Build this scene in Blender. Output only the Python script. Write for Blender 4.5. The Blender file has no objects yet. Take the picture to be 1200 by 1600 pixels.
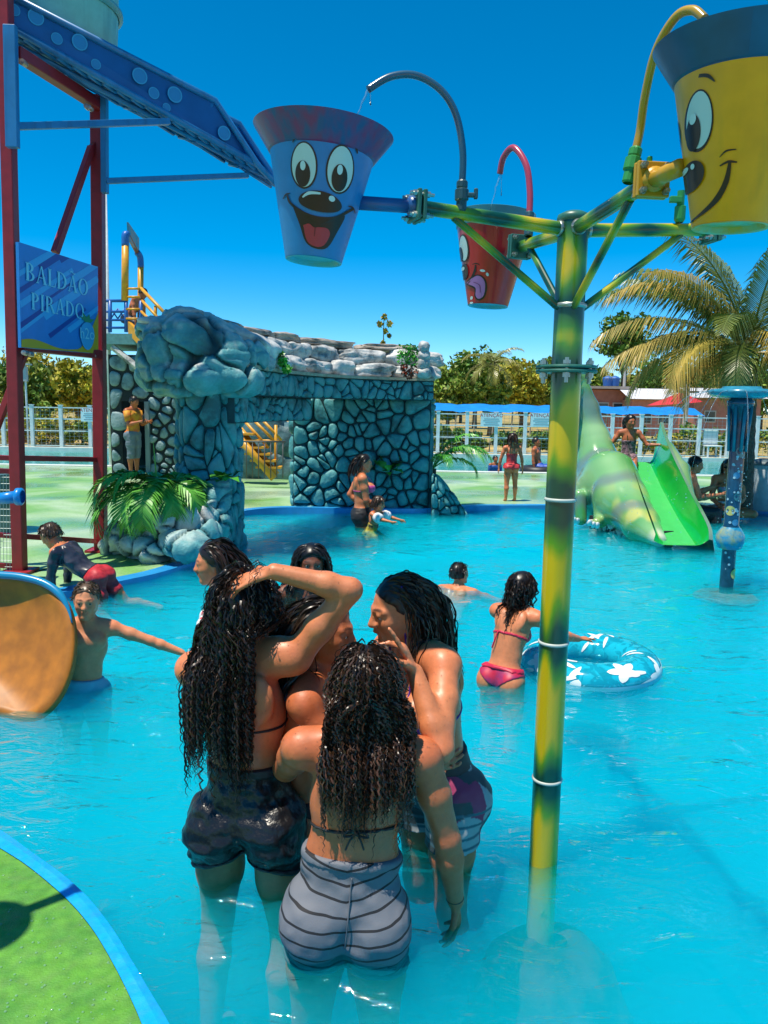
import bpy, bmesh, math, random
import numpy as np
from mathutils import Vector, Matrix, Quaternion

# ------------------------------------------------------------------ camera, sky, sun, exposure
SC = bpy.context.scene
COL = SC.collection
CAM_H, PITCH, ROLL, FOC = 1.60, math.radians(7.8), 0.016, 1200.0
_f = Vector((0, math.cos(PITCH), -math.sin(PITCH)))
_u0 = Vector((0, math.sin(PITCH), math.cos(PITCH)))
_r0 = Vector((1, 0, 0))
_r = _r0 * math.cos(ROLL) + _u0 * math.sin(ROLL)
_u = -_r0 * math.sin(ROLL) + _u0 * math.cos(ROLL)
cam = bpy.data.cameras.new('camera')
camo = bpy.data.objects.new('camera', cam)
COL.objects.link(camo)
camo.matrix_world = Matrix(((_r.x, _u.x, -_f.x, 0), (_r.y, _u.y, -_f.y, 0), (_r.z, _u.z, -_f.z, CAM_H), (0, 0, 0, 1)))
cam.sensor_fit = 'VERTICAL'
cam.sensor_height = 36
cam.lens = 27.0
cam.clip_start = 0.05
cam.clip_end = 6000
SC.camera = camo

SUN_DIR = Vector((-0.50, -0.30, 1.85)).normalized()      # towards the sun: nearly overhead, a little from the left
world = bpy.data.worlds.new('World')
SC.world = world
world.use_nodes = True
nt = world.node_tree
nt.nodes.clear()
sky = nt.nodes.new('ShaderNodeTexSky')
sky.sky_type = 'NISHITA'
sky.sun_disc = False
sky.sun_elevation = math.asin(SUN_DIR.z)
sky.sun_rotation = math.atan2(SUN_DIR.x, SUN_DIR.y)
sky.altitude = 1200
sky.air_density = 0.75
sky.dust_density = 0.0
sky.ozone_density = 3.0
hs = nt.nodes.new('ShaderNodeHueSaturation')
hs.inputs['Hue'].default_value = 0.488
hs.inputs['Saturation'].default_value = 1.5
hs.inputs['Value'].default_value = 1.0
bg = nt.nodes.new('ShaderNodeBackground')
bg.inputs['Strength'].default_value = 0.15
wo = nt.nodes.new('ShaderNodeOutputWorld')
nt.links.new(sky.outputs[0], hs.inputs['Color'])
nt.links.new(hs.outputs[0], bg.inputs['Color'])
nt.links.new(bg.outputs[0], wo.inputs['Surface'])

sun = bpy.data.lights.new('sun', 'SUN')
sun.energy = 5.0
sun.angle = math.radians(0.53)
sun.color = (1.0, 0.92, 0.78)
suno = bpy.data.objects.new('sun', sun)
COL.objects.link(suno)
suno.rotation_euler = SUN_DIR.to_track_quat('Z', 'Y').to_euler()
suno.location = SUN_DIR * 50

SC.view_settings.view_transform = 'Standard'
SC.view_settings.look = 'None'
SC.view_settings.exposure = 0.35
SC.view_settings.gamma = 1.0
SC.render.engine = 'CYCLES'
SC.cycles.use_denoising = True
SC.cycles.max_bounces = 8
SC.cycles.volume_bounces = 5
SC.cycles.transparent_max_bounces = 24
SC.cycles.caustics_reflective = False
SC.cycles.caustics_refractive = False
SC.cycles.sample_clamp_indirect = 6.0

# ------------------------------------------------------------------ small helpers
R = math.radians

def P(px, py, y=None, z=None):
    """World point seen at a photograph pixel, at ground distance y or at height z."""
    xc, yc = (px - 600) / FOC, (800 - py) / FOC
    d = _f + _r * xc + _u * yc
    t = (y / d.y) if y is not None else ((z - CAM_H) / d.z)
    p = d * t
    return Vector((p.x, p.y, p.z + CAM_H))

def V3(*a):
    return Vector(a)

ORIGIN = {}

def tag(o, label=None, cat=None, group=None, kind=None):
    if label: o['label'] = label
    if cat: o['category'] = cat
    if group: o['group'] = group
    if kind: o['kind'] = kind
    return o

def thing(name, label, cat, loc=(0, 0, 0), group=None):
    o = bpy.data.objects.new(name, None)
    COL.objects.link(o)
    o.location = loc
    o.empty_display_size = 0.1
    ORIGIN[o.name] = Vector(loc)
    return tag(o, label, cat, group)

def mesh(name, V, F, mat=None, parent=None, smooth=False, cols=None, fmat=None, loc=None):
    """One mesh object from world-space vertices. mat may be a list (then fmat gives each face's slot)."""
    V = np.asarray(V, dtype=np.float64)
    org = ORIGIN[parent.name] if parent is not None else (Vector(loc) if loc is not None else Vector((0, 0, 0)))
    me = bpy.data.meshes.new(name)
    Vl = V - np.array(org)
    if isinstance(F, np.ndarray):
        F = F.tolist()
    me.from_pydata(Vl.tolist(), [], F)
    for m in (mat if isinstance(mat, (list, tuple)) else [mat]):
        if m is not None:
            me.materials.append(m)
    if fmat is not None:
        me.polygons.foreach_set('material_index', np.asarray(fmat, dtype=np.int32))
    if smooth:
        me.polygons.foreach_set('use_smooth', np.ones(len(me.polygons), dtype=bool))
    if cols is not None:
        c = np.ones((len(V), 4), dtype=np.float32)
        c[:, :3] = cols
        a = me.color_attributes.new('col', 'FLOAT_COLOR', 'POINT')
        a.data.foreach_set('color', c.ravel())
    me.update()
    o = bpy.data.objects.new(name, me)
    COL.objects.link(o)
    if parent is not None:
        o.parent = parent
        ORIGIN[o.name] = org
    else:
        o.location = org
        ORIGIN[o.name] = org
    return o

class MB:
    """Collects shapes into one mesh."""
    def __init__(s):
        s.V, s.F, s.M, s.C = [], [], [], []
        s.mi = 0
    def add(s, V, F, col=None):
        b = len(s.V)
        s.V.extend([tuple(v) for v in V])
        s.F.extend([[i + b for i in f] for f in F])
        s.M.extend([s.mi] * len(F))
        if col is not None:
            s.C.extend([col] * len(V))
        return s
    def box(s, c, size, ax=None, bev=0.0):
        c = Vector(c)
        hx, hy, hz = size[0] / 2, size[1] / 2, size[2] / 2
        if ax is None:
            ax = (Vector((1, 0, 0)), Vector((0, 1, 0)), Vector((0, 0, 1)))
        if bev <= 0:
            pts = []
            for sx in (-1, 1):
                for sy in (-1, 1):
                    for sz in (-1, 1):
                        pts.append(c + ax[0] * sx * hx + ax[1] * sy * hy + ax[2] * sz * hz)
            s.add(pts, [[0, 1, 3, 2], [4, 6, 7, 5], [0, 4, 5, 1], [2, 3, 7, 6], [0, 2, 6, 4], [1, 5, 7, 3]])
        else:
            bm = bmesh.new()
            bmesh.ops.create_cube(bm, size=1)
            for v in bm.verts:
                v.co = Vector((v.co.x * size[0], v.co.y * size[1], v.co.z * size[2]))
            bmesh.ops.bevel(bm, geom=list(bm.edges), offset=bev, segments=2, affect='EDGES', profile=0.5)
            bm.verts.index_update()
            s.add([c + ax[0] * v.co.x + ax[1] * v.co.y + ax[2] * v.co.z for v in bm.verts], [[v.index for v in f.verts] for f in bm.faces])
            bm.free()
        return s
    def tube(s, pts, rad, n=10, cap=True, closed=False):
        pts = [Vector(p) for p in pts]
        m = len(pts)
        rads = rad if isinstance(rad, (list, tuple)) else [rad] * m
        t0 = (pts[1] - pts[0]).normalized()
        ref = Vector((0, 0, 1)) if abs(t0.z) < 0.9 else Vector((1, 0, 0))
        e1 = t0.cross(ref).normalized()
        V, F = [], []
        for i, p in enumerate(pts):
            if closed:
                t = (pts[(i + 1) % m] - pts[i - 1]).normalized()
            else:
                t = (pts[min(i + 1, m - 1)] - pts[max(i - 1, 0)]).normalized()
            e1 = (e1 - t * e1.dot(t)).normalized()
            e2 = t.cross(e1)
            for k in range(n):
                a = 2 * math.pi * k / n
                V.append(p + (e1 * math.cos(a) + e2 * math.sin(a)) * rads[i])
        for i in range(m if closed else m - 1):
            j = (i + 1) % m
            for k in range(n):
                k2 = (k + 1) % n
                F.append([i * n + k, i * n + k2, j * n + k2, j * n + k])
        if cap and not closed:
            F.append(list(range(n))[::-1])
            F.append([(m - 1) * n + k for k in range(n)])
        return s.add(V, F)
    def lathe(s, c, prof, n=32, ax=(0, 0, 1)):
        """prof: list of (radius, height) along ax."""
        c = Vector(c); ax = Vector(ax).normalized()
        ref = Vector((1, 0, 0)) if abs(ax.x) < 0.9 else Vector((0, 1, 0))
        e1 = (ref - ax * ref.dot(ax)).normalized(); e2 = ax.cross(e1)
        V, F = [], []
        m = len(prof)
        for (r, h) in prof:
            for k in range(n):
                a = 2 * math.pi * k / n
                V.append(c + ax * h + (e1 * math.cos(a) + e2 * math.sin(a)) * r)
        for i in range(m - 1):
            for k in range(n):
                k2 = (k + 1) % n
                F.append([i * n + k, i * n + k2, (i + 1) * n + k2, (i + 1) * n + k])
        return s.add(V, F)
    def quad(s, a, b, c, d):
        return s.add([a, b, c, d], [[0, 1, 2, 3]])
    def build(s, name, mat, parent=None, smooth=False, cols=None):
        fm = s.M if isinstance(mat, (list, tuple)) else None
        return mesh(name, s.V, s.F, mat, parent, smooth, cols if cols is not None else (np.array(s.C) if s.C else None), fm)

def autosmooth(o, ang=40):
    me = o.data
    me.polygons.foreach_set('use_smooth', np.ones(len(me.polygons), dtype=bool))
    me.set_sharp_from_angle(angle=R(ang))
    return o

# ------------------------------------------------------------------ materials
MATS = {}
def mat(name, col, rough=0.5, metal=0.0, spec=0.5, var=0.0, vscale=6.0, bump=0.0, bscale=30.0, coat=0.0, attr=False, col2=None, rvar=0.0, dirt=None):
    if name in MATS: return MATS[name]
    m = bpy.data.materials.new(name)
    m.use_nodes = True
    n = m.node_tree.nodes; l = m.node_tree.links
    b = n['Principled BSDF']
    b.inputs['Roughness'].default_value = rough
    b.inputs['Metallic'].default_value = metal
    b.inputs['Specular IOR Level'].default_value = spec
    b.inputs['Coat Weight'].default_value = coat
    b.inputs['Coat Roughness'].default_value = 0.08
    tc = n.new('ShaderNodeTexCoord')
    out = None
    if attr:
        a = n.new('ShaderNodeAttribute'); a.attribute_name = 'col'
        out = a.outputs['Color']
    else:
        rgb = n.new('ShaderNodeRGB'); rgb.outputs[0].default_value = (*col, 1)
        out = rgb.outputs[0]
    if var > 0 or col2 is not None:
        nz = n.new('ShaderNodeTexNoise'); nz.inputs['Scale'].default_value = vscale
        nz.inputs['Detail'].default_value = 5; nz.inputs['Roughness'].default_value = 0.6
        l.new(tc.outputs['Object'], nz.inputs['Vector'])
        if col2 is not None:
            rp = n.new('ShaderNodeValToRGB')
            rp.color_ramp.elements[0].position = 0.42; rp.color_ramp.elements[1].position = 0.6
            l.new(nz.outputs['Fac'], rp.inputs['Fac'])
            mx = n.new('ShaderNodeMix'); mx.data_type = 'RGBA'
            l.new(rp.outputs['Color'], mx.inputs['Factor'])
            l.new(out, mx.inputs['A']); mx.inputs['B'].default_value = (*col2, 1)
            out = mx.outputs['Result']
        if var > 0:
            nz2 = n.new('ShaderNodeTexNoise'); nz2.inputs['Scale'].default_value = vscale * 2.3
            nz2.inputs['Detail'].default_value = 6
            l.new(tc.outputs['Object'], nz2.inputs['Vector'])
            mr = n.new('ShaderNodeMapRange')
            mr.inputs['From Min'].default_value = 0.3; mr.inputs['From Max'].default_value = 0.7
            mr.inputs['To Min'].default_value = 1 - var; mr.inputs['To Max'].default_value = 1 + var
            l.new(nz2.outputs['Fac'], mr.inputs['Value'])
            mm = n.new('ShaderNodeVectorMath'); mm.operation = 'SCALE'
            l.new(out, mm.inputs[0]); l.new(mr.outputs[0], mm.inputs['Scale'])
            out = mm.outputs['Vector']
    if dirt is not None:
        # streaks that run down the surface: (colour, amount)
        mp = n.new('ShaderNodeMapping'); mp.inputs['Scale'].default_value = (9, 9, 0.7)
        l.new(tc.outputs['Object'], mp.inputs['Vector'])
        nz3 = n.new('ShaderNodeTexNoise'); nz3.inputs['Scale'].default_value = 2.0; nz3.inputs['Detail'].default_value = 6
        l.new(mp.outputs[0], nz3.inputs['Vector'])
        mr3 = n.new('ShaderNodeMapRange'); mr3.inputs['From Min'].default_value = 0.5; mr3.inputs['From Max'].default_value = 0.75
        mr3.inputs['To Max'].default_value = dirt[1]
        l.new(nz3.outputs['Fac'], mr3.inputs['Value'])
        mx3 = n.new('ShaderNodeMix'); mx3.data_type = 'RGBA'
        l.new(mr3.outputs[0], mx3.inputs['Factor']); l.new(out, mx3.inputs['A']); mx3.inputs['B'].default_value = (*dirt[0], 1)
        out = mx3.outputs['Result']
    l.new(out, b.inputs['Base Color'])
    if rvar > 0:
        nr = n.new('ShaderNodeTexNoise'); nr.inputs['Scale'].default_value = vscale * 1.3; nr.inputs['Detail'].default_value = 4
        l.new(tc.outputs['Object'], nr.inputs['Vector'])
        mr2 = n.new('ShaderNodeMapRange'); mr2.inputs['From Min'].default_value = 0.3; mr2.inputs['From Max'].default_value = 0.7
        mr2.inputs['To Min'].default_value = max(0.02, rough - rvar); mr2.inputs['To Max'].default_value = min(1, rough + rvar)
        l.new(nr.outputs['Fac'], mr2.inputs['Value']); l.new(mr2.outputs[0], b.inputs['Roughness'])
    if bump > 0:
        nb = n.new('ShaderNodeTexNoise'); nb.inputs['Scale'].default_value = bscale; nb.inputs['Detail'].default_value = 6
        l.new(tc.outputs['Object'], nb.inputs['Vector'])
        bp = n.new('ShaderNodeBump'); bp.inputs['Strength'].default_value = bump; bp.inputs['Distance'].default_value = 0.02
        l.new(nb.outputs['Fac'], bp.inputs['Height']); l.new(bp.outputs['Normal'], b.inputs['Normal'])
    MATS[name] = m
    return m

def smooth_path(pts, n):
    """Catmull-Rom through points."""
    pts = [Vector(p) for p in pts]
    out = []
    m = len(pts)
    for i in range(m - 1):
        p0, p1, p2, p3 = pts[max(i - 1, 0)], pts[i], pts[i + 1], pts[min(i + 2, m - 1)]
        for k in range(n):
            t = k / n
            out.append(0.5 * ((2 * p1) + (p2 - p0) * t + (2 * p0 - 5 * p1 + 4 * p2 - p3) * t * t + (3 * p1 - p0 - 3 * p2 + p3) * t ** 3))
    out.append(pts[-1])
    return out

# smooth value noise in numpy, used for rocks and waves
def vnoise(p, seed=0):
    p = np.asarray(p, dtype=np.float64)
    i = np.floor(p).astype(np.int64); f = p - i
    f = f * f * (3 - 2 * f)
    def h(ix, iy, iz):
        n = (ix * 374761393 + iy * 668265263 + iz * 1274126177 + seed * 974634777) & 0x7fffffff
        n = ((n ^ (n >> 13)) * 1274126177) & 0x7fffffff
        n = n ^ (n >> 16)
        return (n & 0xffff) / 65535.0
    r = 0
    for dx in (0, 1):
        for dy in (0, 1):
            for dz in (0, 1):
                w = (f[..., 0] if dx else 1 - f[..., 0]) * (f[..., 1] if dy else 1 - f[..., 1]) * (f[..., 2] if dz else 1 - f[..., 2])
                r = r + w * h(i[..., 0] + dx, i[..., 1] + dy, i[..., 2] + dz)
    return r
# ------------------------------------------------------------------ the setting: terrain, pool, decks
FLOOR_Z = -0.68
DECK_Z = 0.06

def struct(o):
    o['kind'] = 'structure'
    return o

# terrain: one sheet to the horizon, sunk under the pools
def build_ground():
    xs = sorted(set([-3000, -900, -300, -120, -60, -40, -30.5, -30, 30, 30.5, 40, 60, 120, 300, 900, 3000]))
    ys = sorted(set([-300, -60, -20, -19.5, 25.85, 25.9, 28, 30, 34, 40, 48, 60, 80, 120, 200, 400, 1000, 3000]))
    V, F = [], []
    for y in ys:
        for x in xs:
            inside = (-30 <= x <= 30) and (-19.5 <= y <= 25.85)
            z = -0.95 if inside else 0.03
            if y > 40: z += 0.25 * math.sin(x * 0.013 + 1) * min(1, (y - 40) / 60)
            V.append((x, y, z))
    n = len(xs)
    for j in range(len(ys) - 1):
        for i in range(n - 1):
            F.append([j * n + i, j * n + i + 1, (j + 1) * n + i + 1, (j + 1) * n + i])
    m = mat('dry_grass_ground', (0.42, 0.29, 0.10), 0.95, var=0.35, vscale=0.35, col2=(0.22, 0.20, 0.05), bump=0.5, bscale=9)
    struct(mesh('ground', V, F, m))
build_ground()

# pool shore, world points on the deck edge
SHORE_PX = [(-160, 966), (-60, 948), (20, 938), (90, 927), (160, 914), (205, 905), (250, 895), (290, 882), (322, 865), (345, 842), (358, 818), (368, 803),
            (400, 796), (455, 793), (560, 795), (660, 795), (735, 791), (820, 790), (900, 790), (1000, 793), (1100, 795), (1210, 795), (1330, 797)]
SHORE = [P(x, y, z=DECK_Z) for x, y in SHORE_PX]
SHORE = smooth_path(SHORE, 5)
SHORE = [Vector((-14, SHORE[0].y - 1.2, DECK_Z)), Vector((-9, SHORE[0].y - .55, DECK_Z))] + SHORE + [Vector((14, SHORE[-1].y + .1, DECK_Z))]

def offset_path(path, d):
    out = []
    for i, p in enumerate(path):
        t = (path[min(i + 1, len(path) - 1)] - path[max(i - 1, 0)]); t.z = 0; t.normalize()
        out.append(p + Vector((-t.y, t.x, 0)) * d)
    return out

def deck_material(name, c1, c2, c3):
    m = bpy.data.materials.new(name); m.use_nodes = True
    n, l = m.node_tree.nodes, m.node_tree.links
    b = n['Principled BSDF']
    tc = n.new('ShaderNodeTexCoord')
    nz = n.new('ShaderNodeTexNoise'); nz.inputs['Scale'].default_value = 0.9; nz.inputs['Detail'].default_value = 5; nz.inputs['Distortion'].default_value = 0.6
    mp = n.new('ShaderNodeMapping'); mp.inputs['Scale'].default_value = (0.8, 0.8, 1)
    l.new(tc.outputs['Object'], mp.inputs['Vector']); l.new(mp.outputs[0], nz.inputs['Vector'])
    rp = n.new('ShaderNodeValToRGB')
    e = rp.color_ramp.elements
    e[0].position = 0.40; e[0].color = (*c1, 1)
    e[1].position = 0.50; e[1].color = (*c2, 1)
    e2 = rp.color_ramp.elements.new(0.62); e2.color = (*c3, 1)
    l.new(nz.outputs['Fac'], rp.inputs['Fac'])
    nf = n.new('ShaderNodeTexNoise'); nf.inputs['Scale'].default_value = 55; nf.inputs['Detail'].default_value = 5
    l.new(tc.outputs['Object'], nf.inputs['Vector'])
    mr = n.new('ShaderNodeMapRange'); mr.inputs['From Min'].default_value = .3; mr.inputs['From Max'].default_value = .7; mr.inputs['To Min'].default_value = .82; mr.inputs['To Max'].default_value = 1.15
    l.new(nf.outputs['Fac'], mr.inputs['Value'])
    sc = n.new('ShaderNodeVectorMath'); sc.operation = 'SCALE'
    l.new(rp.outputs['Color'], sc.inputs[0]); l.new(mr.outputs[0], sc.inputs['Scale']); l.new(sc.outputs[0], b.inputs['Base Color'])
    nw = n.new('ShaderNodeTexNoise'); nw.inputs['Scale'].default_value = 0.55; nw.inputs['Detail'].default_value = 3
    l.new(tc.outputs['Object'], nw.inputs['Vector'])
    mw = n.new('ShaderNodeMapRange'); mw.inputs['From Min'].default_value = .42; mw.inputs['From Max'].default_value = .56; mw.inputs['To Min'].default_value = .12; mw.inputs['To Max'].default_value = .6
    l.new(nw.outputs['Fac'], mw.inputs['Value']); l.new(mw.outputs[0], b.inputs['Roughness'])
    bp = n.new('ShaderNodeBump'); bp.inputs['Strength'].default_value = .12; bp.inputs['Distance'].default_value = .01
    l.new(nf.outputs['Fac'], bp.inputs['Height']); l.new(bp.outputs[0], b.inputs['Normal'])
    return m

M_DECK = deck_material('green_deck_paint', (0.16, 0.36, 0.09), (0.26, 0.43, 0.20), (0.36, 0.50, 0.32))
M_BLUE_KERB = mat('blue_kerb_paint', (0.02, 0.27, 0.60), 0.35, var=0.10, vscale=5, bump=.08, bscale=60)
M_POOLFLOOR = mat('pool_floor_paint', (0.004, 0.52, 0.80), 0.6, var=0.22, vscale=0.7)

def strip(a, b):
    V = list(a) + list(b); n = len(a)
    return V, [[i, i + 1, n + i + 1, n + i] for i in range(n - 1)]

def build_decks():
    rim = offset_path(SHORE, 0.14)
    # deck sheet behind the rim
    far = [Vector((14, 18.6, DECK_Z)), Vector((-3, 18.6, DECK_Z)), Vector((-14, 18.6, DECK_Z))]
    V = [tuple(p) for p in rim] + [tuple(p) for p in far]
    struct(mesh('deck', V, [list(range(len(V)))[::-1]], M_DECK))
    # blue rim: top band and the wall down into the pool
    lip = [p - Vector((0, 0, 0.0)) for p in SHORE]
    k = MB()
    k.add(*strip([p + Vector((0, 0, .004)) for p in lip], [p + Vector((0, 0, .004)) for p in offset_path(SHORE, 0.16)]))
    low = [Vector((p.x, p.y, FLOOR_Z - .05)) for p in lip]
    k.add(*strip(low, [p + Vector((0, 0, .004)) for p in lip]))
    struct(autosmooth(k.build('pool_kerb', M_BLUE_KERB)))
    # floor of the splash pool
    struct(mesh('pool_floor', [(-14, -3, FLOOR_Z), (14, -3, FLOOR_Z), (14, 13.2, FLOOR_Z), (-14, 13.2, FLOOR_Z)], [[0, 1, 2, 3]], M_POOLFLOOR))
    # big pool behind: floor, kerb walls
    y0, y1 = 18.6, 25.6
    struct(mesh('far_pool_floor', [(-14, y0, -.9), (14, y0, -.9), (14, y1, -.9), (-14, y1, -.9)], [[0, 1, 2, 3]], mat('far_pool_tile', (0.05, 0.50, 0.50), .5, var=.06, vscale=1)))
    k = MB()
    k.box((0, y0 - .1, DECK_Z / 2 - .45), (28, .28, DECK_Z + .96))
    k.box((0, y1 + .1, DECK_Z / 2 - .45), (28, .28, DECK_Z + .96))
    struct(k.build('far_pool_kerb', mat('pale_kerb_concrete', (.62, .66, .62), .6, var=.1, vscale=3)))
    # deck beyond the big pool up to the fence
    struct(mesh('far_deck', [(-16, 25.84, .05), (16, 25.84, .05), (16, 26.3, .05), (-16, 26.3, .05)], [[0, 1, 2, 3]], mat('far_deck_paint', (.3, .42, .25), .6, var=.15)))
build_decks()

# near platform in the lower left corner
PLAT_Z = 0.10
def build_platform():
    out_px = [(-420, 1120), (-220, 1180), (-100, 1235), (0, 1293), (45, 1325), (100, 1364), (140, 1400), (178, 1448), (210, 1500), (240, 1550), (272, 1602), (315, 1690), (360, 1800), (420, 2000)]
    in_px = [(-440, 1150), (-240, 1208), (-105, 1262), (0, 1326), (42, 1353), (85, 1388), (118, 1420), (148, 1458), (176, 1505), (200, 1552), (222, 1602), (255, 1690), (290, 1800), (340, 2000)]
    o = smooth_path([P(x, y, z=PLAT_Z) for x, y in out_px], 5)
    i = smooth_path([P(x, y, z=PLAT_Z) for x, y in in_px], 5)
    V = [tuple(p) for p in i] + [(i[-1].x - .2, -3, PLAT_Z), (-7, -3, PLAT_Z), (-7, i[0].y, PLAT_Z)]
    M = mat('near_platform_green', (0.10, 0.30, 0.028), 0.5, var=0.16, vscale=14, bump=.22, bscale=170, col2=(0.075, .25, .03), rvar=.25, dirt=((.13, .24, .07), .4))
    struct(mesh('near_platform', V, [list(range(len(V)))[::-1]], M))
    k = MB()
    # rounded blue nosing
    prof = [(0.0, 0.003), (0.5, 0.006), (0.86, 0.002), (0.96, -0.015), (1.0, -0.05), (1.0, -0.85)]
    rows = []
    for (t, dz) in prof:
        rows.append([a.lerp(b, t) + Vector((0, 0, dz)) for a, b in zip(i, o)])
    for a, b in zip(rows[:-1], rows[1:]):
        k.add(*strip(a, b))
    struct(autosmooth(k.build('near_platform_kerb', mat('near_kerb_blue', (0.005, 0.33, 0.78), .38, var=.10, vscale=16, bump=.14, bscale=70, rvar=.15, dirt=((.03, .22, .50), .45))), 60))
build_platform()

# ------------------------------------------------------------------ water
def water_material(name, tint, vol, veil, bump):
    m = bpy.data.materials.new(name); m.use_nodes = True
    n, l = m.node_tree.nodes, m.node_tree.links
    n.clear()
    out = n.new('ShaderNodeOutputMaterial')
    tc = n.new('ShaderNodeTexCoord')
    n1 = n.new('ShaderNodeTexNoise'); n1.inputs['Scale'].default_value = 5.0; n1.inputs['Detail'].default_value = 4; n1.inputs['Distortion'].default_value = 1.2
    mp = n.new('ShaderNodeMapping'); mp.inputs['Scale'].default_value = (0.75, 1.6, 1)
    l.new(tc.outputs['Object'], mp.inputs['Vector']); l.new(mp.outputs[0], n1.inputs['Vector'])
    bp = n.new('ShaderNodeBump'); bp.inputs['Strength'].default_value = bump; bp.inputs['Distance'].default_value = .05
    n3 = n.new('ShaderNodeTexNoise'); n3.inputs['Scale'].default_value = 24; n3.inputs['Detail'].default_value = 3
    l.new(mp.outputs[0], n3.inputs['Vector'])
    ma = n.new('ShaderNodeMath'); ma.operation = 'MULTIPLY_ADD'; ma.inputs[1].default_value = .16
    l.new(n3.outputs['Fac'], ma.inputs[0]); l.new(n1.outputs['Fac'], ma.inputs[2]); l.new(ma.outputs[0], bp.inputs['Height'])
    tr = n.new('ShaderNodeBsdfTransparent'); tr.inputs['Color'].default_value = (*tint, 1)
    df = n.new('ShaderNodeBsdfDiffuse'); df.inputs['Color'].default_value = (*veil[0], 1)
    mx0 = n.new('ShaderNodeMixShader'); mx0.inputs[0].default_value = veil[1]
    l.new(tr.outputs[0], mx0.inputs[1]); l.new(df.outputs[0], mx0.inputs[2])
    gl = n.new('ShaderNodeBsdfGlossy'); gl.inputs['Roughness'].default_value = .035
    gl.inputs['Color'].default_value = (1, 1, 1, 1)
    l.new(bp.outputs[0], gl.inputs['Normal'])
    fr = n.new('ShaderNodeFresnel'); fr.inputs['IOR'].default_value = 1.33
    l.new(bp.outputs[0], fr.inputs['Normal'])
    mx = n.new('ShaderNodeMixShader')
    l.new(fr.outputs[0], mx.inputs[0]); l.new(mx0.outputs[0], mx.inputs[1]); l.new(gl.outputs[0], mx.inputs[2])
    l.new(mx.outputs[0], out.inputs['Surface'])
    if vol:
        va = n.new('ShaderNodeVolumeAbsorption'); va.inputs['Color'].default_value = (*vol[0], 1); va.inputs['Density'].default_value = vol[1]
        vs = n.new('ShaderNodeVolumeScatter'); vs.inputs['Color'].default_value = (*vol[2], 1); vs.inputs['Density'].default_value = vol[3]; vs.inputs['Anisotropy'].default_value = .3
        ad = n.new('ShaderNodeAddShader'); l.new(va.outputs[0], ad.inputs[0]); l.new(vs.outputs[0], ad.inputs[1])
        l.new(ad.outputs[0], out.inputs['Volume'])
    return m

RIPPLES = []      # (x, y, strength) where legs and posts stir the water
def build_water():
    x0, x1, y0, y1, h = -9.0, 9.0, 0.2, 12.6, 0.06
    xs = np.arange(x0, x1 + h, h); ys = np.arange(y0, y1 + h, h)
    X, Y = np.meshgrid(xs, ys)
    p = np.stack([X, Y, np.zeros_like(X)], -1)
    wx = vnoise(p * 0.7, 3) * 2.0
    z = 0.032 * (vnoise(np.stack([X * 1.1 + wx, Y * 2.3 + wx, X * 0], -1), 5) - .5) * 2
    z += 0.013 * (vnoise(np.stack([X * 2.9 + wx * 2, Y * 5.2, X * 0 + 4], -1), 6) - .5) * 2
    z += 0.004 * (vnoise(np.stack([X * 7 + wx * 3, Y * 11, X * 0 + 9], -1), 7) - .5) * 2
    for (rx, ry, s) in RIPPLES:
        r = np.hypot(X - rx, Y - ry)
        z += s * 0.012 * np.cos(r * 34) * np.exp(-r * 2.6) * (r > .05)
    ny, nx = X.shape
    V = np.stack([X, Y, z], -1).reshape(-1, 3)
    idx = np.arange(nx * ny).reshape(ny, nx)
    F = np.stack([idx[:-1, :-1], idx[:-1, 1:], idx[1:, 1:], idx[1:, :-1]], -1).reshape(-1, 4)
    m = water_material('pool_water', (.80, .98, 1.0), ((.02, .83, .995), 1.2, (.008, .88, .93), 2.8), ((.001, .42, .60), 0.08), 0.7)
    struct(mesh('water', V, F, m, smooth=True))
    # big pool behind
    xs = np.arange(-14, 14.01, .2); ys = np.arange(18.7, 25.61, .12)
    X, Y = np.meshgrid(xs, ys)
    z = -0.03 + .014 * (vnoise(np.stack([X * 1.2, Y * 2.6, X * 0], -1), 12) - .5) * 2
    ny, nx = X.shape
    V = np.stack([X, Y, z], -1).reshape(-1, 3); idx = np.arange(nx * ny).reshape(ny, nx)
    F = np.stack([idx[:-1, :-1], idx[:-1, 1:], idx[1:, 1:], idx[1:, :-1]], -1).reshape(-1, 4)
    m = water_material('far_pool_water', (.8, .97, .96), None, ((.03, .50, .48), 0.35), 0.35)
    struct(mesh('far_pool_water', V, F, m, smooth=True))

# ------------------------------------------------------------------ fence, canopy, houses
M_POST = mat('pale_fence_paint', (.62, .70, .72), .5, var=.12, vscale=4)
def text_mesh(name, body, size, m, origin, xdir, updir, parent, extrude=0.001, spacing=1.0, align='CENTER'):
    c = bpy.data.curves.new(name, 'FONT'); c.body = body; c.size = size; c.align_x = align; c.align_y = 'CENTER'; c.space_character = spacing
    c.resolution_u = 4
    o = bpy.data.objects.new(name + '_source', c); COL.objects.link(o)
    dg = bpy.context.evaluated_depsgraph_get(); dg.update()
    me = bpy.data.meshes.new_from_object(o.evaluated_get(dg))
    bpy.data.objects.remove(o); bpy.data.curves.remove(c)
    xd, ud = Vector(xdir).normalized(), Vector(updir).normalized()
    V = [Vector(origin) + xd * v.co.x + ud * v.co.y for v in me.vertices]
    F = [list(p.vertices) for p in me.polygons]
    bpy.data.meshes.remove(me)
    return mesh(name, V, F, m, parent)

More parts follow.
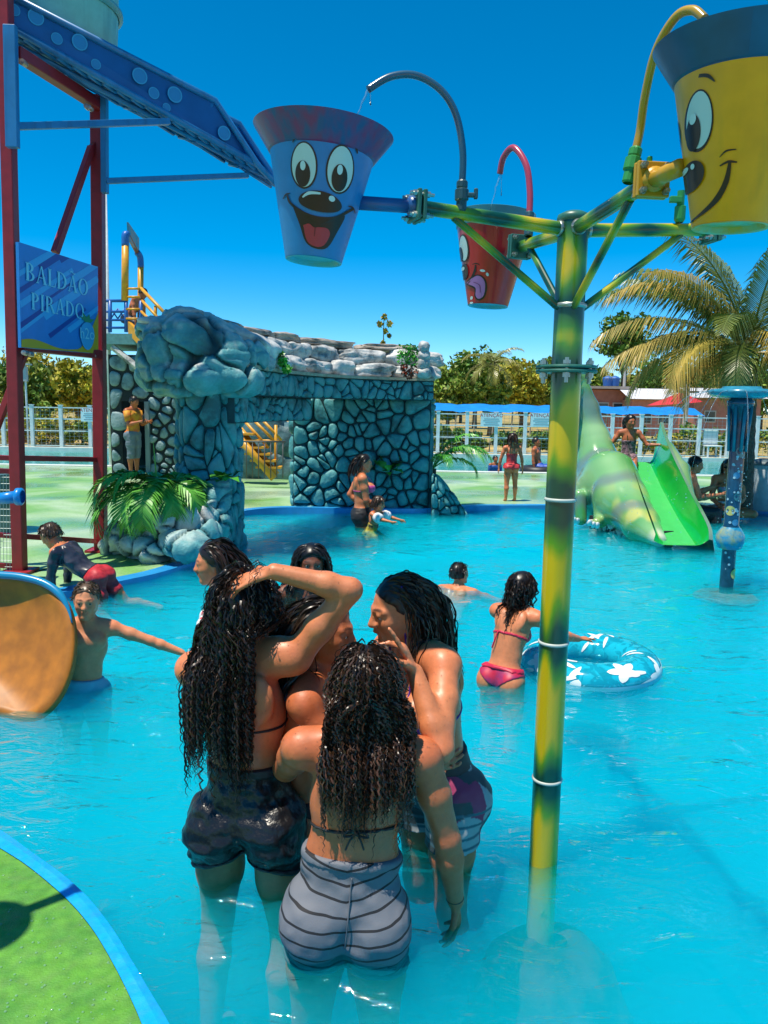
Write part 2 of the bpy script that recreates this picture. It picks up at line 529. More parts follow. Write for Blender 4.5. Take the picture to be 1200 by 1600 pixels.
FENCE_Y = 26.1
def build_fence():
    t = thing('fence', 'pale post and wire fence along the far side of the back pool', 'fence', (0, FENCE_Y, 0.05))
    zt = 1.42
    xs = np.arange(-13.9, 14.2, 0.98)
    for x in xs:
        b = MB(); b.box((x, FENCE_Y, .05 + zt / 2), (.11, .11, zt)); b.box((x, FENCE_Y, .05 + zt + .012), (.14, .14, .03))
        b.build('post', M_POST, t)
    for z in (.12, .62, 1.02, zt - .02):
        b = MB(); b.box((0, FENCE_Y, z), (27.8, .035, .035)); b.build('rail', M_POST, t)
    b = MB()
    w = mat('fence_wire', (.35, .42, .42), .5, metal=.3)
    for z in np.arange(.2, 1.36, .12):
        b.box((0, FENCE_Y + .03, z), (27.8, .006, .006))
    for x in np.arange(-13.9, 13.9, .16):
        b.box((x, FENCE_Y + .03, .75), (.006, .006, 1.3))
    b.build('wire_mesh', w, t)
    M_SIGN = mat('notice_board', (.62, .78, .82), .45, var=.05)
    M_RED = mat('notice_red', (.45, .03, .03), .5)
    M_GR = mat('notice_grey', (.12, .25, .32), .5)
    lab = ['small pale warning notice on the fence beside the right red tower post', 'small pale warning notice on the fence just right of the stone grotto', 'small pale warning notice on the fence half behind the bamboo painted pole']
    for k, px in enumerate((143, 768, 846)):
        c = P(px, 656 if k else 648, y=FENCE_Y - .09)
        s = thing('warning_notice', lab[k], 'notice', c, 'warning notices on the fence')
        b = MB(); b.box(c, (.72, .012, .46)); b.build('board', M_SIGN, s)
        text_mesh('heading', 'ATENÇÃO', .165, M_RED, c + V3(0, -.009, .145), (1, 0, 0), (0, 0, 1), s)
        b = MB()
        for q, wdt in enumerate((.5, .56, .42, .52)):
            b.box(c + V3(0, -.008, .03 - q * .065), (wdt, .003, .02))
        b.build('small_print', M_GR, s)
build_fence()

def leaf_cloud(rng, centers, radii, per, size, cols, flat=1.0):
    """Leaf quads in clumps. Returns V, F, C arrays."""
    V, F, C = [], [], []
    n = 0
    for c, r in zip(centers, radii):
        k = int(per)
        d = rng.normal(size=(k, 3)); d /= np.linalg.norm(d, axis=1)[:, None]
        rad = r * rng.uniform(.55, 1.05, k)[:, None]
        p = np.array(c) + d * rad * np.array([1, 1, flat])
        a = rng.normal(size=(k, 3)) + d * .6; a /= np.linalg.norm(a, axis=1)[:, None]
        b = np.cross(a, rng.normal(size=(k, 3))); b /= np.linalg.norm(b, axis=1)[:, None]
        s = size * rng.uniform(.6, 1.4, k)[:, None]
        tint = rng.uniform(.7, 1.3)
        ci = np.array(cols)[rng.integers(0, len(cols), k)] * rng.uniform(.65, 1.35, k)[:, None] * tint
        q = np.stack([p - a * s * .5, p + b * s * .28, p + a * s * .5, p - b * s * .28], 1)
        V.append(q.reshape(-1, 3)); C.append(np.repeat(ci, 4, 0))
        F.append(np.arange(k * 4).reshape(k, 4) + n); n += k * 4
    return np.concatenate(V), np.concatenate(F), np.concatenate(C)

def leaf_mat():
    m = mat('foliage', (1, 1, 1), .55, attr=True, spec=.3)
    return m
M_LEAF = leaf_mat()
M_BARK = mat('bark', (.16, .11, .07), .9, var=.3, vscale=5, bump=.5, bscale=20)

def tree(name, label, base, height, cw, ch, cols, seed, leaf=.28, clumps=26, per=110, group=None, lean=0):
    rng = np.random.default_rng(seed)
    t = thing(name, label, 'tree' if 'tree' in name else 'bush', base, group)
    base = Vector(base)
    cz = height - ch / 2
    cs, rs = [], []
    for i in range(clumps):
        d = rng.normal(size=3); d /= np.linalg.norm(d)
        rr = rng.uniform(.25, 1) ** .6
        cs.append((base.x + lean + d[0] * cw / 2 * rr, base.y + d[1] * cw / 2 * rr, base.z + cz + d[2] * ch / 2 * rr))
        rs.append(rng.uniform(.16, .30) * min(cw, ch))
    b = MB()
    top = base + V3(lean * .7, 0, cz)
    b.tube([base - V3(0, 0, .1), base + V3(lean * .2, 0, cz * .5), top], [height * .035, height * .026, height * .012], 7)
    for i in range(0, clumps, 3):
        c = Vector(cs[i]); s = base.lerp(top, rng.uniform(.45, .9))
        b.tube([s, s.lerp(c, .5) + V3(0, 0, .1), c], [height * .012, height * .009, height * .004], 5)
    b.build('trunk', M_BARK, t, smooth=True)
    Vv, Ff, Cc = leaf_cloud(rng, cs, rs, per, leaf, cols, .8)
    mesh('crown', Vv, Ff, M_LEAF, t, cols=Cc)
    return t

YEL = [(.36, .34, .025), (.26, .28, .025), (.42, .34, .03)]
OLV = [(.19, .28, .03), (.12, .22, .03), (.26, .30, .04)]
DRK = [(.07, .16, .02), (.09, .20, .025), (.14, .21, .03)]
def build_trees():
    g = 'trees beyond the fence'
    spec = [  # px, base y(m), top py, width px, colours, label
        (700, 46, 552, 62, OLV, 'olive tree rising just right of the stone grotto roof', 5),
        (742, 58, 556, 70, DRK, 'dark green tree between the grotto and the small distant palm', 5),
        (815, 52, 562, 66, YEL, 'yellowish rounded tree left of the bamboo painted pole', 5),
        (862, 56, 572, 60, OLV, 'olive tree half hidden behind the bamboo painted pole', 4),
        (655, 62, 530, 42, YEL, 'thin yellow topped tree behind the grotto roof end', 3),
        (683, 66, 532, 26, DRK, 'slim dark tree peeking over the grotto roof end', 3),
        (972, 70, 496, 70, DRK, 'tall dark tree standing alone behind the right palm', 2.5),
        (925, 60, 575, 60, OLV, 'low olive tree behind the dinosaur slide neck', 4),
        (1040, 60, 570, 90, DRK, 'broad dark tree behind the right palm fronds', 5),
        (20, 36, 562, 90, DRK, 'dark tree at the far left behind the red tower post', 5),
        (75, 38, 548, 80, OLV, 'olive tree behind the lamp post under the blue sign', 6),
        (122, 33, 566, 62, YEL, 'bright yellow green tree under the blue sign', 6),
        (172, 44, 560, 60, DRK, 'dark tree behind the painted stone tower', 5),
        (1130, 66, 560, 90, OLV, 'olive tree behind the right palm trunk', 5),
        (1190, 60, 555, 90, DRK, 'dark tree at the right edge behind the palm', 5),
    ]
    spec += [(720, 75, 560, 80, OLV, 'pale olive tree in the back row right of the grotto', 5), (780, 72, 566, 84, DRK, 'dark tree in the back row behind the yellowish rounded tree', 5), (845, 78, 560, 80, OLV, 'olive tree in the back row left of the bamboo painted pole', 5),
             (900, 70, 582, 70, DRK, 'dark tree in the back row behind the bamboo painted pole', 5), (1000, 76, 566, 80, OLV, 'olive tree in the back row left of the palm fronds', 5), (1090, 74, 566, 90, OLV, 'olive tree in the back row behind the palm crown', 5), (45, 50, 556, 90, YEL, 'yellow green tree in the back row left of the sign', 5), (150, 48, 562, 60, OLV, 'olive tree in the back row behind the right red post', 5), (768, 44, 585, 40, OLV, 'small olive tree left of the yellowish rounded tree', 5)]
    for k, (px, Y, top, w, cols, lab, dens) in enumerate(spec):
        b = P(px, 640, y=Y); b.z = 0.0
        T = P(px, top, y=Y).z * (.82, 1.06, .94, 1.12, .88)[k % 5]
        cw = w / FOC * Y
        tree('broadleaf_tree', lab, b, T, cw, T * .72 if k not in (6,) else T * .5, cols, 40 + k, leaf=.0052 * Y + .05, clumps=int(20 + dens * 4), per=100, group=g)
    # bushes along the fence
    hb = [(-25, 30, 120, 590, YEL), (40, 29, 80, 625, OLV), (95, 28.5, 70, 640, YEL), (140, 28.5, 50, 650, YEL), (15, 27.6, 90, 655, YEL), (75, 27.4, 70, 662, YEL), (128, 27.3, 60, 660, OLV),
          (690, 28, 50, 662, DRK), (722, 28.2, 60, 668, DRK), (765, 28, 70, 672, DRK), (815, 28, 70, 670, OLV), (860, 28, 60, 672, DRK),
          (985, 27.6, 60, 668, OLV), (1030, 27.6, 60, 672, YEL), (1078, 27.7, 60, 664, OLV), (1120, 27.8, 60, 668, DRK), (1165, 28, 70, 660, YEL), (1215, 28, 70, 662, DRK)]
    cnt = {}; ORD = ['first', 'second', 'third', 'fourth', 'fifth', 'sixth', 'seventh', 'eighth']
    hb.sort(key=lambda h: h[0])
    for k, (px, Y, w, top, cols) in enumerate(hb):
        b = P(px, 690, y=Y); b.z = 0.0
        T = P(px, top, y=Y).z
        where = 'left of the painted stone tower' if px < 300 else ('between the grotto and the bamboo painted pole' if px < 900 else 'right of the dinosaur slide')
        tree('hedge_bush', ORD[cnt.setdefault(where, [0])[0]] + ' bush from left behind the fence, ' + where, b, max(T, .5), w / FOC * Y, max(T, .5) * .95, cols, 90 + k, leaf=.14, clumps=14, per=80, group='bushes behind the fence ' + where)
        cnt[where][0] += 1
build_trees()

def build_far():
    # long blue tarpaulin canopy on wooden poles
    Y = 34.0
    t = thing('tarp_canopy', 'long blue tarpaulin canopy on wooden poles beyond the fence', 'canopy', (8, Y, 0))
    xs = np.linspace(P(672, 640, y=Y).x, P(1085, 640, y=Y).x, 40)
    za, zb = 1.78, 1.46
    V, F = [], []
    for i, x in enumerate(xs):
        sag = .05 * math.sin(i * 1.1) + .03 * math.sin(i * 2.7)
        V += [(x, Y - 1.2, zb + sag * .6), (x, Y, za + sag * .5), (x, Y + 1.6, zb + .1 + sag)]
    for i in range(len(xs) - 1):
        a = i * 3
        F += [[a, a + 3, a + 4, a + 1], [a + 1, a + 4, a + 5, a + 2]]
    mesh('tarp', V, F, mat('blue_tarp', (.01, .22, .62), .45, var=.15, vscale=1.5), t, smooth=True)
    M_W = mat('weathered_pole', (.40, .34, .24), .85, var=.2)
    for x in np.linspace(xs[0] + .2, xs[-1] - .2, 15):
        b = MB(); b.tube([(x, Y - 1.1, 0), (x + .05, Y - 1.1, zb)], .035, 6); b.build('pole', M_W, t)
    # houses
    def house(label, px0, px1, top, Y, wallc, roofc, flat, wins):
        a, c = P(px0, top, y=Y), P(px1, top, y=Y)
        w = c.x - a.x; h = a.z; cx = (a.x + c.x) / 2
        t = thing('house', label, 'house', (cx, Y, 0), 'houses beyond the field')
        b = MB(); b.box((cx, Y + 2, h / 2 - .1), (w, 4, h)); b.build('wall', mat('wall_' + label[:12].replace(' ', '_'), wallc, .9, var=.15, vscale=1.5), t)
        b = MB()
        if flat:
            b.box((cx, Y + 1.9, h + .03), (w + .5, 4.6, .16))
        else:
            z = h - .05
            b.add([(cx - w / 2 - .3, Y - .4, z), (cx + w / 2 + .3, Y - .4, z), (cx + w / 2 + .3, Y + 2, z + .7), (cx - w / 2 - .3, Y + 2, z + .7), (cx + w / 2 + .3, Y + 4.4, z), (cx - w / 2 - .3, Y + 4.4, z)], [[0, 1, 2, 3], [3, 2, 4, 5]])
        b.build('roof', mat('roof_' + label[:12].replace(' ', '_'), roofc, .8, var=.15, vscale=2), t)
        for (u, v, ww, hh) in wins:
            q = MB(); q.box((a.x + u * w, Y - .01, v * h), (ww, .06, hh)); f = q.build('window', mat('far_window_frame', (.5, .48, .42), .6), t)
            q = MB(); q.box((a.x + u * w, Y - .045, v * h), (ww - .16, .03, hh - .16)); q.build('pane', mat('far_window_glass', (.03, .05, .06), .1), f)
        return t
    house('reddish brick house with blue water tanks left of the red umbrella', 925, 985, 606, 50, (.40, .17, .12), (.35, .3, .27), True, [(.3, .55, .8, .9), (.72, .55, .8, .9)])
    house('low house with pale corrugated roof behind the red umbrella', 988, 1062, 622, 48, (.45, .2, .15), (.55, .55, .58), False, [(.3, .5, .8, .8), (.7, .5, .8, .8)])
    house('low house with brown roof seen behind the right palm', 1085, 1190, 620, 52, (.42, .3, .2), (.3, .16, .1), False, [(.25, .5, .8, .8), (.6, .5, .8, .8)])
    for k, px in enumerate((949, 960)):
        c = P(px, 606, y=51.5)
        b = MB(); b.lathe((c.x, 51.5, c.z + .12), [(0, 0), (.28, 0), (.34, .5), (.30, .55), (.1, .66), (0, .68)], 16)
        tag(autosmooth(b.build('water_tank', mat('tank_blue', (.02, .12, .4), .5))), ('left' if k == 0 else 'right') + ' blue water tank on the flat roof of the brick house', 'water tank', 'water tanks on the brick house')
    # red umbrella
    c = P(1052, 640, y=40); c.z = 0
    t = thing('parasol', 'red sloping parasol standing above the blue canopy', 'parasol', c)
    b = MB(); b.tube([c, c + V3(0, 0, 2.45)], .035, 8); b.build('pole', M_POST, t)
    V = [c + V3(.35, 0, 2.6)]; F = []
    for k in range(8):
        a = 2 * math.pi * k / 8 + .3
        V.append(c + V3(.05 + 1.35 * math.cos(a), 1.35 * math.sin(a), 2.0 + .12 * math.cos(a)))
    for k in range(8):
        F.append([0, 1 + k, 1 + (k + 1) % 8])
    mesh('canopy', V, F, mat('red_canvas', (.55, .02, .03), .7), t)
    # utility poles
    for k, (px, top, Y) in enumerate(((973, 560, 52), (1072, 600, 30))):
        c = P(px, 640, y=Y); h = P(px, top, y=Y).z
        t = thing('utility_pole', ['pale utility pole in front of the brick house', 'slim pale pole beside the palm left of the spray post'][k], 'pole', (c.x, Y, 0))
        b = MB(); b.tube([(c.x, Y, 0), (c.x, Y, h)], [.12, .08], 8); b.build('shaft', mat('concrete_pole', (.5, .48, .44), .8), t)
        b = MB(); b.box((c.x, Y, h - .3), (.9, .08, .08)); b.build('crossarm', M_BARK, t)
    # little lamp on a grey post at the left
    Y = 24.0
    Y = 26.6
    c = P(42, 640, y=Y); h = P(42, 568, y=Y).z
    t = thing('lamp_post', 'thin lamp post with a small grey box lamp behind the left red post', 'lamp', (c.x, Y, 0))
    b = MB(); b.tube([(c.x, Y, 0), (c.x, Y, h)], .035, 8); b.build('shaft', M_POST, t)
    b = MB(); b.box((c.x, Y - .05, h - .35), (.18, .14, .5)); b.box((c.x, Y - .05, h - .03), (.42, .3, .05)); b.build('lamp_head', mat('lamp_grey', (.35, .42, .45), .5), t)
    # flowering agave stalk behind the grotto roof
    Y = 22.0
    c = P(598, 560, y=Y); top = P(600, 495, y=Y)
    base = V3(c.x, Y, 0)
    t = thing('agave_plant', 'tall yellow flowering stalk rising behind the grotto roof', 'plant', base)
    b = MB(); b.tube([base, V3(c.x, Y, 2.0), top], [.04, .03, .012], 6)
    for a, l in ((-.42, .5), (-.25, .65), (.3, .5), (.5, .62), (.2, .75)):
        s = V3(c.x + a, Y, 2.2); b.tube([s, s + V3(a * .2, 0, l)], [.02, .008], 5)
    b.build('stalk', mat('agave_stalk', (.18, .2, .08), .8), t)
    rng = np.random.default_rng(5)
    cs, rs = [], []
    for z, dx in ((0.0, .03), (-.18, .15), (-.2, -.12), (-.4, .05), (-.52, .16), (-.72, -.02), (-.86, .05), (-.9, .14), (-.85, -.6), (-.92, -.72), (-.98, -.35)):
        cs.append((top.x + dx, Y, top.z + z)); rs.append(rng.uniform(.05, .11))
    Vv, Ff, Cc = leaf_cloud(rng, cs, rs, 50, .10, [(.42, .30, .03), (.36, .27, .04), (.3, .26, .05)])
    mesh('blossom', Vv, Ff, M_LEAF, t, cols=Cc)
build_far()
# ------------------------------------------------------------------ implicit surfaces: smooth unions of tapered limbs, meshed by surface nets
class Sdf:
    def __init__(s):
        s.pr = []
    def cone(s, a, b, ra, rb, k=.02, tag='body', flat=None, op=1):
        s.pr.append(('c', np.array(a, float), np.array(b, float), ra, rb, k, tag, flat, op)); return s
    def ell(s, c, ax, rad, k=.02, tag='body', op=1):
        s.pr.append(('e', np.array(c, float), np.array([list(v) for v in ax], float), np.array(rad, float), None, k, tag, None, op)); return s
    def ball(s, c, r, k=.02, tag='body', op=1):
        return s.cone(c, c, r, r, k, tag, None, op)
    @staticmethod
    def bounds(p):
        if p[0] == 'c':
            return np.minimum(p[1] - p[3], p[2] - p[4]), np.maximum(p[1] + p[3], p[2] + p[4])
        e = np.sqrt(((p[2] * p[3][:, None]) ** 2).sum(0))
        return p[1] - e, p[1] + e
    @staticmethod
    def ev(p, X, Y, Z):
        if p[0] == 'c':
            a, b, ra, rb, flat = p[1], p[2], p[3], p[4], p[7]
            dx, dy, dz = X - a[0], Y - a[1], Z - a[2]
            if flat is not None:
                fv, fs = np.array(flat[0]), flat[1]
                q = (dx * fv[0] + dy * fv[1] + dz * fv[2]) * (fs - 1)
                dx, dy, dz = dx + q * fv[0], dy + q * fv[1], dz + q * fv[2]
            ba = b - a; L = ba @ ba
            if L < 1e-12:
                return np.sqrt(dx * dx + dy * dy + dz * dz) - ra
            t = np.clip((dx * ba[0] + dy * ba[1] + dz * ba[2]) / L, 0, 1)
            ex, ey, ez = dx - t * ba[0], dy - t * ba[1], dz - t * ba[2]
            return np.sqrt(ex * ex + ey * ey + ez * ez) - (ra + (rb - ra) * t)
        c, M, r = p[1], p[2], p[3]
        dx, dy, dz = X - c[0], Y - c[1], Z - c[2]
        u = [dx * M[i, 0] + dy * M[i, 1] + dz * M[i, 2] for i in range(3)]
        k0 = np.sqrt(sum((u[i] / r[i]) ** 2 for i in range(3)))
        k1 = np.sqrt(sum((u[i] / r[i] ** 2) ** 2 for i in range(3))) + 1e-9
        return k0 * (k0 - 1) / k1
    def grid(s, res, pad=.03, zmin=None):
        bs = [s.bounds(p) for p in s.pr if p[8] > 0]
        lo = np.min([b[0] for b in bs], 0) - pad; hi = np.max([b[1] for b in bs], 0) + pad
        if zmin is not None: lo[2] = max(lo[2], zmin)
        return lo, np.ceil((hi - lo) / res).astype(int) + 1
    def field(s, lo, n, res, tags=None):
        F = np.full(n, .25, np.float32)
        ax = [(lo[i] + res * np.arange(n[i])).astype(np.float32) for i in range(3)]
        for p in s.pr:
            if tags is not None and p[6] not in tags: continue
            bl, bh = s.bounds(p); k = p[5]; pad = k * 1.3 + 4 * res + .012
            i0 = np.clip(np.floor((bl - pad - lo) / res).astype(int), 0, n); i1 = np.clip(np.ceil((bh + pad - lo) / res).astype(int) + 1, 0, n)
            if (i1 <= i0).any(): continue
            sub = F[i0[0]:i1[0], i0[1]:i1[1], i0[2]:i1[2]]
            d = s.ev(p, ax[0][i0[0]:i1[0], None, None], ax[1][None, i0[1]:i1[1], None], ax[2][None, None, i0[2]:i1[2]])
            if p[8] > 0:
                h = np.clip(.5 + .5 * (sub - d) / k, 0, 1)
                sub[:] = sub * (1 - h) + d * h - k * h * (1 - h)
            else:
                h = np.clip(.5 - .5 * (sub + d) / k, 0, 1)
                sub[:] = sub * (1 - h) - d * h + k * h * (1 - h)
        return F

def nets(F, lo, res):
    S = F < 0
    n = F.shape
    c = np.zeros((n[0] - 1, n[1] - 1, n[2] - 1), np.int8)
    for i in (0, 1):
        for j in (0, 1):
            for k in (0, 1):
                c += S[i:n[0] - 1 + i, j:n[1] - 1 + j, k:n[2] - 1 + k]
    act = (c > 0) & (c < 8)
    ids = np.argwhere(act)
    if len(ids) == 0:
        return np.zeros((0, 3)), np.zeros((0, 4), int)
    num = np.full(act.shape, -1, np.int64); num[act] = np.arange(len(ids))
    acc = np.zeros((len(ids), 3)); cnt = np.zeros(len(ids))
    cor = {}
    for i in (0, 1):
        for j in (0, 1):
            for k in (0, 1):
                cor[(i, j, k)] = F[ids[:, 0] + i, ids[:, 1] + j, ids[:, 2] + k].astype(np.float64)
    for a in range(3):
        o = [b for b in range(3) if b != a]
        for p in (0, 1):
            for q in (0, 1):
                c0 = [0, 0, 0]; c0[o[0]] = p; c0[o[1]] = q
                c1 = list(c0); c1[a] = 1
                f0, f1 = cor[tuple(c0)], cor[tuple(c1)]
                m = (f0 < 0) != (f1 < 0)
                t = f0[m] / (f0[m] - f1[m])
                add = np.tile(np.array(c0, float), (m.sum(), 1)); add[:, a] = t
                acc[m] += add; cnt[m] += 1
    V = (ids + acc / cnt[:, None]) * res + lo
    quads = []
    for a in range(3):
        b, cx = (a + 1) % 3, (a + 2) % 3
        sl0 = [slice(None)] * 3; sl1 = [slice(None)] * 3
        sl0[a] = slice(0, n[a] - 1); sl1[a] = slice(1, n[a])
        s0, s1 = S[tuple(sl0)], S[tuple(sl1)]
        e = np.argwhere(s0 != s1)
        ok = (e[:, b] > 0) & (e[:, cx] > 0) & (e[:, b] < n[b] - 1) & (e[:, cx] < n[cx] - 1)
        e = e[ok]
        ins = s0[e[:, 0], e[:, 1], e[:, 2]]
        def cell(db, dc):
            q = e.copy(); q[:, b] -= db; q[:, cx] -= dc
            return num[q[:, 0], q[:, 1], q[:, 2]]
        Q = np.stack([cell(1, 1), cell(0, 1), cell(0, 0), cell(1, 0)], 1)
        Q[~ins] = Q[~ins][:, ::-1]
        quads.append(Q)
    Q = np.concatenate(quads)
    return V, Q[(Q >= 0).all(1)]

def relax_mesh(V, Q, it=2, w=.5):
    """Laplacian smoothing."""
    a = Q.ravel(); b = np.roll(Q, -1, 1).ravel()
    for _ in range(it):
        acc = np.zeros_like(V); cnt = np.zeros(len(V))
        for i, j in ((a, b), (b, a)):
            np.add.at(acc, i, V[j]); np.add.at(cnt, i, 1)
        V = V * (1 - w) + w * acc / np.maximum(cnt, 1)[:, None]
    return V

# ------------------------------------------------------------------ rocks and stones
def rock_mat(name, base, crack, light):
    """Painted artificial rock: colour broken up by noise, dark paint wiped into the hollows of the relief, pale paint brushed on."""
    m = bpy.data.materials.new(name); m.use_nodes = True
    n, l = m.node_tree.nodes, m.node_tree.links
    b = n['Principled BSDF']; b.inputs['Roughness'].default_value = .55
    tc = n.new('ShaderNodeTexCoord')
    a = n.new('ShaderNodeTexNoise'); a.inputs['Scale'].default_value = 3.5; a.inputs['Detail'].default_value = 7; a.inputs['Roughness'].default_value = .62
    l.new(tc.outputs['Object'], a.inputs['Vector'])
    rp = n.new('ShaderNodeValToRGB'); e = rp.color_ramp.elements
    e[0].position = .36; e[0].color = (*crack, 1); e[1].position = .48; e[1].color = (*base, 1)
    e2 = e.new(.70); e2.color = (*light, 1)
    l.new(a.outputs['Fac'], rp.inputs['Fac']); l.new(rp.outputs['Color'], b.inputs['Base Color'])
    c = n.new('ShaderNodeTexNoise'); c.inputs['Scale'].default_value = 16; c.inputs['Detail'].default_value = 8
    l.new(tc.outputs['Object'], c.inputs['Vector'])
    bp = n.new('ShaderNodeBump'); bp.inputs['Strength'].default_value = .45; bp.inputs['Distance'].default_value = .03
    l.new(c.outputs['Fac'], bp.inputs['Height']); l.new(bp.outputs[0], b.inputs['Normal'])
    return m
M_TEAL = rock_mat('teal_painted_stone', (.055, .26, .28), (.02, .11, .12), (.13, .37, .37))
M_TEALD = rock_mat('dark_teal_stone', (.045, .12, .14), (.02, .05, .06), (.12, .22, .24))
M_ROCKG = rock_mat('grey_white_rock', (.42, .43, .42), (.10, .12, .13), (.72, .70, .66))
M_BOULD = rock_mat('teal_boulder', (.075, .27, .29), (.03, .11, .13), (.30, .45, .45))
M_MORTAR = mat('dark_mortar', (.012, .05, .06), .8, var=.3, vscale=4)
M_MORTARD = mat('black_mortar', (.012, .02, .022), .8, var=.3, vscale=4)

_ico = {}
def ico(sub):
    if sub not in _ico:
        bm = bmesh.new(); bmesh.ops.create_icosphere(bm, subdivisions=sub, radius=1)
        bm.verts.ensure_lookup_table()
        _ico[sub] = (np.array([v.co[:] for v in bm.verts]), [[v.index for v in f.verts] for f in bm.faces]); bm.free()
    return _ico[sub]

def rock(name, c, rad, seed, m, parent, sub=4, rough=.22, yaw=0, tilt=0, box=.55):
    U, F = ico(sub)
    rng = np.random.default_rng(seed)
    # push the sphere towards a box, so the rock has flattish faces
    q = U / (np.abs(U) ** 4).sum(1)[:, None] ** .25
    D = U * (1 - box) + q * box
    off = rng.uniform(0, 50, 3)
    d = (vnoise(D * 1.3 + off, seed) - .5) * rough * 2 + (vnoise(D * 3.1 + off, seed + 1) - .5) * rough
    rid = 1 - np.abs(vnoise(D * 2.2 + off, seed + 2) * 2 - 1)
    d -= np.clip(rid - .90, 0, 1) * 1.6 * rough * 4
    d += (vnoise(D * 8 + off, seed + 3) - .5) * rough * .25
    Vv = D * (1 + d)[:, None] * np.array(rad)
    cy, sy = math.cos(yaw), math.sin(yaw); ct, st = math.cos(tilt), math.sin(tilt)
    Rz = np.array([[cy, -sy, 0], [sy, cy, 0], [0, 0, 1]]); Ry = np.array([[ct, 0, st], [0, 1, 0], [-st, 0, ct]])
    Vv = Vv @ (Rz @ Ry).T + np.array(c)
    return mesh(name, Vv, F, m, parent, smooth=True)

def voronoi_cells(w, h, n, rng, relax=2, margin=0.0):
    pts = rng.uniform([0, 0], [w, h], (n, 2))
    def cells(pts):
        out = []
        for i in range(len(pts)):
            poly = [(0, 0), (w, 0), (w, h), (0, h)]
            pi = pts[i]
            dd = np.hypot(*(pts - pi).T)
            for j in np.argsort(dd)[1:22]:
                mx, my = (pts[j] + pi) / 2; nx, ny = pts[j] - pi
                new = []
                for a in range(len(poly)):
                    p, q = poly[a], poly[(a + 1) % len(poly)]
                    sp = (p[0] - mx) * nx + (p[1] - my) * ny; sq = (q[0] - mx) * nx + (q[1] - my) * ny
                    if sp <= 0: new.append(p)
                    if sp * sq < 0:
                        t = sp / (sp - sq); new.append((p[0] + (q[0] - p[0]) * t, p[1] + (q[1] - p[1]) * t))
                poly = new
                if len(poly) < 3: break
            out.append(poly)
        return out
    for _ in range(relax):
        cs = cells(pts)
        pts = np.array([np.mean(c, 0) if len(c) >= 3 else p for c, p in zip(cs, pts)])
    return [c for c in cells(pts) if len(c) >= 3]

def stones_on(S, N, w, h, n, seed, m, parent, thick=.05, gap=.014, keep=None, relax=0, name='stone', aspect=1.0):
    """Cobbles on a surface: S(u, v) point, N(u, v) normal, u in 0..w, v in 0..h."""
    rng = np.random.default_rng(seed)
    for poly in voronoi_cells(w, h * aspect, n, rng, relax):
        poly = np.array(poly); poly[:, 1] /= aspect
        # densify and round the outline
        for _ in range(2):
            a, b = poly, np.roll(poly, -1, 0)
            poly = np.stack([a * .78 + b * .22, a * .22 + b * .78], 1).reshape(-1, 2)
            keepi = np.hypot(*(poly - np.roll(poly, 1, 0)).T) > .012
            if keepi.sum() >= 5: poly = poly[keepi]
            if len(poly) > 12: break
        c = poly.mean(0)
        if keep and not keep(c[0], c[1]): continue
        r = np.hypot(*(poly - c).T).mean()
        if r < .025: continue
        sh = max(.3, 1 - gap / r)
        t = thick * rng.uniform(.7, 1.25) * min(1.0, r / .08)
        k = len(poly)
        V, F = [], []
        tilt = rng.normal(size=2) * .12
        for (s, hh) in ((1.0, 0.0), (.97, .55), (.78, .90), (.40, 1.0)):
            for p in poly:
                q = c + (p - c) * sh * s
                dz = hh * t * (1 + tilt @ (p - c) / max(r, .01) * (hh > 0)) + (rng.normal() * .003 if hh > .5 else 0)
                V.append(S(q[0], q[1]) + N(q[0], q[1]) * dz)
        V.append(S(c[0], c[1]) + N(c[0], c[1]) * t * 1.01)
        for j in range(3):
            for i in range(k):
                i2 = (i + 1) % k
                F.append([j * k + i, j * k + i2, (j + 1) * k + i2, (j + 1) * k + i])
        for i in range(k):
            F.append([3 * k + i, 3 * k + (i + 1) % k, 4 * k])
        mesh(name, V, F, m, parent, smooth=True)

# ------------------------------------------------------------------ palms and leafy plants
def frond_mesh(base, az, el, length, droop, leaf, n, rng, width=.012, vee=.5, fold=0.35, tipdroop=.0, lw=.05):
    """Feather leaf: list of rachis points and leaflet quads."""
    V, F = [], []
    p = Vector(base); hd = V3(math.cos(az), math.sin(az), 0)
    pts = []; e = el
    steps = 26
    for i in range(steps + 1):
        pts.append(p.copy())
        d = hd * math.cos(e) + V3(0, 0, math.sin(e))
        p = p + d * (length / steps)
        e -= droop / steps * (0.4 + 1.2 * i / steps)
    side = V3(-hd.y, hd.x, 0)
    mb = MB()
    mb.tube(pts, [width * (1 - .85 * i / steps) for i in range(steps + 1)], 5)
    for i in range(n):
        t = .14 + .85 * (i + .5) / n
        f = t * steps; a = int(f); fr = f - a
        q = pts[a].lerp(pts[min(a + 1, steps)], fr)
        d = (pts[min(a + 1, steps)] - pts[max(a - 1, 0)]).normalized()
        up = side.cross(d) * -1
        if up.z < 0: up = -up
        L = leaf * (math.sin(math.pi * min(1, t * .93 + .07)) ** .55 + .08) * rng.uniform(.85, 1.1)
        for s in (-1, 1):
            ld = (side * s * .85 + d * (.55 + .5 * t) + up * (vee * rng.uniform(.4, 1.1) - .1)).normalized()
            w = L * lw + .003
            m1 = q + ld * L * .55 + V3(0, 0, -L * .06 * fold)
            tip = q + ld * L * .98 + V3(0, 0, -L * fold * rng.uniform(.6, 1.3) - tipdroop * L)
            wd = d * w
            b = len(mb.V)
            mb.add([q - wd * .6, q + wd * .6, m1 + wd, m1 - wd, tip], [[0, 1, 2, 3], [3, 2, 4]])
    return mb

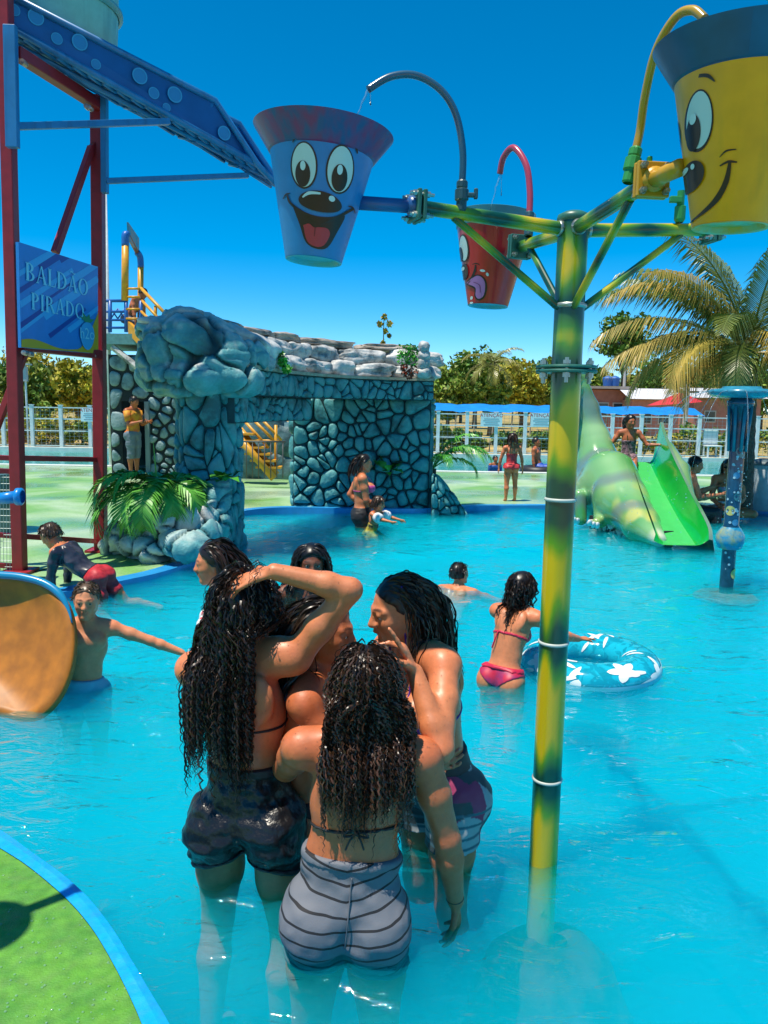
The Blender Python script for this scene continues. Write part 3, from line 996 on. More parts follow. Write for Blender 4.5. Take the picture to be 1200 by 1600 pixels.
def palm_frond(parent, base, az, el, length, droop, leaf, n, seed, c1, c2, **kw):
    rng = np.random.default_rng(seed)
    mb = frond_mesh(base, az, el, length, droop, leaf, n, rng, **kw)
    V = np.array(mb.V); nz = vnoise(V * 4.0, seed)[:, None]
    d = np.linalg.norm(V - np.array(base), axis=1)[:, None] / max(length, .01)
    f = np.clip(d * .8 + nz * .5 - .2, 0, 1)
    C = np.array(c1) * (1 - f) + np.array(c2) * f
    return mesh('frond', V, mb.F, M_LEAFG, parent, cols=C)
M_LEAFG = mat('palm_leaf', (1, 1, 1), .38, attr=True, spec=.5)

def trunk_rings(b, pts, rads, n=12):
    b.tube(pts, rads, n)

def leafy_plant(name, label, base, n, size, c1, c2, seed, spread=.15, group=None, updir=(0, 0, 1)):
    """Broad-leaved pot plant."""
    rng = np.random.default_rng(seed)
    t = thing(name, label, 'plant', base, group)
    for i in range(n):
        az = rng.uniform(0, 2 * math.pi); e = rng.uniform(.1, 1.2)
        hd = V3(math.cos(az), math.sin(az), 0)
        s = Vector(base) + hd * rng.uniform(0, spread) + V3(0, 0, rng.uniform(0, spread))
        d = hd * math.cos(e) + V3(0, 0, math.sin(e)); sd = V3(-hd.y, hd.x, 0)
        L = size * rng.uniform(.7, 1.2)
        mid = s + d * L * .5; tip = s + d * L + V3(0, 0, -L * .35)
        W = L * .36
        V = [s, s + d * L * .25 + sd * W * .8, mid + sd * W, tip, mid - sd * W, s + d * L * .25 - sd * W * .8, mid + V3(0, 0, -L * .05), s + d * L * .25 - V3(0, 0, L * .03)]
        F = [[0, 1, 7], [0, 7, 5], [1, 2, 6, 7], [7, 6, 4, 5], [2, 3, 6], [6, 3, 4]]
        f = rng.uniform()
        mesh('leaf', V, F, M_LEAFG, t, smooth=True, cols=np.tile(np.array(c1) * f + np.array(c2) * (1 - f), (len(V), 1)))
    return t

# ------------------------------------------------------------------ stone grotto
def carved_rock(name, S, res, ncell, seed, m, parent, groove=.05, ca=(.055, .25, .27), cb=(.13, .36, .37), gw=.045, pw=1.0):
    """Concrete rock mass carved into blocks: joints are cut along the borders of 3-D cells, blocks stand out unevenly."""
    lo, n = S.grid(res, pad=.12); F = S.field(lo, n, res)
    V, Q = nets(F, lo, res); V = relax_mesh(V, Q, 3)
    rng = np.random.default_rng(seed)
    seeds = V[rng.choice(len(V), ncell, replace=False)] + rng.normal(size=(ncell, 3)) * .05
    W = V + (np.stack([vnoise(V * 3.5 + q * 7, seed + q) for q in range(3)], 1) - .5) * .22
    D = np.sqrt(((W[:, None, :] - seeds[None]) ** 2).sum(2) * 1.0)
    o = np.sort(D, 1); e = o[:, 1] - o[:, 0]; cid = D.argmin(1)
    nrm = np.zeros_like(V)
    fn = np.cross(V[Q[:, 2]] - V[Q[:, 0]], V[Q[:, 3]] - V[Q[:, 1]])
    for k in range(4): np.add.at(nrm, Q[:, k], fn)
    nrm /= np.linalg.norm(nrm, axis=1)[:, None] + 1e-9
    g = np.clip(1 - e / gw, 0, 1)
    lift = rng.uniform(-.02, .05, ncell)[cid] + (vnoise(V * 5, seed) - .5) * .05 + (vnoise(V * 14, seed + 1) - .5) * .03 - .03 * np.clip(1 - np.abs(vnoise(V * np.array((3, 3, 9)) + 5, seed + 6) - .5) * 14, 0, 1)
    V = V + nrm * (lift * (1 - g) - groove * g ** 1.5)[:, None]
    nz = vnoise(V * 5, seed + 3)[:, None]; n2 = vnoise(V * 17, seed + 4)[:, None]
    C = np.array(ca) * (1 - nz) + np.array(cb) * nz
    rim = np.clip(1 - np.abs(e - .065) / .03, 0, 1)[:, None] * np.clip((n2 - .40) * 4, 0, 1)
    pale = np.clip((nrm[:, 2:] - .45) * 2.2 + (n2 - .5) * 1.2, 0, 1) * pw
    C = C * (1 - pale) + np.array((.55, .52, .47)) * pale        # upper faces lightened: sunlight on the tops put into the colour
    C = C * (1 - .35 * rim) + np.array((.5, .6, .58)) * .35 * rim
    gg = np.clip(g * 1.5 - .25, 0, 1)[:, None]; C = C * (1 - gg) + np.array((.012, .04, .045)) * gg
    return mesh(name, V, Q, m, parent, smooth=True, cols=C)
M_CARVED = mat('carved_concrete', (1, 1, 1), .55, attr=True, var=.12, vscale=14, bump=.35, bscale=40)
def build_grotto():
    t = thing('stone_grotto', 'teal painted stone grotto with arch and boulder roof at the pool edge', 'grotto', (-.6, 11.4, 0))
    Yw = 11.75
    xl, xr = P(458, 700, y=Yw).x, P(672, 700, y=Yw).x
    zt = 1.74
    z0 = -.35
    # main wall: solid core with cobbles on front, left jamb and right end
    b = MB(); b.box(((xl + xr) / 2, Yw + .45, (z0 + zt) / 2), (xr - xl, .9, zt - z0)); b.build('wall_core', M_MORTAR, t)
    W, Hh = xr - xl, zt - z0
    stones_on(lambda u, v: V3(xl + u, Yw, z0 + v), lambda u, v: V3(0, -1, 0), W, Hh, 118, 3, M_TEAL, t, thick=.07, gap=.012)
    stones_on(lambda u, v: V3(xl, Yw + u, z0 + v), lambda u, v: V3(-1, 0, 0), .9, Hh, 34, 4, M_TEAL, t, thick=.06)
    stones_on(lambda u, v: V3(xr, Yw + u, z0 + v), lambda u, v: V3(1, 0, 0), .9, Hh, 26, 5, M_TEAL, t, thick=.06)
    # curved fascia and ledge from the near pillar to the wall
    path = smooth_path([P(380, 600, y=8.15), P(408, 600, y=8.75), P(455, 600, y=9.75), P(525, 600, y=10.75), P(605, 600, y=11.3), P(678, 600, y=11.5)], 10)
    path = [V3(p.x, p.y, 0) for p in path]
    cum = [0]
    for a, c in zip(path[:-1], path[1:]): cum.append(cum[-1] + (c - a).length)
    LEN = cum[-1]
    def at(u):
        u = min(max(u, 0), LEN - 1e-4)
        i = max(k for k in range(len(cum)) if cum[k] <= u); i = min(i, len(path) - 2)
        f = (u - cum[i]) / (cum[i + 1] - cum[i])
        p = path[i].lerp(path[i + 1], f); d = (path[i + 1] - path[i]).normalized()
        return p, V3(d.y, -d.x, 0)
    zf0, zf1 = 1.70, 1.985
    inner = offset_path(path, .75)
    def slab(o, i, za, zb):
        k = MB()
        A = [p + V3(0, 0, za) for p in o]; B = [p + V3(0, 0, zb) for p in o]; C = [p + V3(0, 0, zb) for p in i]; D = [p + V3(0, 0, za) for p in i]
        for q, r in ((A, B), (B, C), (C, D), (D, A)): k.add(*strip(q, r))
        k.add([A[0], B[0], C[0], D[0]], [[0, 1, 2, 3]]); k.add([A[-1], D[-1], C[-1], B[-1]], [[0, 1, 2, 3]])
        return k
    slab(path, inner, zf0, zf1).build('fascia_core', M_MORTAR, t)
    stones_on(lambda u, v: at(u)[0] + V3(0, 0, zf0 + v), lambda u, v: at(u)[1], LEN, zf1 - zf0, 62, 6, M_TEAL, t, thick=.035, gap=.010)
    led = offset_path(path, -.05)
    slab(led, inner, zf1 + .002, zf1 + .042).build('ledge', mat('ledge_concrete', (.42, .33, .24), .8, var=.25, vscale=5, bump=.3), t)
    # lintel over the arch, between pillar and wall
    lin = [p for p in path if p.x < xl + .50]
    lo = offset_path(lin, .10); li = offset_path(lin, .60)
    slab(lo, li, 1.40, zf0 - .002).build('lintel_core', M_MORTAR, t)
    L2 = sum((b - a).length for a, b in zip(lo[:-1], lo[1:]))
    c2 = [0]
    for a, c in zip(lo[:-1], lo[1:]): c2.append(c2[-1] + (c - a).length)
    def at2(u):
        u = min(max(u, 0), L2 - 1e-4)
        i = max(k for k in range(len(c2)) if c2[k] <= u); i = min(i, len(lo) - 2)
        f = (u - c2[i]) / (c2[i + 1] - c2[i]); d = (lo[i + 1] - lo[i]).normalized()
        return lo[i].lerp(lo[i + 1], f), V3(d.y, -d.x, 0)
    stones_on(lambda u, v: at2(u)[0] + V3(0, 0, 1.40 + v), lambda u, v: at2(u)[1], L2, .30, 30, 7, M_TEAL, t, thick=.035, gap=.010)
    # near pillar
    pc = P(322, 700, y=8.35)
    pw, pd = .30, .42
    px_, py_ = pc.x, 8.55
    ring = []
    for k in range(24):
        a = 2 * math.pi * k / 24
        ring.append((math.copysign(abs(math.cos(a)) ** .7, math.cos(a)), math.copysign(abs(math.sin(a)) ** .7, math.sin(a))))
    def pil(u, v):
        a = u / 1.0
        ca, sa = math.cos(a), math.sin(a)
        g = 1 + .10 * max(0, (v - 1.2)) ** 2 + .12 * max(0, .6 - v)
        return V3(px_ + .29 * g * math.copysign(abs(ca) ** .75, ca), py_ + .45 * g * math.copysign(abs(sa) ** .75, sa), -.3 + v)
    V, F = [], []
    for j in range(12):
        for k in range(24):
            p = pil(2 * math.pi * k / 24, j * 2.2 / 11); V.append(p)
    for j in range(11):
        for k in range(24):
            F.append([j * 24 + k, j * 24 + (k + 1) % 24, (j + 1) * 24 + (k + 1) % 24, (j + 1) * 24 + k])
    mesh('pillar_core', V, F, M_MORTAR, t, smooth=True)
    def pn(u, v):
        return V3(math.cos(u), math.sin(u), 0)
    stones_on(lambda u, v: pil(u + math.pi * .86, v), lambda u, v: pn(u + math.pi * .86, v), math.pi * 1.30, 2.1, 92, 8, M_TEAL, t, thick=.055, gap=.011, aspect=1.3)
    # big overhanging boulders
    bl = [  # px, py, y, radii, yaw, tilt
        (262, 560, 8.35, (.30, .42, .40), .1, .05), (300, 535, 8.2, (.34, .40, .30), -.1, -.2), (345, 560, 8.3, (.36, .42, .33), .2, .25), (300, 590, 8.15, (.40, .38, .20), 0, .05),
        (360, 590, 8.25, (.30, .35, .17), .2, .15), (255, 520, 8.75, (.28, .45, .16), 0, .1), (320, 510, 8.6, (.42, .45, .14), .1, .22), (385, 555, 8.8, (.28, .40, .20), .4, .35), (248, 588, 8.5, (.22, .4, .2), 0, 0)]
    S = Sdf()
    for (x, y, Y, r, yw, tl) in bl:
        ct, st = math.cos(tl), math.sin(tl)
        S.ell(P(x, y, y=Y), ((ct, 0, -st), (0, 1, 0), (st, 0, ct)), r, .05)
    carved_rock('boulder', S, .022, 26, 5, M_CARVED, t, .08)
    # parapet rocks in rows on the ledge
    rng = np.random.default_rng(77)
    u = .35
    k = 0
    for row, (zz, hh, back, m, l0) in enumerate(((2.10, .115, .16, M_ROCKG, .50), (2.31, .115, .30, M_ROCKG, .62), (2.475, .055, .42, M_ROCKB, .8))):
        u = .25 if row else .5
        while u < LEN - .25:
            ln = l0 * rng.uniform(.75, 1.3)
            p, nrm = at(min(u + ln / 2, LEN - .02))
            yaw = math.atan2(nrm.x, -nrm.y)
            rock('parapet_rock', p - nrm * back + V3(0, 0, zz + rng.normal() * .008), (ln * .56, .17, hh * rng.uniform(.9, 1.15)), 300 + k, m, t, sub=4, rough=.2, yaw=yaw, box=.85)
            u += ln; k += 1
    for q in range(4):
        rock('parapet_rock', P(662, 0, y=11.35) * 0 + V3(P(662, 570, y=11.4).x, 11.42, 2.10 + q * .125), (.115 - q * .012, .13, .085), 360 + q, M_ROCKG, t, sub=3, rough=.14)
    # lit grey rocks where the boulder meets the roof
    for q, (x, y, Y, r, tl) in enumerate(((395, 535, 8.9, (.22, .3, .10), .35), (412, 545, 9.2, (.2, .3, .12), .3), (372, 522, 8.8, (.26, .35, .09), .35), (405, 566, 9.0, (.18, .2, .09), .1), (428, 568, 9.4, (.2, .2, .08), 0), (350, 512, 8.9, (.2, .3, .08), .3), (300, 503, 8.75, (.3, .35, .07), .05), (250, 505, 8.6, (.2, .3, .06), 0))):
        rock('boulder', P(x, y, y=Y), r, 380 + q, M_ROCKG, t, sub=3, rough=.16, tilt=tl)
    # buttress of cobbles at the right end
    bx0 = xr + .02
    def but(u, v):
        w = .62 * (1 - (v / .78) ** 1.5 * .85)
        return V3(bx0 + u / .7 * w, Yw - .18 + .25 * u / .7 - .12 * (1 - v / .8) , -.2 + v)
    V, F = [], []
    for j in range(9):
        for i in range(7):
            p = but(i * .7 / 6, j * .8 / 8); V.append(p)
    for j in range(8):
        for i in range(6): F.append([j * 7 + i, j * 7 + i + 1, (j + 1) * 7 + i + 1, (j + 1) * 7 + i])
    nb = len(V)
    V2 = [V3(p.x * .6 + bx0 * .4, Yw + .5, p.z) for p in V]
    V = V + V2
    F += [[f[3] + nb, f[2] + nb, f[1] + nb, f[0] + nb] for f in list(F)]
    F += [[j * 7 + 6, nb + j * 7 + 6, nb + (j + 1) * 7 + 6, (j + 1) * 7 + 6] for j in range(8)]
    mesh('buttress_core', V, F, M_MORTAR, t)
    stones_on(but, lambda u, v: V3(.35, -.85, .35).normalized(), .7, .8, 26, 11, M_TEAL, t, thick=.06, gap=.012)
    return at, LEN
M_ROCKB = rock_mat('brown_capping_rock', (.26, .22, .18), (.10, .08, .07), (.45, .40, .34))
GROTTO_AT, GROTTO_LEN = build_grotto()

def build_planter():
    """Low rock bed with palm in front of the grotto pillar."""
    c = P(262, 872, z=.06)
    t = thing('rock_planter', 'low bed of white and teal rocks on the deck edge before the pillar', 'planter', (c.x, c.y, .06))
    rs = [(215, 848, 7.55, (.20, .22, .14), M_ROCKG), (245, 858, 7.45, (.20, .2, .13), M_ROCKG), (196, 838, 7.75, (.18, .2, .16), M_ROCKG), (262, 815, 7.6, (.22, .22, .17), M_ROCKG), (300, 812, 7.65, (.20, .2, .19), M_ROCKG), (230, 815, 7.75, (.2, .2, .18), M_ROCKG),
          (290, 856, 7.30, (.22, .18, .12), M_BOULD), (318, 838, 7.55, (.16, .2, .16), M_BOULD), (338, 815, 7.9, (.14, .22, .22), M_BOULD), (340, 780, 8.05, (.13, .2, .20), M_BOULD), (275, 785, 7.9, (.22, .2, .12), M_ROCKG), (310, 785, 7.95, (.16, .2, .12), M_ROCKG), (180, 852, 7.8, (.14, .16, .09), M_ROCKG), (268, 846, 7.42, (.12, .1, .1), M_ROCKG), (325, 862, 7.5, (.1, .12, .08), M_BOULD)]
    SW, ST = Sdf(), Sdf()
    for k, (x, y, Y, r, m) in enumerate(rs):
        (SW if m is M_ROCKG else ST).ell(P(x, y, y=Y), np.eye(3), r, .03)
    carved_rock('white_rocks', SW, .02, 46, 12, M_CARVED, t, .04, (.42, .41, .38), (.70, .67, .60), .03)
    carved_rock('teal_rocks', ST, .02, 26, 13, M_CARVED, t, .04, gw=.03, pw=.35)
    base = P(246, 765, y=7.75)
    p = thing('potted_palm', 'green feather palm drooping over the rock planter left of the pillar', 'palm', base)
    b = MB(); b.tube([base - V3(0, 0, .35), base + V3(0, 0, .05)], [.07, .05], 8); b.build('trunk', M_BARK, p, smooth=True)
    G1, G2 = (.04, .18, .02), (.14, .44, .05)
    fr = [(3.3, .35, 1.15, 2.1), (3.7, .75, 1.0, 2.0), (2.7, .7, 1.0, 1.8), (4.3, .45, 1.05, 2.5), (4.75, .55, 1.15, 2.7), (5.3, .6, .85, 2.2), (5.8, .55, .9, 2.0), (6.25, .5, .8, 1.9), (.5, .7, .8, 1.8), (1.6, .8, .7, 1.7), (3.9, 1.0, .8, 2.4), (5.0, .95, .7, 2.2), (3.5, .15, 1.1, 1.6)]
    for k, (az, el, L, dr) in enumerate(fr):
        palm_frond(p, base, az, el, L * .85, dr + .9, .25, 36, 600 + k, G1, G2, fold=.35, vee=.3, lw=.06)
    b = MB(); b.tube([base, base + V3(-.02, 0, .3), base + V3(-.03, 0, .48)], [.012, .008, .002], 5); b.build('spear_leaf', mat('spear_green', (.2, .4, .06), .5), p)
    # broad leaved plant on the pillar rocks, plant in the wall
    leafy_plant('leafy_plant', 'broad leaved plant on the rocks beside the grotto arch', P(350, 752, y=7.95), 16, .17, (.02, .12, .01), (.08, .35, .03), 31, .08)
    leafy_plant('leafy_plant', 'broad leaved plant growing out of the grotto wall behind the pink bikini woman', P(604, 738, y=11.66), 26, .22, (.02, .10, .01), (.10, .40, .04), 32, .16)
    # ivy on the roof
    rng = np.random.default_rng(8)
    for lab, pts, cols in (('green ivy trailing over the left end of the grotto roof', [(432, 548, 9.3), (437, 556, 9.25), (442, 566, 9.2), (448, 576, 9.2)], [(.05, .30, .02), (.09, .40, .03)]),
                           ('green ivy with red lower leaves on the right end of the grotto roof', [(632, 548, 11.1), (645, 548, 11.15), (630, 560, 11.1), (645, 562, 11.1), (638, 554, 11.1)], [(.05, .30, .02), (.09, .40, .03), (.03, .2, .02)])):
        c0 = P(*pts[-1][:2], y=pts[-1][2])
        iv = thing('ivy', lab, 'plant', c0)
        Vv, Ff, Cc = leaf_cloud(rng, [P(x, y, y=Y) for x, y, Y in pts], [.06 if len(pts) == 4 else .10] * len(pts), 90, .045, cols)
        mesh('foliage', Vv, Ff, M_LEAFG, iv, cols=Cc)
        if len(pts) == 5:
            Vv, Ff, Cc = leaf_cloud(rng, [P(632, 578, y=11.1), P(645, 580, y=11.1), P(638, 584, y=11.1)], [.08] * 3, 80, .045, [(.30, .03, .01), (.2, .05, .02)])
            mesh('red_leaves', Vv, Ff, M_LEAFG, iv, cols=Cc)
    # small arching palm at the right end of the wall
    base = P(676, 742, y=11.9)
    p = thing('small_palm', 'small bright green palm arching out beside the grotto right end', 'palm', base)
    b = MB(); b.tube([base - V3(0, 0, .3), base + V3(.02, 0, .1)], [.05, .035], 8); b.build('trunk', M_BARK, p, smooth=True)
    for k, (az, el, L, dr, Lf) in enumerate(((.1, .95, 1.15, 2.3, .22), (-.5, 1.0, 1.1, 2.4, .22), (-.2, 1.25, .95, 1.6, .2), (.6, .9, 1.0, 2.2, .2), (-1.2, 1.0, .8, 2.5, .18), (2.6, 1.35, .8, 1.2, .16), (-.05, .7, .9, 2.6, .2))):
        palm_frond(p, base + V3(0, 0, .1), az, el, L, dr, Lf, 34, 640 + k, (.03, .18, .02), (.12, .45, .04), fold=.5, vee=.3)
build_planter()

def build_right_palm():
    base = P(1157, 792, y=11.6); base.z = .06
    crown = P(1168, 560, y=11.6)
    p = thing('coconut_palm', 'large coconut palm with browning fronds at the right edge', 'palm', base)
    b = MB()
    pts = [base.lerp(crown, i / 24) for i in range(25)]
    b.tube(pts, [(.17 - .03 * i / 24) * (1 + .07 * (i % 2)) for i in range(25)], 12)
    b.build('trunk', mat('palm_trunk', (.075, .055, .04), .9, var=.4, vscale=9, bump=.8, bscale=26), p, smooth=True)
    G1, G2, Y1, Y2 = (.07, .12, .02), (.20, .24, .04), (.30, .20, .03), (.55, .34, .07)
    fr = [(3.05, .62, 2.7, 1.5, 1), (2.6, .95, 2.6, 1.1, 0), (3.5, .95, 2.6, 1.3, 1), (1.9, 1.25, 2.5, .8, 0), (.6, 1.1, 2.6, 1.0, 0), (-.2, .9, 2.5, 1.3, 0), (4.6, 1.2, 2.3, 1.1, 0), (5.4, .9, 2.4, 1.4, 0), (3.15, .35, 2.5, 1.25, 1), (3.4, .12, 1.75, 2.1, 2), (3.9, .2, 1.5, 2.2, 2),
          (2.9, 1.1, 2.7, 1.5, 0), (3.3, 1.25, 2.6, 1.0, 0), (0.1, .4, 2.2, 1.6, 1), (5.9, .2, 1.8, 2.2, 2), (2.3, .5, 2.4, 1.5, 0), (4.1, .7, 2.2, 1.7, 0), (1.2, .7, 2.3, 1.4, 0), (5.0, .1, 1.3, 2.0, 2), (3.0, .85, 2.9, 1.4, 0), (3.2, .55, 2.3, 1.9, 1), (3.6, .45, 2.2, 2.3, 1), (2.75, .3, 2.3, 2.0, 1), (4.2, .4, 1.9, 2.4, 0), (3.1, 1.0, 2.8, 1.8, 1), (4.7, .6, 1.9, 2.2, 1), (5.2, .5, 1.8, 2.3, 1)]
    for k, (az, el, L, dr, c) in enumerate(fr):
        c1, c2 = ((G1, G2), (G2, Y2), (Y1, Y2))[c]
        palm_frond(p, crown + V3(0, 0, .05), az, el, L * .92, dr, .52, 72, 700 + k, c1, c2, width=.022, fold=.55, vee=.15, tipdroop=.1, lw=.018)
    return base
build_right_palm()
def build_far_palm():
    Y = 44.0; c = P(770, 566, y=Y); base = V3(c.x, Y, 0)
    p = thing('distant_palm', 'small distant palm rising among the trees right of the grotto', 'palm', base)
    b = MB(); b.tube([base, base.lerp(c, .5) + V3(.15, 0, 0), c], [.22, .17, .13], 8); b.build('trunk', M_BARK, p, smooth=True)
    for k in range(15):
        palm_frond(p, c, k * .84, .9 - .09 * k, 2.0, 1.5, .55, 22, 760 + k, (.10, .14, .02), (.30, .28, .05), width=.04, fold=.4, lw=.05)
build_far_palm()

# ------------------------------------------------------------------ painted stone tower with slide platform behind
M_YEL = mat('yellow_steel', (.62, .30, .02), .4, var=.12, vscale=6)
M_BLUS = mat('blue_steel', (.015, .12, .42), .4, var=.12, vscale=6)
def build_tower():
    Y = 16.8
    t = thing('painted_stone_tower', 'dark wall painted with big grey stones and a doorway below the slide platform', 'tower', (P(210, 700, y=Y).x, Y, .06))
    x0, x1 = P(172, 650, y=Y).x, P(292, 650, y=Y).x
    xd0, xd1 = P(190, 650, y=Y).x, P(229, 650, y=Y).x
    zt = 2.62; zd = P(200, 627, y=Y).z
    for a, c, za, zb in ((x0, xd0, .06, zt), (xd1, x1, .06, zt), (xd0, xd1, zd, zt)):
        b = MB(); b.box(((a + c) / 2, Y + .12, (za + zb) / 2), (c - a, .24, zb - za)); b.build('wall_core', M_MORTARD, t)
    def keep(u, v):
        return not (xd0 - x0 - .02 < u < xd1 - x0 + .02 and v < zd - .06)
    stones_on(lambda u, v: V3(x0 + u, Y, .06 + v), lambda u, v: V3(0, -1, 0), x1 - x0, zt - .06, 62, 21, M_GREYST, t, thick=.05, gap=.028, keep=keep, relax=3)
    # dark inside behind the doorway, door frame
    b = MB(); b.box((x0 + .9, Y + 2.4, 1.3), (2.4, .1, 2.5)); b.box((x0 - .02, Y + 1.3, 1.3), (.1, 2.2, 2.5)); b.box((x0 + 1.7, Y + 1.3, 2.52), (3.4, 2.6, .1)); b.build('inner_wall', M_MORTARD, t)
    b = MB(); b.box((xd1 + .03, Y - .05, zd / 2 + .03), (.09, .1, zd - .06)); b.build('door_jamb', mat('grey_jamb', (.2, .27, .28), .5), t)
    # sloping capping beam
    b = MB(); pa, pb = P(176, 542, y=Y - .1), P(236, 592, y=Y - .3); b.tube([pa, pb], .07, 6); b.build('sloping_beam', M_ROCKG, t)
    # platform
    zp = P(200, 522, y=Y).z
    b = MB(); b.box(((x0 + x1) / 2 - .35, Y + .9, zp - .12), (x1 - x0 + .5, 2.2, .22)); b.build('platform', mat('platform_teal', (.10, .26, .28), .6, var=.2), t)
    # railings: blue at left, yellow at right
    rb = thing('slide_stair', 'blue and yellow railed stair platform with a yellow arch above the stone tower', 'stair', (x0 + .5, Y, zp))
    def rail(pts, r, m, n='rail'):
        k = MB(); k.tube(pts, r, 6); return k.build(n, m, rb, smooth=True)
    Yf = Y - .05
    for y in (470, 487, 500, 512): rail([P(120, y, y=Yf), P(196, y, y=Yf)], .035 if y == 470 else .028, M_BLUS)
    for x in (163, 172, 197, 220): rail([P(x, 519, y=Yf), P(x, 470, y=Yf)], .04, M_BLUS, 'post')
    for x0_, x1_ in ((173, 184), (184, 195)):
        rail([P(x0_, 482, y=Yf + .3), P(x1_, 498, y=Yf + .3)], .016, M_BLUS); rail([P(x1_, 482, y=Yf + .3), P(x0_, 498, y=Yf + .3)], .016, M_BLUS)
    for y in (451, 464, 483, 498): rail([P(197, y, y=Yf - .02), P(219, y, y=Yf - .02)], .026, M_YEL)
    # arch posts and board
    rail([P(195, 470, y=Yf), P(196, 384, y=Yf)], .075, M_YEL, 'arch_post'); rail([P(219, 512, y=Yf + .8), P(220, 418, y=Yf + .8)], .065, M_YEL, 'arch_post')
    rail(smooth_path([P(196, 384, y=Yf), P(196, 368, y=Yf), P(199, 366, y=Yf + .05)], 4), .08, M_BLUS, 'elbow')
    rail(smooth_path([P(220, 418, y=Yf + .8), P(219, 402, y=Yf + .8), P(214, 394, y=Yf + .7)], 4), .07, M_BLUS, 'elbow')
    rail([P(199, 366, y=Yf + .05), P(214, 394, y=Yf + .7)], .05, mat('rust_beam', (.3, .10, .05), .6), 'crossbeam')
    a, c, d, e = P(198, 347, y=Yf), P(215, 372, y=Yf + .75), P(215, 395, y=Yf + .75), P(199, 375, y=Yf)
    k = MB(); o = V3(.03, .02, 0); k.add([a, c, d, e, a + o, c + o, d + o, e + o], [[0, 1, 2, 3], [7, 6, 5, 4], [0, 4, 5, 1], [1, 5, 6, 2], [2, 6, 7, 3], [3, 7, 4, 0]])
    k.build('board', mat('small_sign_blue', (.05, .25, .38), .5, col2=(.4, .25, .2), vscale=3), rb)
    # yellow stair rails going down behind the boulder
    for (x1_, y1_, x2, y2, r) in ((220, 450, 268, 500, .035), (222, 470, 250, 500, .03), (220, 486, 240, 506, .03), (219, 505, 236, 520, .03)):
        rail([P(x1_, y1_, y=Yf), P(x2, y2, y=Yf - .5)], r, M_YEL)
    rail([P(243, 478, y=Yf - .2), P(243, 502, y=Yf - .2)], .035, M_YEL, 'post')
    k = MB(); a, c = P(200, 512, y=Yf - .06), P(238, 552, y=Yf - .6); w = V3(0, 0, .13)
    k.add([a + w, c + w, c - w, a - w, a + w + V3(.05, .06, 0), c + w + V3(.05, .06, 0), c - w + V3(.05, .06, 0), a - w + V3(.05, .06, 0)], [[0, 1, 2, 3], [7, 6, 5, 4], [0, 4, 5, 1], [3, 2, 6, 7], [1, 5, 6, 2], [0, 3, 7, 4]])
    k.build('stringer', M_YEL, rb)
    # thin white pole behind
    pp = P(166, 480, y=18.5)
    tt = thing('flag_pole', 'thin pale pole standing behind the right red tower post', 'pole', (pp.x, 18.5, .06))
    b = MB(); b.tube([V3(pp.x, 18.5, .06), P(164, 300, y=18.5)], [.06, .04], 8); b.build('shaft', M_POST, tt, smooth=True)
    # yellow stair seen through the arch
    s = thing('yellow_stair', 'yellow steel stair seen through the grotto arch', 'stair', P(410, 748, y=15.2))
    def y_rail(a, c, r, Y=15.2, n='rail', m=M_YEL):
        k = MB(); k.tube([P(*a, y=Y), P(*c, y=Y)], r, 6); k.build(n, m, s, smooth=True)
    y_rail((372, 668, ), (432, 742), .075, n='stringer'); y_rail((372, 682), (428, 748), .075, Y=14.9, n='stringer')
    for (a, c) in (((384, 660), (420, 700)), ((398, 658), (430, 690)), ((410, 656), (440, 688)), ((376, 690), (402, 716))): y_rail(a, c, .03)
    y_rail((431, 664), (431, 744), .035, n='post'); y_rail((400, 688), (440, 689), .025)
    for q in range(6):
        f = q / 6; a = P(378 + 52 * f, 678 + 62 * f, y=15.1); k = MB(); k.box(a, (.5, .35, .04)); k.build('tread', M_YEL, s)
    for q in range(9):
        y_rail((366 + q * 9.5, 690), (366 + q * 9.5, 747), .012, Y=14.3, n='baluster', m=mat('dark_rail', (.08, .08, .08), .5))
    y_rail((364, 690), (446, 690), .018, Y=14.3, m=MATS['dark_rail'])
    # dark rock wall behind that stair
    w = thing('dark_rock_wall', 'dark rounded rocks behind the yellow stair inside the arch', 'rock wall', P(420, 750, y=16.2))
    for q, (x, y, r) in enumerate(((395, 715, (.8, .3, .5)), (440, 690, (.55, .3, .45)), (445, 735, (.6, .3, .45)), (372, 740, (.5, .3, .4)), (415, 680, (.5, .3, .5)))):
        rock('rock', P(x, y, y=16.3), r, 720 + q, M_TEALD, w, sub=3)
M_GREYST = rock_mat('painted_grey_stone', (.15, .25, .27), (.07, .12, .13), (.28, .38, .40))
build_tower()
# ------------------------------------------------------------------ red tower, chute, barrel, sign
M_REDST = mat('red_steel', (.30, .012, .018), .42, var=.15, vscale=5, dirt=((.10, .02, .02), .5))
M_CHUTE = mat('blue_chute', (.02, .17, .40), .38, var=.12, vscale=3, dirt=((.02, .08, .18), .5))
M_CHUTEP = mat('blue_chute_panel', (.012, .10, .32), .35, var=.12, vscale=2)
def beam(b, p, q, w, d=None, up=(0, 0, 1)):
    p, q = Vector(p), Vector(q); z = (q - p).normalized()
    ref = Vector(up) if abs(z.dot(Vector(up))) < .95 else V3(0, 1, 0)
    x = z.cross(ref).normalized(); y = z.cross(x)
    b.box((p + q) / 2, (w, d or w, (q - p).length), (x, y, z), bev=min(w, d or w) * .08)

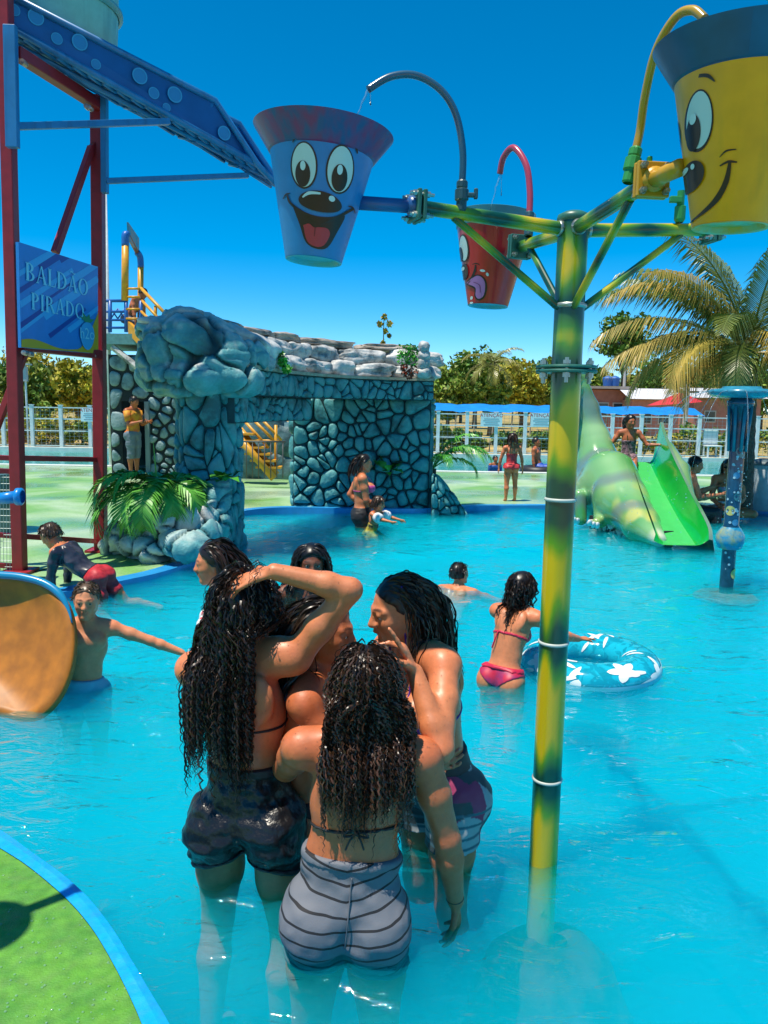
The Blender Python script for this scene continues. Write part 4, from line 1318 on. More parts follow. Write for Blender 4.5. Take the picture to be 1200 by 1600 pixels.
LP0, LP1 = P(32, 906, y=6.85), P(6, -60, y=6.85)
RP0, RP1 = P(158, 871, y=7.9), P(152, 150, y=7.9)
def build_red_tower():
    t = thing('red_tower', 'red steel tower frame holding the blue chute and the sign', 'tower frame', (LP0.x, 7.4, .06))
    def bm_(name, p, q, w, d=None, m=M_REDST):
        b = MB(); beam(b, p, q, w, d); return b.build(name, m, t)
    LP0.z = .06; RP0.z = .06
    bm_('post', LP0, LP1, .10, .11)
    bm_('post', LP0 + V3(-.16, .30, 0), LP1 + V3(-.08, .30, 0), .05, .05)
    bm_('post', RP0, RP1, .11, .12)
    bm_('base_plate', LP0 + V3(0, 0, .0), LP0 + V3(0, 0, .02), .26, .26); bm_('base_plate', RP0 + V3(0, 0, .0), RP0 + V3(0, 0, .02), .26, .26)
    bm_('beam', P(25, 82, y=6.9), P(156, 166, y=7.85), .10)
    bm_('brace', P(143, 230, y=7.82), P(86, 395, y=7.3), .06); 
    bm_('brace', P(152, 222, y=7.9), P(143, 231, y=7.82), .05)
    bm_('beam', P(34, 541, y=6.9), P(156, 554, y=7.85), .085)
    bm_('brace', P(40, 548, y=6.95), P(-25, 720, y=7.0), .055)
    for (a, c) in (((36, 716), (152, 718)), ((36, 838), (154, 846))):
        bm_('rail', P(*a, y=6.92), P(*c, y=7.88), .05)
    for (a, c) in (((-40, 733), (24, 737)), ((-40, 713), (22, 716)), ((-40, 832), (26, 838)), ((-40, 880), (28, 885))):
        bm_('rail', P(*a, y=6.75), P(*c, y=6.85), .045)
    for (x, y, Y) in ((38, 551, 6.85), (46, 553, 6.9), (139, 555, 7.75), (147, 556, 7.8), (140, 168, 7.7), (135, 166, 7.7), (36, 97, 6.9)):
        b = MB(); c = P(x, y, y=Y - .06); b.lathe(c, [(0, .02), (.022, .018), (.024, 0), (.024, -.05)], 8, (0, -1, 0)); b.build('bolt', mat('bolt_steel', (.45, .35, .33), .35, metal=.8), t)
    # thin wire net at the left
    b = MB(); w = MATS['fence_wire']
    for k in range(12):
        x = -30 + k * 5
        b.tube([P(x, 742, y=6.8), P(x + 1, 930, y=6.8)], .0025, 4)
    for k in range(18):
        y = 745 + k * 10; b.tube([P(-35, y, y=6.8), P(27, y + 1, y=6.8)], .0025, 4)
    b.build('wire_net', w, t)
build_red_tower()

def build_chute():
    s0, s1 = P(-70, -5, y=6.75), P(405, 259, y=8.35)      # front bottom rail
    t0, t1 = P(-70, -50, y=6.75), P(337, 158, y=8.1)      # front top rail
    tm = P(394, 256, y=8.33)
    t = thing('water_chute', 'long blue steel water chute with bubble painted panels sloping over the pool', 'chute', (s1.x, s1.y, s1.z))
    back = V3(.12, .62, 0)
    def tube(name, pts, r, m=M_CHUTE, n=8):
        b = MB(); b.tube(pts, r, n); return b.build(name, m, t, smooth=True)
    for o, nm in ((V3(0, 0, 0), 'front'), (back, 'back')):
        b = MB(); b.add([s0 + o, s1 + o, tm + o, t1 + o, t0 + o], [[0, 1, 2, 3, 4]]); 
        p = b.build('side_panel', M_CHUTEP, t)
        tube('rail', [s0 + o - V3(0, .01, 0), s1 + o - V3(0, .01, 0)], .035)
        tube('rail', [t0 + o - V3(0, .01, 0), t1 + o - V3(0, .01, 0), P(403, 258, y=8.3) + o, P(432, 288, y=8.45) + o], .032)
        for (a, c) in (((187, 92), (169, 126)), ((333, 161), (311, 203)), ((55, 22), (45, 60))):
            Ya = 6.75 + 1.6 * (a[0] + 70) / 475
            tube('stiffener', [P(*a, y=Ya) + o - V3(0, .02, 0), P(*c, y=Ya) + o - V3(0, .02, 0)], .025)
    # trough floor between the sides and its ribs
    d = (s1 - s0)
    b = MB(); b.add([s0, s1, s1 + back, s0 + back], [[0, 1, 2, 3]]); b.build('trough_floor', M_CHUTE, t)
    lo = V3(0, 0, -.10)
    for k in range(22):
        f = k / 21; p = s0 + d * f
        tube('rib', [p + lo * .3 , p + back + lo * .3], .022)
    tube('stringer', [s0 + back * .35 + lo, s1 + back * .35 + lo * .5], .028); tube('stringer', [s0 + back * .8 + lo, s1 + back * .8 + lo * .5], .028)
    for k in range(10):
        f = k / 10; g = (k + .8) / 10
        tube('lattice', [s0 + d * f + back * (.35 if k % 2 else .8) + lo, s0 + d * g + back * (.8 if k % 2 else .35) + lo], .016)
    # support struts and uprights
    def box(name, p, q, w, dd=None):
        b = MB(); beam(b, p, q, w, dd); b.build(name, M_CHUTE, t)
    box('strut', P(12, 198, y=6.72), P(264, 190, y=7.75), .055); box('strut', P(166, 283, y=7.8), P(388, 274, y=8.45), .05)
    box('upright', P(20, 231, y=6.72), P(16, 40, y=6.72), .10, .06); box('upright', P(164, 302, y=7.82), P(163, 150, y=7.82), .055, .08)
    # painted bubbles on the front panel
    nrm = (t0 - s0).cross(d).normalized()
    if nrm.y > 0: nrm = -nrm
    ux = d.normalized(); uy = nrm.cross(ux)
    for k, (x, y, r) in enumerate(((53, 32, 11), (85, 66, 8), (120, 72, 11), (145, 106, 7), (213, 124, 11), (235, 150, 8), (268, 152, 11), (347, 210, 10), (20, 20, 8), (255, 172, 6))):
        Yk = 6.75 + 1.6 * (x + 70) / 475
        # drop the point onto the panel plane
        p = P(x, y, y=Yk); p = p - nrm * ((p - s0).dot(nrm)) + nrm * .006
        R_ = r / FOC * Yk
        for (ra, rb, m) in ((R_, 0, mat('bubble_blue', (.03, .22, .48), .35)), (R_, R_ * .84, mat('bubble_rim', (.05, .32, .58), .35)), ):
            V, F = [], []
            off = nrm * (.002 if rb else 0)
            n = 20
            for q in range(n):
                a = 2 * math.pi * q / n; V += [p + off + (ux * math.cos(a) + uy * math.sin(a)) * ra, p + off + (ux * math.cos(a) + uy * math.sin(a)) * max(rb, .0001)]
            for q in range(n): F.append([2 * q, 2 * ((q + 1) % n), 2 * ((q + 1) % n) + 1, 2 * q + 1])
            mesh('bubble', V, F, m, t)
build_chute()

def build_barrel():
    c = P(104, 96, y=7.75)
    t = thing('tipping_barrel', 'huge pale turquoise tipping barrel above the chute at the top left', 'barrel', (c.x, c.y, c.z))
    b = MB(); b.lathe(c, [(0, -.03), (.30, -.03), (.42, .02), (.455, .10), (.475, .4), (.50, 1.0), (.53, 1.7), (.55, 1.72), (.53, 1.75), (.48, 1.7)], 48)
    b.build('shell', mat('barrel_turquoise', (.20, .48, .44), .45, var=.12, vscale=3, dirt=((.08, .25, .26), .6)), t, smooth=True)
    for z in (.42, 1.0):
        b = MB(); b.lathe(c, [(.47 + z * .035, z), (.505 + z * .035, z + .02), (.505 + z * .035, z + .05), (.47 + z * .035, z + .07)], 48); b.build('hoop', mat('barrel_hoop', (.1, .32, .36), .45), t, smooth=True)
build_barrel()

# serif capitals as filled polygons, each in a cell of height 1
def serif_letter(ch):
    T, S, N, sf = .17, .05, .055, .05      # stem, serif height, thin stroke, serif reach
    out = []
    def rect(x0, y0, x1, y1): out.append([(x0, y0), (x1, y0), (x1, y1), (x0, y1)])
    def stem(x, w=T, y0=0, y1=1):
        rect(x, y0, x + w, y1); rect(x - sf, 0, x + w + sf, S); rect(x - sf, 1 - S, x + w + sf, 1)
    def bowl(x, y0, y1, rx, w=T, thin=N):
        cy, ry = (y0 + y1) / 2, (y1 - y0) / 2; n = 14
        for k in range(n):
            a0, a1 = -math.pi / 2 + math.pi * k / n, -math.pi / 2 + math.pi * (k + 1) / n
            def o(a): return (x + rx * math.cos(a), cy + ry * math.sin(a))
            def i(a): return (x + (rx - w) * math.cos(a), cy + (ry - thin) * math.sin(a))
            out.append([i(a0), o(a0), o(a1), i(a1)])
    wd = .7
    if ch == 'I': stem(.1); wd = .37
    elif ch == 'L': stem(.06); rect(.06, 0, .58, S); out.append([(.5, S), (.58, 0), (.62, .26), (.58, .26)]); wd = .64
    elif ch == 'D': stem(.06); bowl(.22, 0, 1, .55); wd = .82
    elif ch == 'P': stem(.06); bowl(.22, .45, 1, .38); wd = .64
    elif ch == 'B': stem(.06); bowl(.22, .5, 1, .36); bowl(.22, 0, .54, .42); wd = .70
    elif ch == 'R': stem(.06); bowl(.22, .47, 1, .38); out.append([(.36, .5), (.52, .5), (.80, 0), (.62, 0)]); rect(.6, 0, .84, S); wd = .82
    elif ch == 'O':
        n = 28
        for k in range(n):
            a0, a1 = 2 * math.pi * k / n, 2 * math.pi * (k + 1) / n
            def o(a): return (.42 + .42 * math.cos(a), .5 + .51 * math.sin(a))
            def i(a): return (.42 + (.42 - T) * math.cos(a), .5 + (.51 - N) * math.sin(a))
            out.append([i(a0), o(a0), o(a1), i(a1)])
        wd = .86
    elif ch in 'AÃ':
        out.append([(.04, 0), (.10, 0), (.42, 1), (.36, 1)]); out.append([(.56, 0), (.75, 0), (.44, 1), (.34, 1)]); rect(.20, .32, .58, .37); rect(-.03, 0, .18, S); rect(.50, 0, .82, S); wd = .80
        if ch == 'Ã':
            pts = [(.18 + .44 * k / 8, 1.14 + .055 * math.sin(2 * math.pi * k / 8)) for k in range(9)]
            for a, b in zip(pts[:-1], pts[1:]): out.append([a, b, (b[0], b[1] + .07), (a[0], a[1] + .07)])
    return out, wd

def build_sign():
    A, B_, C_, D_ = P(29, 378, y=6.72), P(153, 417, y=7.78), P(153, 553, y=7.78), P(33, 543, y=6.72)
    t = thing('park_sign', 'blue striped sign reading BALDÃO PIRADO between the red tower posts', 'sign', D_)
    ux = (B_ - A); uy = (A - D_)
    nrm = ux.cross(V3(0, 0, 1)).normalized()
    if nrm.y > 0: nrm = -nrm
    def S(u, v, k=0):
        lo = D_.lerp(C_, u); hi = A.lerp(B_, u)
        return lo.lerp(hi, v) + nrm * (.0022 * k)
    b = MB(); pts = [S(0, 0), S(1, 0), S(1, 1), S(0, 1)]
    bk = [p - nrm * .03 for p in pts]
    b.add(pts + bk, [[0, 1, 2, 3], [7, 6, 5, 4], [0, 4, 5, 1], [1, 5, 6, 2], [2, 6, 7, 3], [3, 7, 4, 0]])
    b.build('panel', mat('sign_blue', (.02, .20, .58), .35, var=.05), t)
    def grad_poly(name, pl, m, k):
        b = MB(); b.add([S(u, v, k) for u, v in pl], [list(range(len(pl)))]); return b.build(name, m, t)
    dk, lt = mat('sign_dark_blue', (.006, .05, .30), .35), mat('sign_light_blue', (.04, .36, .74), .35)
    def clip(pl):
        # clip polygon to unit square
        for ax_, s, lim in ((0, 1, 0), (0, -1, -1), (1, 1, 0), (1, -1, -1)):
            new = []
            for i in range(len(pl)):
                p, q = pl[i], pl[(i + 1) % len(pl)]
                a, c = p[ax_] * s - lim, q[ax_] * s - lim
                if a >= 0: new.append(p)
                if a * c < 0: f = a / (a - c); new.append((p[0] + (q[0] - p[0]) * f, p[1] + (q[1] - p[1]) * f))
            pl = new
            if len(pl) < 3: return None
        return pl
    # dark top and light lower fields, diagonal streaks
    for (x0, y0, ln, w, m) in ((-.1, .93, .5, .10, dk), (.25, .78, .95, .13, dk), (-.1, .60, .75, .05, lt), (-.1, .30, .95, .06, lt), (.0, .18, .5, .05, dk), (.30, .30, .9, .10, lt), (.35, .12, .6, .05, dk), (.12, .80, .4, .04, lt), (.55, .66, .9, .08, lt), (-.1, .44, .5, .05, dk), (.5, .92, .8, .06, dk), (.6, .2, .7, .06, lt), (-.05, .10, .4, .05, lt), (.3, .48, .5, .03, dk)):
        dx, dy = .80, .60
        nx, ny = -dy, dx
        pl = clip([(x0, y0), (x0 + dx * ln, y0 + dy * ln), (x0 + dx * ln + nx * w * .7, y0 + dy * ln + ny * w * .7), (x0 + nx * w, y0 + ny * w)])
        if pl: grad_poly('streak', pl, m, 1)
    yl = mat('sign_yellow', (.62, .34, .02), .4)
    n = 24
    top = [(k / n, .045 + .055 * math.sin(k / n * 7.0 + .6) * (1 - k / n) + max(0, (k / n - .72)) ** 1.4 * 2.6) for k in range(n + 1)]
    grad_poly('sand_wave', [(0, .004), (1, .004)] + [(u, min(v, .985)) for u, v in top[::-1]], yl, 2)
    # lettering
    lm = mat('sign_letters', (.22, .60, .78), .4)
    def word(w, u0, u1, v0, hgt, slope):
        tot = sum(serif_letter(c)[1] + .08 for c in w); sc = (u1 - u0) / tot; x = u0
        for c in w:
            polys, wd = serif_letter(c); b = MB()
            for i, pl in enumerate(polys):
                b.add([S(x + px * sc, v0 + slope * (x + px * sc - u0) + py * hgt, 4 + (i % 2) * .5) for px, py in pl], [list(range(len(pl)))])
            b.build('letter', lm, t); x += (wd + .08) * sc
    word('BALDÃO', .06, .86, .655, .175, -.02); word('PIRADO', .12, .80, .385, .165, -.02)
    # drop shaped bottle drawing with its writing
    n = 28
    drop = [(.83 + .10 * math.cos(2 * math.pi * k / n) * (1 + .12 * math.sin(2 * math.pi * k / n)), .19 + .155 * math.sin(2 * math.pi * k / n)) for k in range(n)]
    grad_poly('drop_drawing', drop, mat('sign_drop', (.05, .34, .66), .4), 6)
    cap = [(.80, .345), (.72, .40), (.78, .39), (.76, .45), (.82, .40), (.86, .44), (.87, .385), (.93, .39), (.88, .345)]
    grad_poly('green_leaf_drawing', cap, mat('sign_green', (.03, .22, .10), .4), 6)
    text_mesh('drop_writing', 'h2o', .15, lm, S(.82, .21, 9), S(1, .2) - S(0, .2), (0, 0, 1), t)
build_sign()

# ------------------------------------------------------------------ bucket tree
M_PAINT = mat('bamboo_paint', (1, 1, 1), .28, attr=True, spec=.5, coat=.3)
M_BOLT = mat('galvanised_bolt', (.35, .40, .38), .35, metal=.8)
M_VALVE = mat('green_valve', (.03, .25, .06), .4)
def bamboo_cols(V, a, b, nodes, seed):
    """Yellow and green airbrush with dark joints, by position along the pipe."""
    V = np.asarray(V); a, b = np.array(a), np.array(b); L = np.linalg.norm(b - a); d = (b - a) / L
    t = (V - a) @ d
    r = V - a - np.outer(t, d)
    nd = np.min([np.abs(t - q) for q in nodes], 0)
    nz = vnoise(np.concatenate([r * 26, (t * 2.2)[:, None] * np.ones((1, 1))], 1)[:, [0, 1, 3]] + seed, seed)
    nz2 = vnoise(np.stack([r[:, 0] * 60, r[:, 1] * 60 + r[:, 2] * 60, t * 5], 1) + seed, seed + 1)
    f = np.clip(nd / .15 + (nz - .5) * 1.1, 0, 1)
    Yl, G, Dk = np.array((.60, .44, .008)), np.array((.10, .30, .012)), np.array((.004, .055, .035))
    g = np.clip((f - .18) / .45, 0, 1)[:, None]; y = np.clip((f - .55) / .35 + (nz2 - .5) * .8 + (nz - .5), 0, 1)[:, None]
    C = Dk * (1 - g) + G * g
    return C * (1 - y) + Yl * y

def bamboo(name, a, b, ra, rb, nodes, seed, parent, n=24, seg=60):
    k = MB(); a, b = Vector(a), Vector(b)
    k.tube([a.lerp(b, i / seg) for i in range(seg + 1)], [ra + (rb - ra) * i / seg for i in range(seg + 1)], n)
    return mesh(name, k.V, k.F, M_PAINT, parent, cols=bamboo_cols(k.V, a, b, nodes, seed)), k

POLE = P(849, 1340, z=0)
def build_bucket_tree():
    x, y = POLE.x, POLE.y
    def zat(py): return P(870, py, y=y).z
    ztop = zat(342)
    t = thing('bucket_tree', 'tall bamboo painted water pole with pipe arms standing in the pool', 'water feature', (x, y, FLOOR_Z))
    zs = [zat(v) for v in (1216, 1003, 780, 577, 478)]
    o, k = bamboo('pole', V3(x, y, FLOOR_Z), V3(x, y, ztop), .050, .0485, [z - FLOOR_Z for z in zs + [ztop]], 3, t, n=40, seg=220)
    autosmooth(o, 60)
    wt = mat('weld_grey', (.45, .5, .46), .5)
    for z in zs[:3]:
        b = MB(); b.lathe((x, y, z), [(.049, -.006), (.053, -.004), (.054, 0), (.053, .004), (.049, .006)], 40); b.build('joint_ring', wt, t, smooth=True)
    b = MB(); b.lathe((x, y, zs[4]), [(.049, -.008), (.056, -.004), (.056, .004), (.049, .008)], 40); b.build('joint_ring', M_BOLT, t, smooth=True)
    # flange pair with bolts
    fm = mat('flange_green', (.03, .14, .11), .4, var=.2, vscale=12)
    for dz in (-.007, .007):
        b = MB(); b.lathe((x, y, zs[3] + dz), [(.0, -.005), (.098, -.005), (.10, 0), (.098, .005), (0, .005)], 40); autosmooth(b.build('flange', fm, t), 30)
    for k in range(6):
        a = 2 * math.pi * k / 6 + .3; b = MB(); c = V3(x + .085 * math.cos(a), y + .085 * math.sin(a), zs[3])
        b.lathe(c, [(0, .034), (.006, .034), (.006, .026), (.012, .026), (.012, .014), (.006, .014), (.006, -.014), (.012, -.014), (.012, -.028), (.006, -.028), (.006, -.045), (0, -.045)], 6); b.build('bolt', M_BOLT, t)
    # base mound under water
    rng = np.random.default_rng(1)
    U = []
    prof = [(.055, .40), (.10, .39), (.17, .36), (.24, .28), (.29, .14), (.31, .0)]
    b = MB(); b.lathe((x + .03, y - .06, FLOOR_Z), prof, 48)
    V = np.array(b.V); V[:, :2] += (vnoise(V * 5, 4)[:, None] - .5) * .07; V[:, 2] += (vnoise(V * 7 + 3, 5) - .6) * .05 * (V[:, 2] > FLOOR_Z + .3)
    mesh('base_mound', V, b.F, mat('mound_paint', (.004, .010, .006), .8, col2=(.09, .018, .005), vscale=6, var=.3), t, smooth=True)
    # crown cap
    b = MB(); b.lathe((x, y, ztop), [(.049, -.01), (.053, 0), (.050, .012), (.03, .022), (0, .025)], 32); b.build('cap', fm, t, smooth=True)
    za = ztop - .035
    hub = V3(x, y, za)
    ends = {'left': P(652, 323, y=2.38), 'front': P(1018, 282, y=2.02), 'right': P(1110, 359, y=2.68), 'back': P(812, 386, y=2.93)}
    for i, (nm, e) in enumerate(ends.items()):
        d = (e - hub); L = d.length; a = hub + d.normalized() * .035
        bamboo('arm', a, e, .0215, .0205, [0, L * .45, L - .05], 10 + i, t)
        b = MB(); dn = d.normalized(); b.lathe(a + dn * .018, [(.021, -.006), (.026, 0), (.021, .006)], 20, dn); b.build('weld_bead', M_BOLT, t, smooth=True)
        # strut from pole to arm
        s0 = V3(x, y, zs[4] - .005) + V3(d.x, d.y, 0).normalized() * .045; s1 = hub + d * .78 - V3(0, 0, .015)
        bamboo('strut', s0, s1, .0125, .0115, [0, (s1 - s0).length * .5, (s1 - s0).length], 30 + i, t, n=14)
        # square flange plates with bolts
        side = dn.cross(V3(0, 0, 1)).normalized(); up = side.cross(dn)
        pm = mat('flange_yellow', (.5, .28, .02), .4, var=.15) if nm == 'front' else fm
        for q in (-.009, .009):
            b = MB(); b.box(e + dn * q, (.085, .012, .085), (side, dn, up), bev=.003); b.build('plate', pm, t)
        for sx in (-1, 1):
            for sz in (-1, 1):
                b = MB(); c = e + side * sx * .03 + up * sz * .03
                b.lathe(c, [(0, -.04), (.005, -.04), (.005, -.026), (.009, -.026), (.009, -.015), (.005, -.015), (.005, .015), (.009, .015), (.009, .026), (.005, .026), (.005, .036), (0, .036)], 6, dn); b.build('bolt', M_BOLT, t)
    # hose arches with their valves
    def hose(name, pts, Ys, r, c1, c2, vm):
        pp = smooth_path([P(px, py, y=Y) for (px, py), Y in zip(pts, Ys)], 8)
        k = MB(); k.tube(pp, r, 14)
        V = np.array(k.V); s = np.repeat(np.linspace(0, 1, len(pp)), 14)
        f = np.clip(np.abs(s - .5) * 2.2 - .6 + (vnoise(V * 20, 3) - .5) * .4, 0, 1)[:, None]
        mesh('hose', V, k.F, M_PAINT, t, smooth=True, cols=np.array(c1) * (1 - f) + np.array(c2) * f)
        v0 = pp[0]; dn = (pp[1] - pp[0]).normalized()
        b = MB(); b.lathe(v0 - dn * .075, [(.012, 0), (.016, .004), (.016, .03), (.021, .034), (.021, .062), (.015, .066), (.017, .07), (.017, .085), (.013, .09)], 12, dn); b.build('valve', vm, t, smooth=False)
        b = MB(); b.box(v0 - dn * .028 + V3(.026, -.004, 0), (.03, .018, .012), bev=.003); b.box(v0 - dn * .028 + V3(.042, -.004, .004), (.012, .016, .03), bev=.003); b.build('valve_handle', vm, t)
        return pp[-1]
    dkb = mat('dark_valve', (.02, .07, .09), .4)
    e1 = hose('h', [(722, 290), (723, 235), (712, 178), (688, 140), (650, 118), (610, 120), (575, 140)], [2.42, 2.42, 2.41, 2.40, 2.39, 2.38, 2.37], .0105, (.03, .10, .17), (.015, .04, .05), dkb)
    e2 = hose('h', [(992, 240), (1000, 205), (1008, 150), (1025, 80), (1055, 28), (1082, 16), (1101, 30)], [2.06, 2.06, 2.03, 1.98, 1.92, 1.88, 1.85], .0105, (.50, .30, .02), (.03, .07, .04), M_VALVE)
    e3 = hose('h', [(827, 338), (828, 300), (822, 258), (803, 231), (787, 246), (781, 272)], [2.86, 2.88, 2.9, 2.95, 3.0, 3.02], .0115, (.42, .05, .09), (.12, .03, .05), dkb)
    v4 = P(1062, 338, y=2.64); b = MB(); b.lathe(v4 - V3(0, 0, .02), [(.012, 0), (.018, .01), (.018, .05), (.012, .055), (.012, .10)], 12); b.box(v4 + V3(-.02, -.01, .05), (.04, .018, .02), bev=.003); b.build('valve', M_VALVE, t)
    wm = water_material('dripping_water', (.95, 1, 1), None, ((.6, .8, .9), .12), .2)
    for k, (e, L, nm) in enumerate(((e1, .07, 'blue'), (e3, .13, 'red'))):
        b = MB(); rng = np.random.default_rng(k)
        pts = [e + V3(rng.normal() * .002 - .004 * q, 0, -L * q / 8) for q in range(9)]
        b.tube(pts, [.004 * (1 - .08 * q) for q in range(9)], 6)
        b.tube([e + V3(.006, 0, 0), e + V3(.008, 0, -L * .6)], .002, 5)
        tag(b.build('water_stream', wm, None, smooth=True), 'thin water stream falling from the hose above the %s bucket' % nm, 'water')
    return ends
ARM_ENDS = build_bucket_tree()

# ------------------------------------------------------------------ buckets with painted faces
BLK = mat('face_black', (.006, .007, .008), .3)
WHT = mat('face_white', (.55, .66, .64), .35)
def build_bucket(name, label, base, top, prof, mats_, face, bot, half, cx, yr, yaw0, pivot=None):
    """prof: [(radius, fraction, colour slot)]; face: decal drawings in photograph pixels; half/cx/yr: bucket outline in those pixels."""
    base, top = Vector(base), Vector(top)
    ax = (top - base); H = ax.length; ax.normalize()
    t = thing(name, label, 'bucket', base, 'cartoon face tipping buckets')
    n = 64
    fwd = V3(-base.x, -base.y, 0); fwd = (fwd - ax * fwd.dot(ax)).normalized()
    rt = ax.cross(fwd).normalized()       # image right as seen by the camera
    if rt.x < 0: rt = -rt
    def ring(r, h):
        return [base + ax * h * H + (rt * math.sin(2 * math.pi * k / n) + fwd * math.cos(2 * math.pi * k / n)) * r for k in range(n)]
    for nm, pr, m in prof:
        b = MB(); rows = [ring(r, h) for r, h in pr]
        for a, c in zip(rows[:-1], rows[1:]): b.add(*strip(a + [a[0]], c + [c[0]]))
        autosmooth(b.build(nm, m, t), 35)
    body = prof[0][1]
    def rad(v):
        for (r0, h0), (r1, h1) in zip(body[:-1], body[1:]):
            if h0 <= v <= h1: return r0 + (r1 - r0) * (v - h0) / max(h1 - h0, 1e-6)
        return body[-1][0] if v > body[-1][1] else body[1][0]
    vb, vt = body[1][1], .80
    def S(px, py, k):
        f = (yr[0] - py) / (yr[0] - yr[1]); v = f * vt
        c = cx[0] + (cx[1] - cx[0]) * f; h = half[0] + (half[1] - half[0]) * f
        s = max(-.995, min(.995, (px - c) / h)); th = math.asin(s)
        r = rad(max(v, .012)) + .0012 * k + .0006
        return base + ax * v * H + (rt * math.sin(th) + fwd * math.cos(th)) * r
    def fan(nm, pl, m, k):
        c = (sum(p[0] for p in pl) / len(pl), sum(p[1] for p in pl) / len(pl))
        V, F = [S(c[0], c[1], k)], []
        N = len(pl); rings = 5
        for q in range(1, rings + 1):
            for p in pl: V.append(S(c[0] + (p[0] - c[0]) * q / rings, c[1] + (p[1] - c[1]) * q / rings, k))
        for i in range(N): F.append([0, 1 + i, 1 + (i + 1) % N])
        for q in range(rings - 1):
            for i in range(N): F.append([1 + q * N + i, 1 + (q + 1) * N + i, 1 + (q + 1) * N + (i + 1) % N, 1 + q * N + (i + 1) % N])
        return mesh(nm, V, F, m, t, smooth=True)
    def ribbon(nm, pts, ws, m, k):
        pp = smooth_path([V3(p[0], p[1], 0) for p in pts], 8); N = len(pp)
        V, F = [], []
        for i, p in enumerate(pp):
            d = pp[min(i + 1, N - 1)] - pp[max(i - 1, 0)]; d.normalize(); u = i / (N - 1) * (len(ws) - 1); a = int(min(u, len(ws) - 2)); w = ws[a] + (ws[a + 1] - ws[a]) * (u - a)
            V += [S(p.x - d.y * w / 2, p.y + d.x * w / 2, k), S(p.x + d.y * w / 2, p.y - d.x * w / 2, k)]
        for i in range(N - 1): F.append([2 * i, 2 * i + 1, 2 * i + 3, 2 * i + 2])
        return mesh(nm, V, F, m, t, smooth=True)
    for d in face:
        if d[0] == 'e':
            _, nm, x, y, w, h, rot, m, k = d
            cr, sr = math.cos(rot), math.sin(rot); pl = []
            for q in range(32):
                a = 2 * math.pi * q / 32; ex, ey = w / 2 * math.cos(a), h / 2 * math.sin(a); pl.append((x + ex * cr - ey * sr, y + ex * sr + ey * cr))
            fan(nm, pl, m, k)
        elif d[0] == 'p':
            fan(d[1], [(p.x, p.y) for p in smooth_path([V3(a, b, 0) for a, b in d[2] + [d[2][0]]], 4)[:-1]], d[3], d[4])
        else:
            ribbon(d[1], d[2], d[3], d[4], d[5])
    if pivot is not None:
        b = MB(); p, q = pivot; b.tube([p, q], .020, 16); b.build('pivot_pipe', mats_['pivot'], t, smooth=True)
        dn = (q - p).normalized(); b = MB(); b.lathe(q - dn * .03, [(.02, 0), (.03, .005), (.03, .03), (.02, .035)], 20, dn); b.build('bearing', mats_['pivot'], t, smooth=True)
    return t

def bucket_profiles(body_m, brim_m, bot_m, brim=True, band=False):
    Rb, Rt = .083, .150
    pr = [('body', [(Rb * .97, 0.0), (Rb, .012), (Rb + (Rt - Rb) * .5, .41), (Rt, .82)], body_m),
          ('base', [(.0001, .035), (Rb * .80, .035), (Rb * .88, .004), (Rb * .97, -.002), (Rb, .004)], bot_m)]
    if brim:
        pr.append(('brim', [(Rt - .004, .80), (Rt + .004, .815), (Rt + .052, 1.0), (Rt + .047, 1.004), (Rt - .006, .83), (.095, .5)], brim_m))
    else:
        pr.append(('brim', [(Rt - .002, .815), (Rt + .003, .82), (Rt + .014, .98), (Rt + .010, .985), (Rt - .008, .83), (.095, .5)], brim_m))
    return pr

def brim_mat():
    m = bpy.data.materials.new('purple_striped_brim'); m.use_nodes = True
    n, l = m.node_tree.nodes, m.node_tree.links; b = n['Principled BSDF']; b.inputs['Roughness'].default_value = .35
    tc = n.new('ShaderNodeTexCoord'); mp = n.new('ShaderNodeMapping'); mp.inputs['Scale'].default_value = (26, 26, 3)
    nz = n.new('ShaderNodeTexNoise'); nz.inputs['Scale'].default_value = 1; nz.inputs['Detail'].default_value = 2
    rp = n.new('ShaderNodeValToRGB'); e = rp.color_ramp.elements
    e[0].position = .38; e[0].color = (.03, .07, .22, 1); e[1].position = .62; e[1].color = (.20, .03, .14, 1)
    l.new(tc.outputs['Object'], mp.inputs[0]); l.new(mp.outputs[0], nz.inputs[0]); l.new(nz.outputs['Fac'], rp.inputs[0]); l.new(rp.outputs[0], b.inputs['Base Color'])
    return m

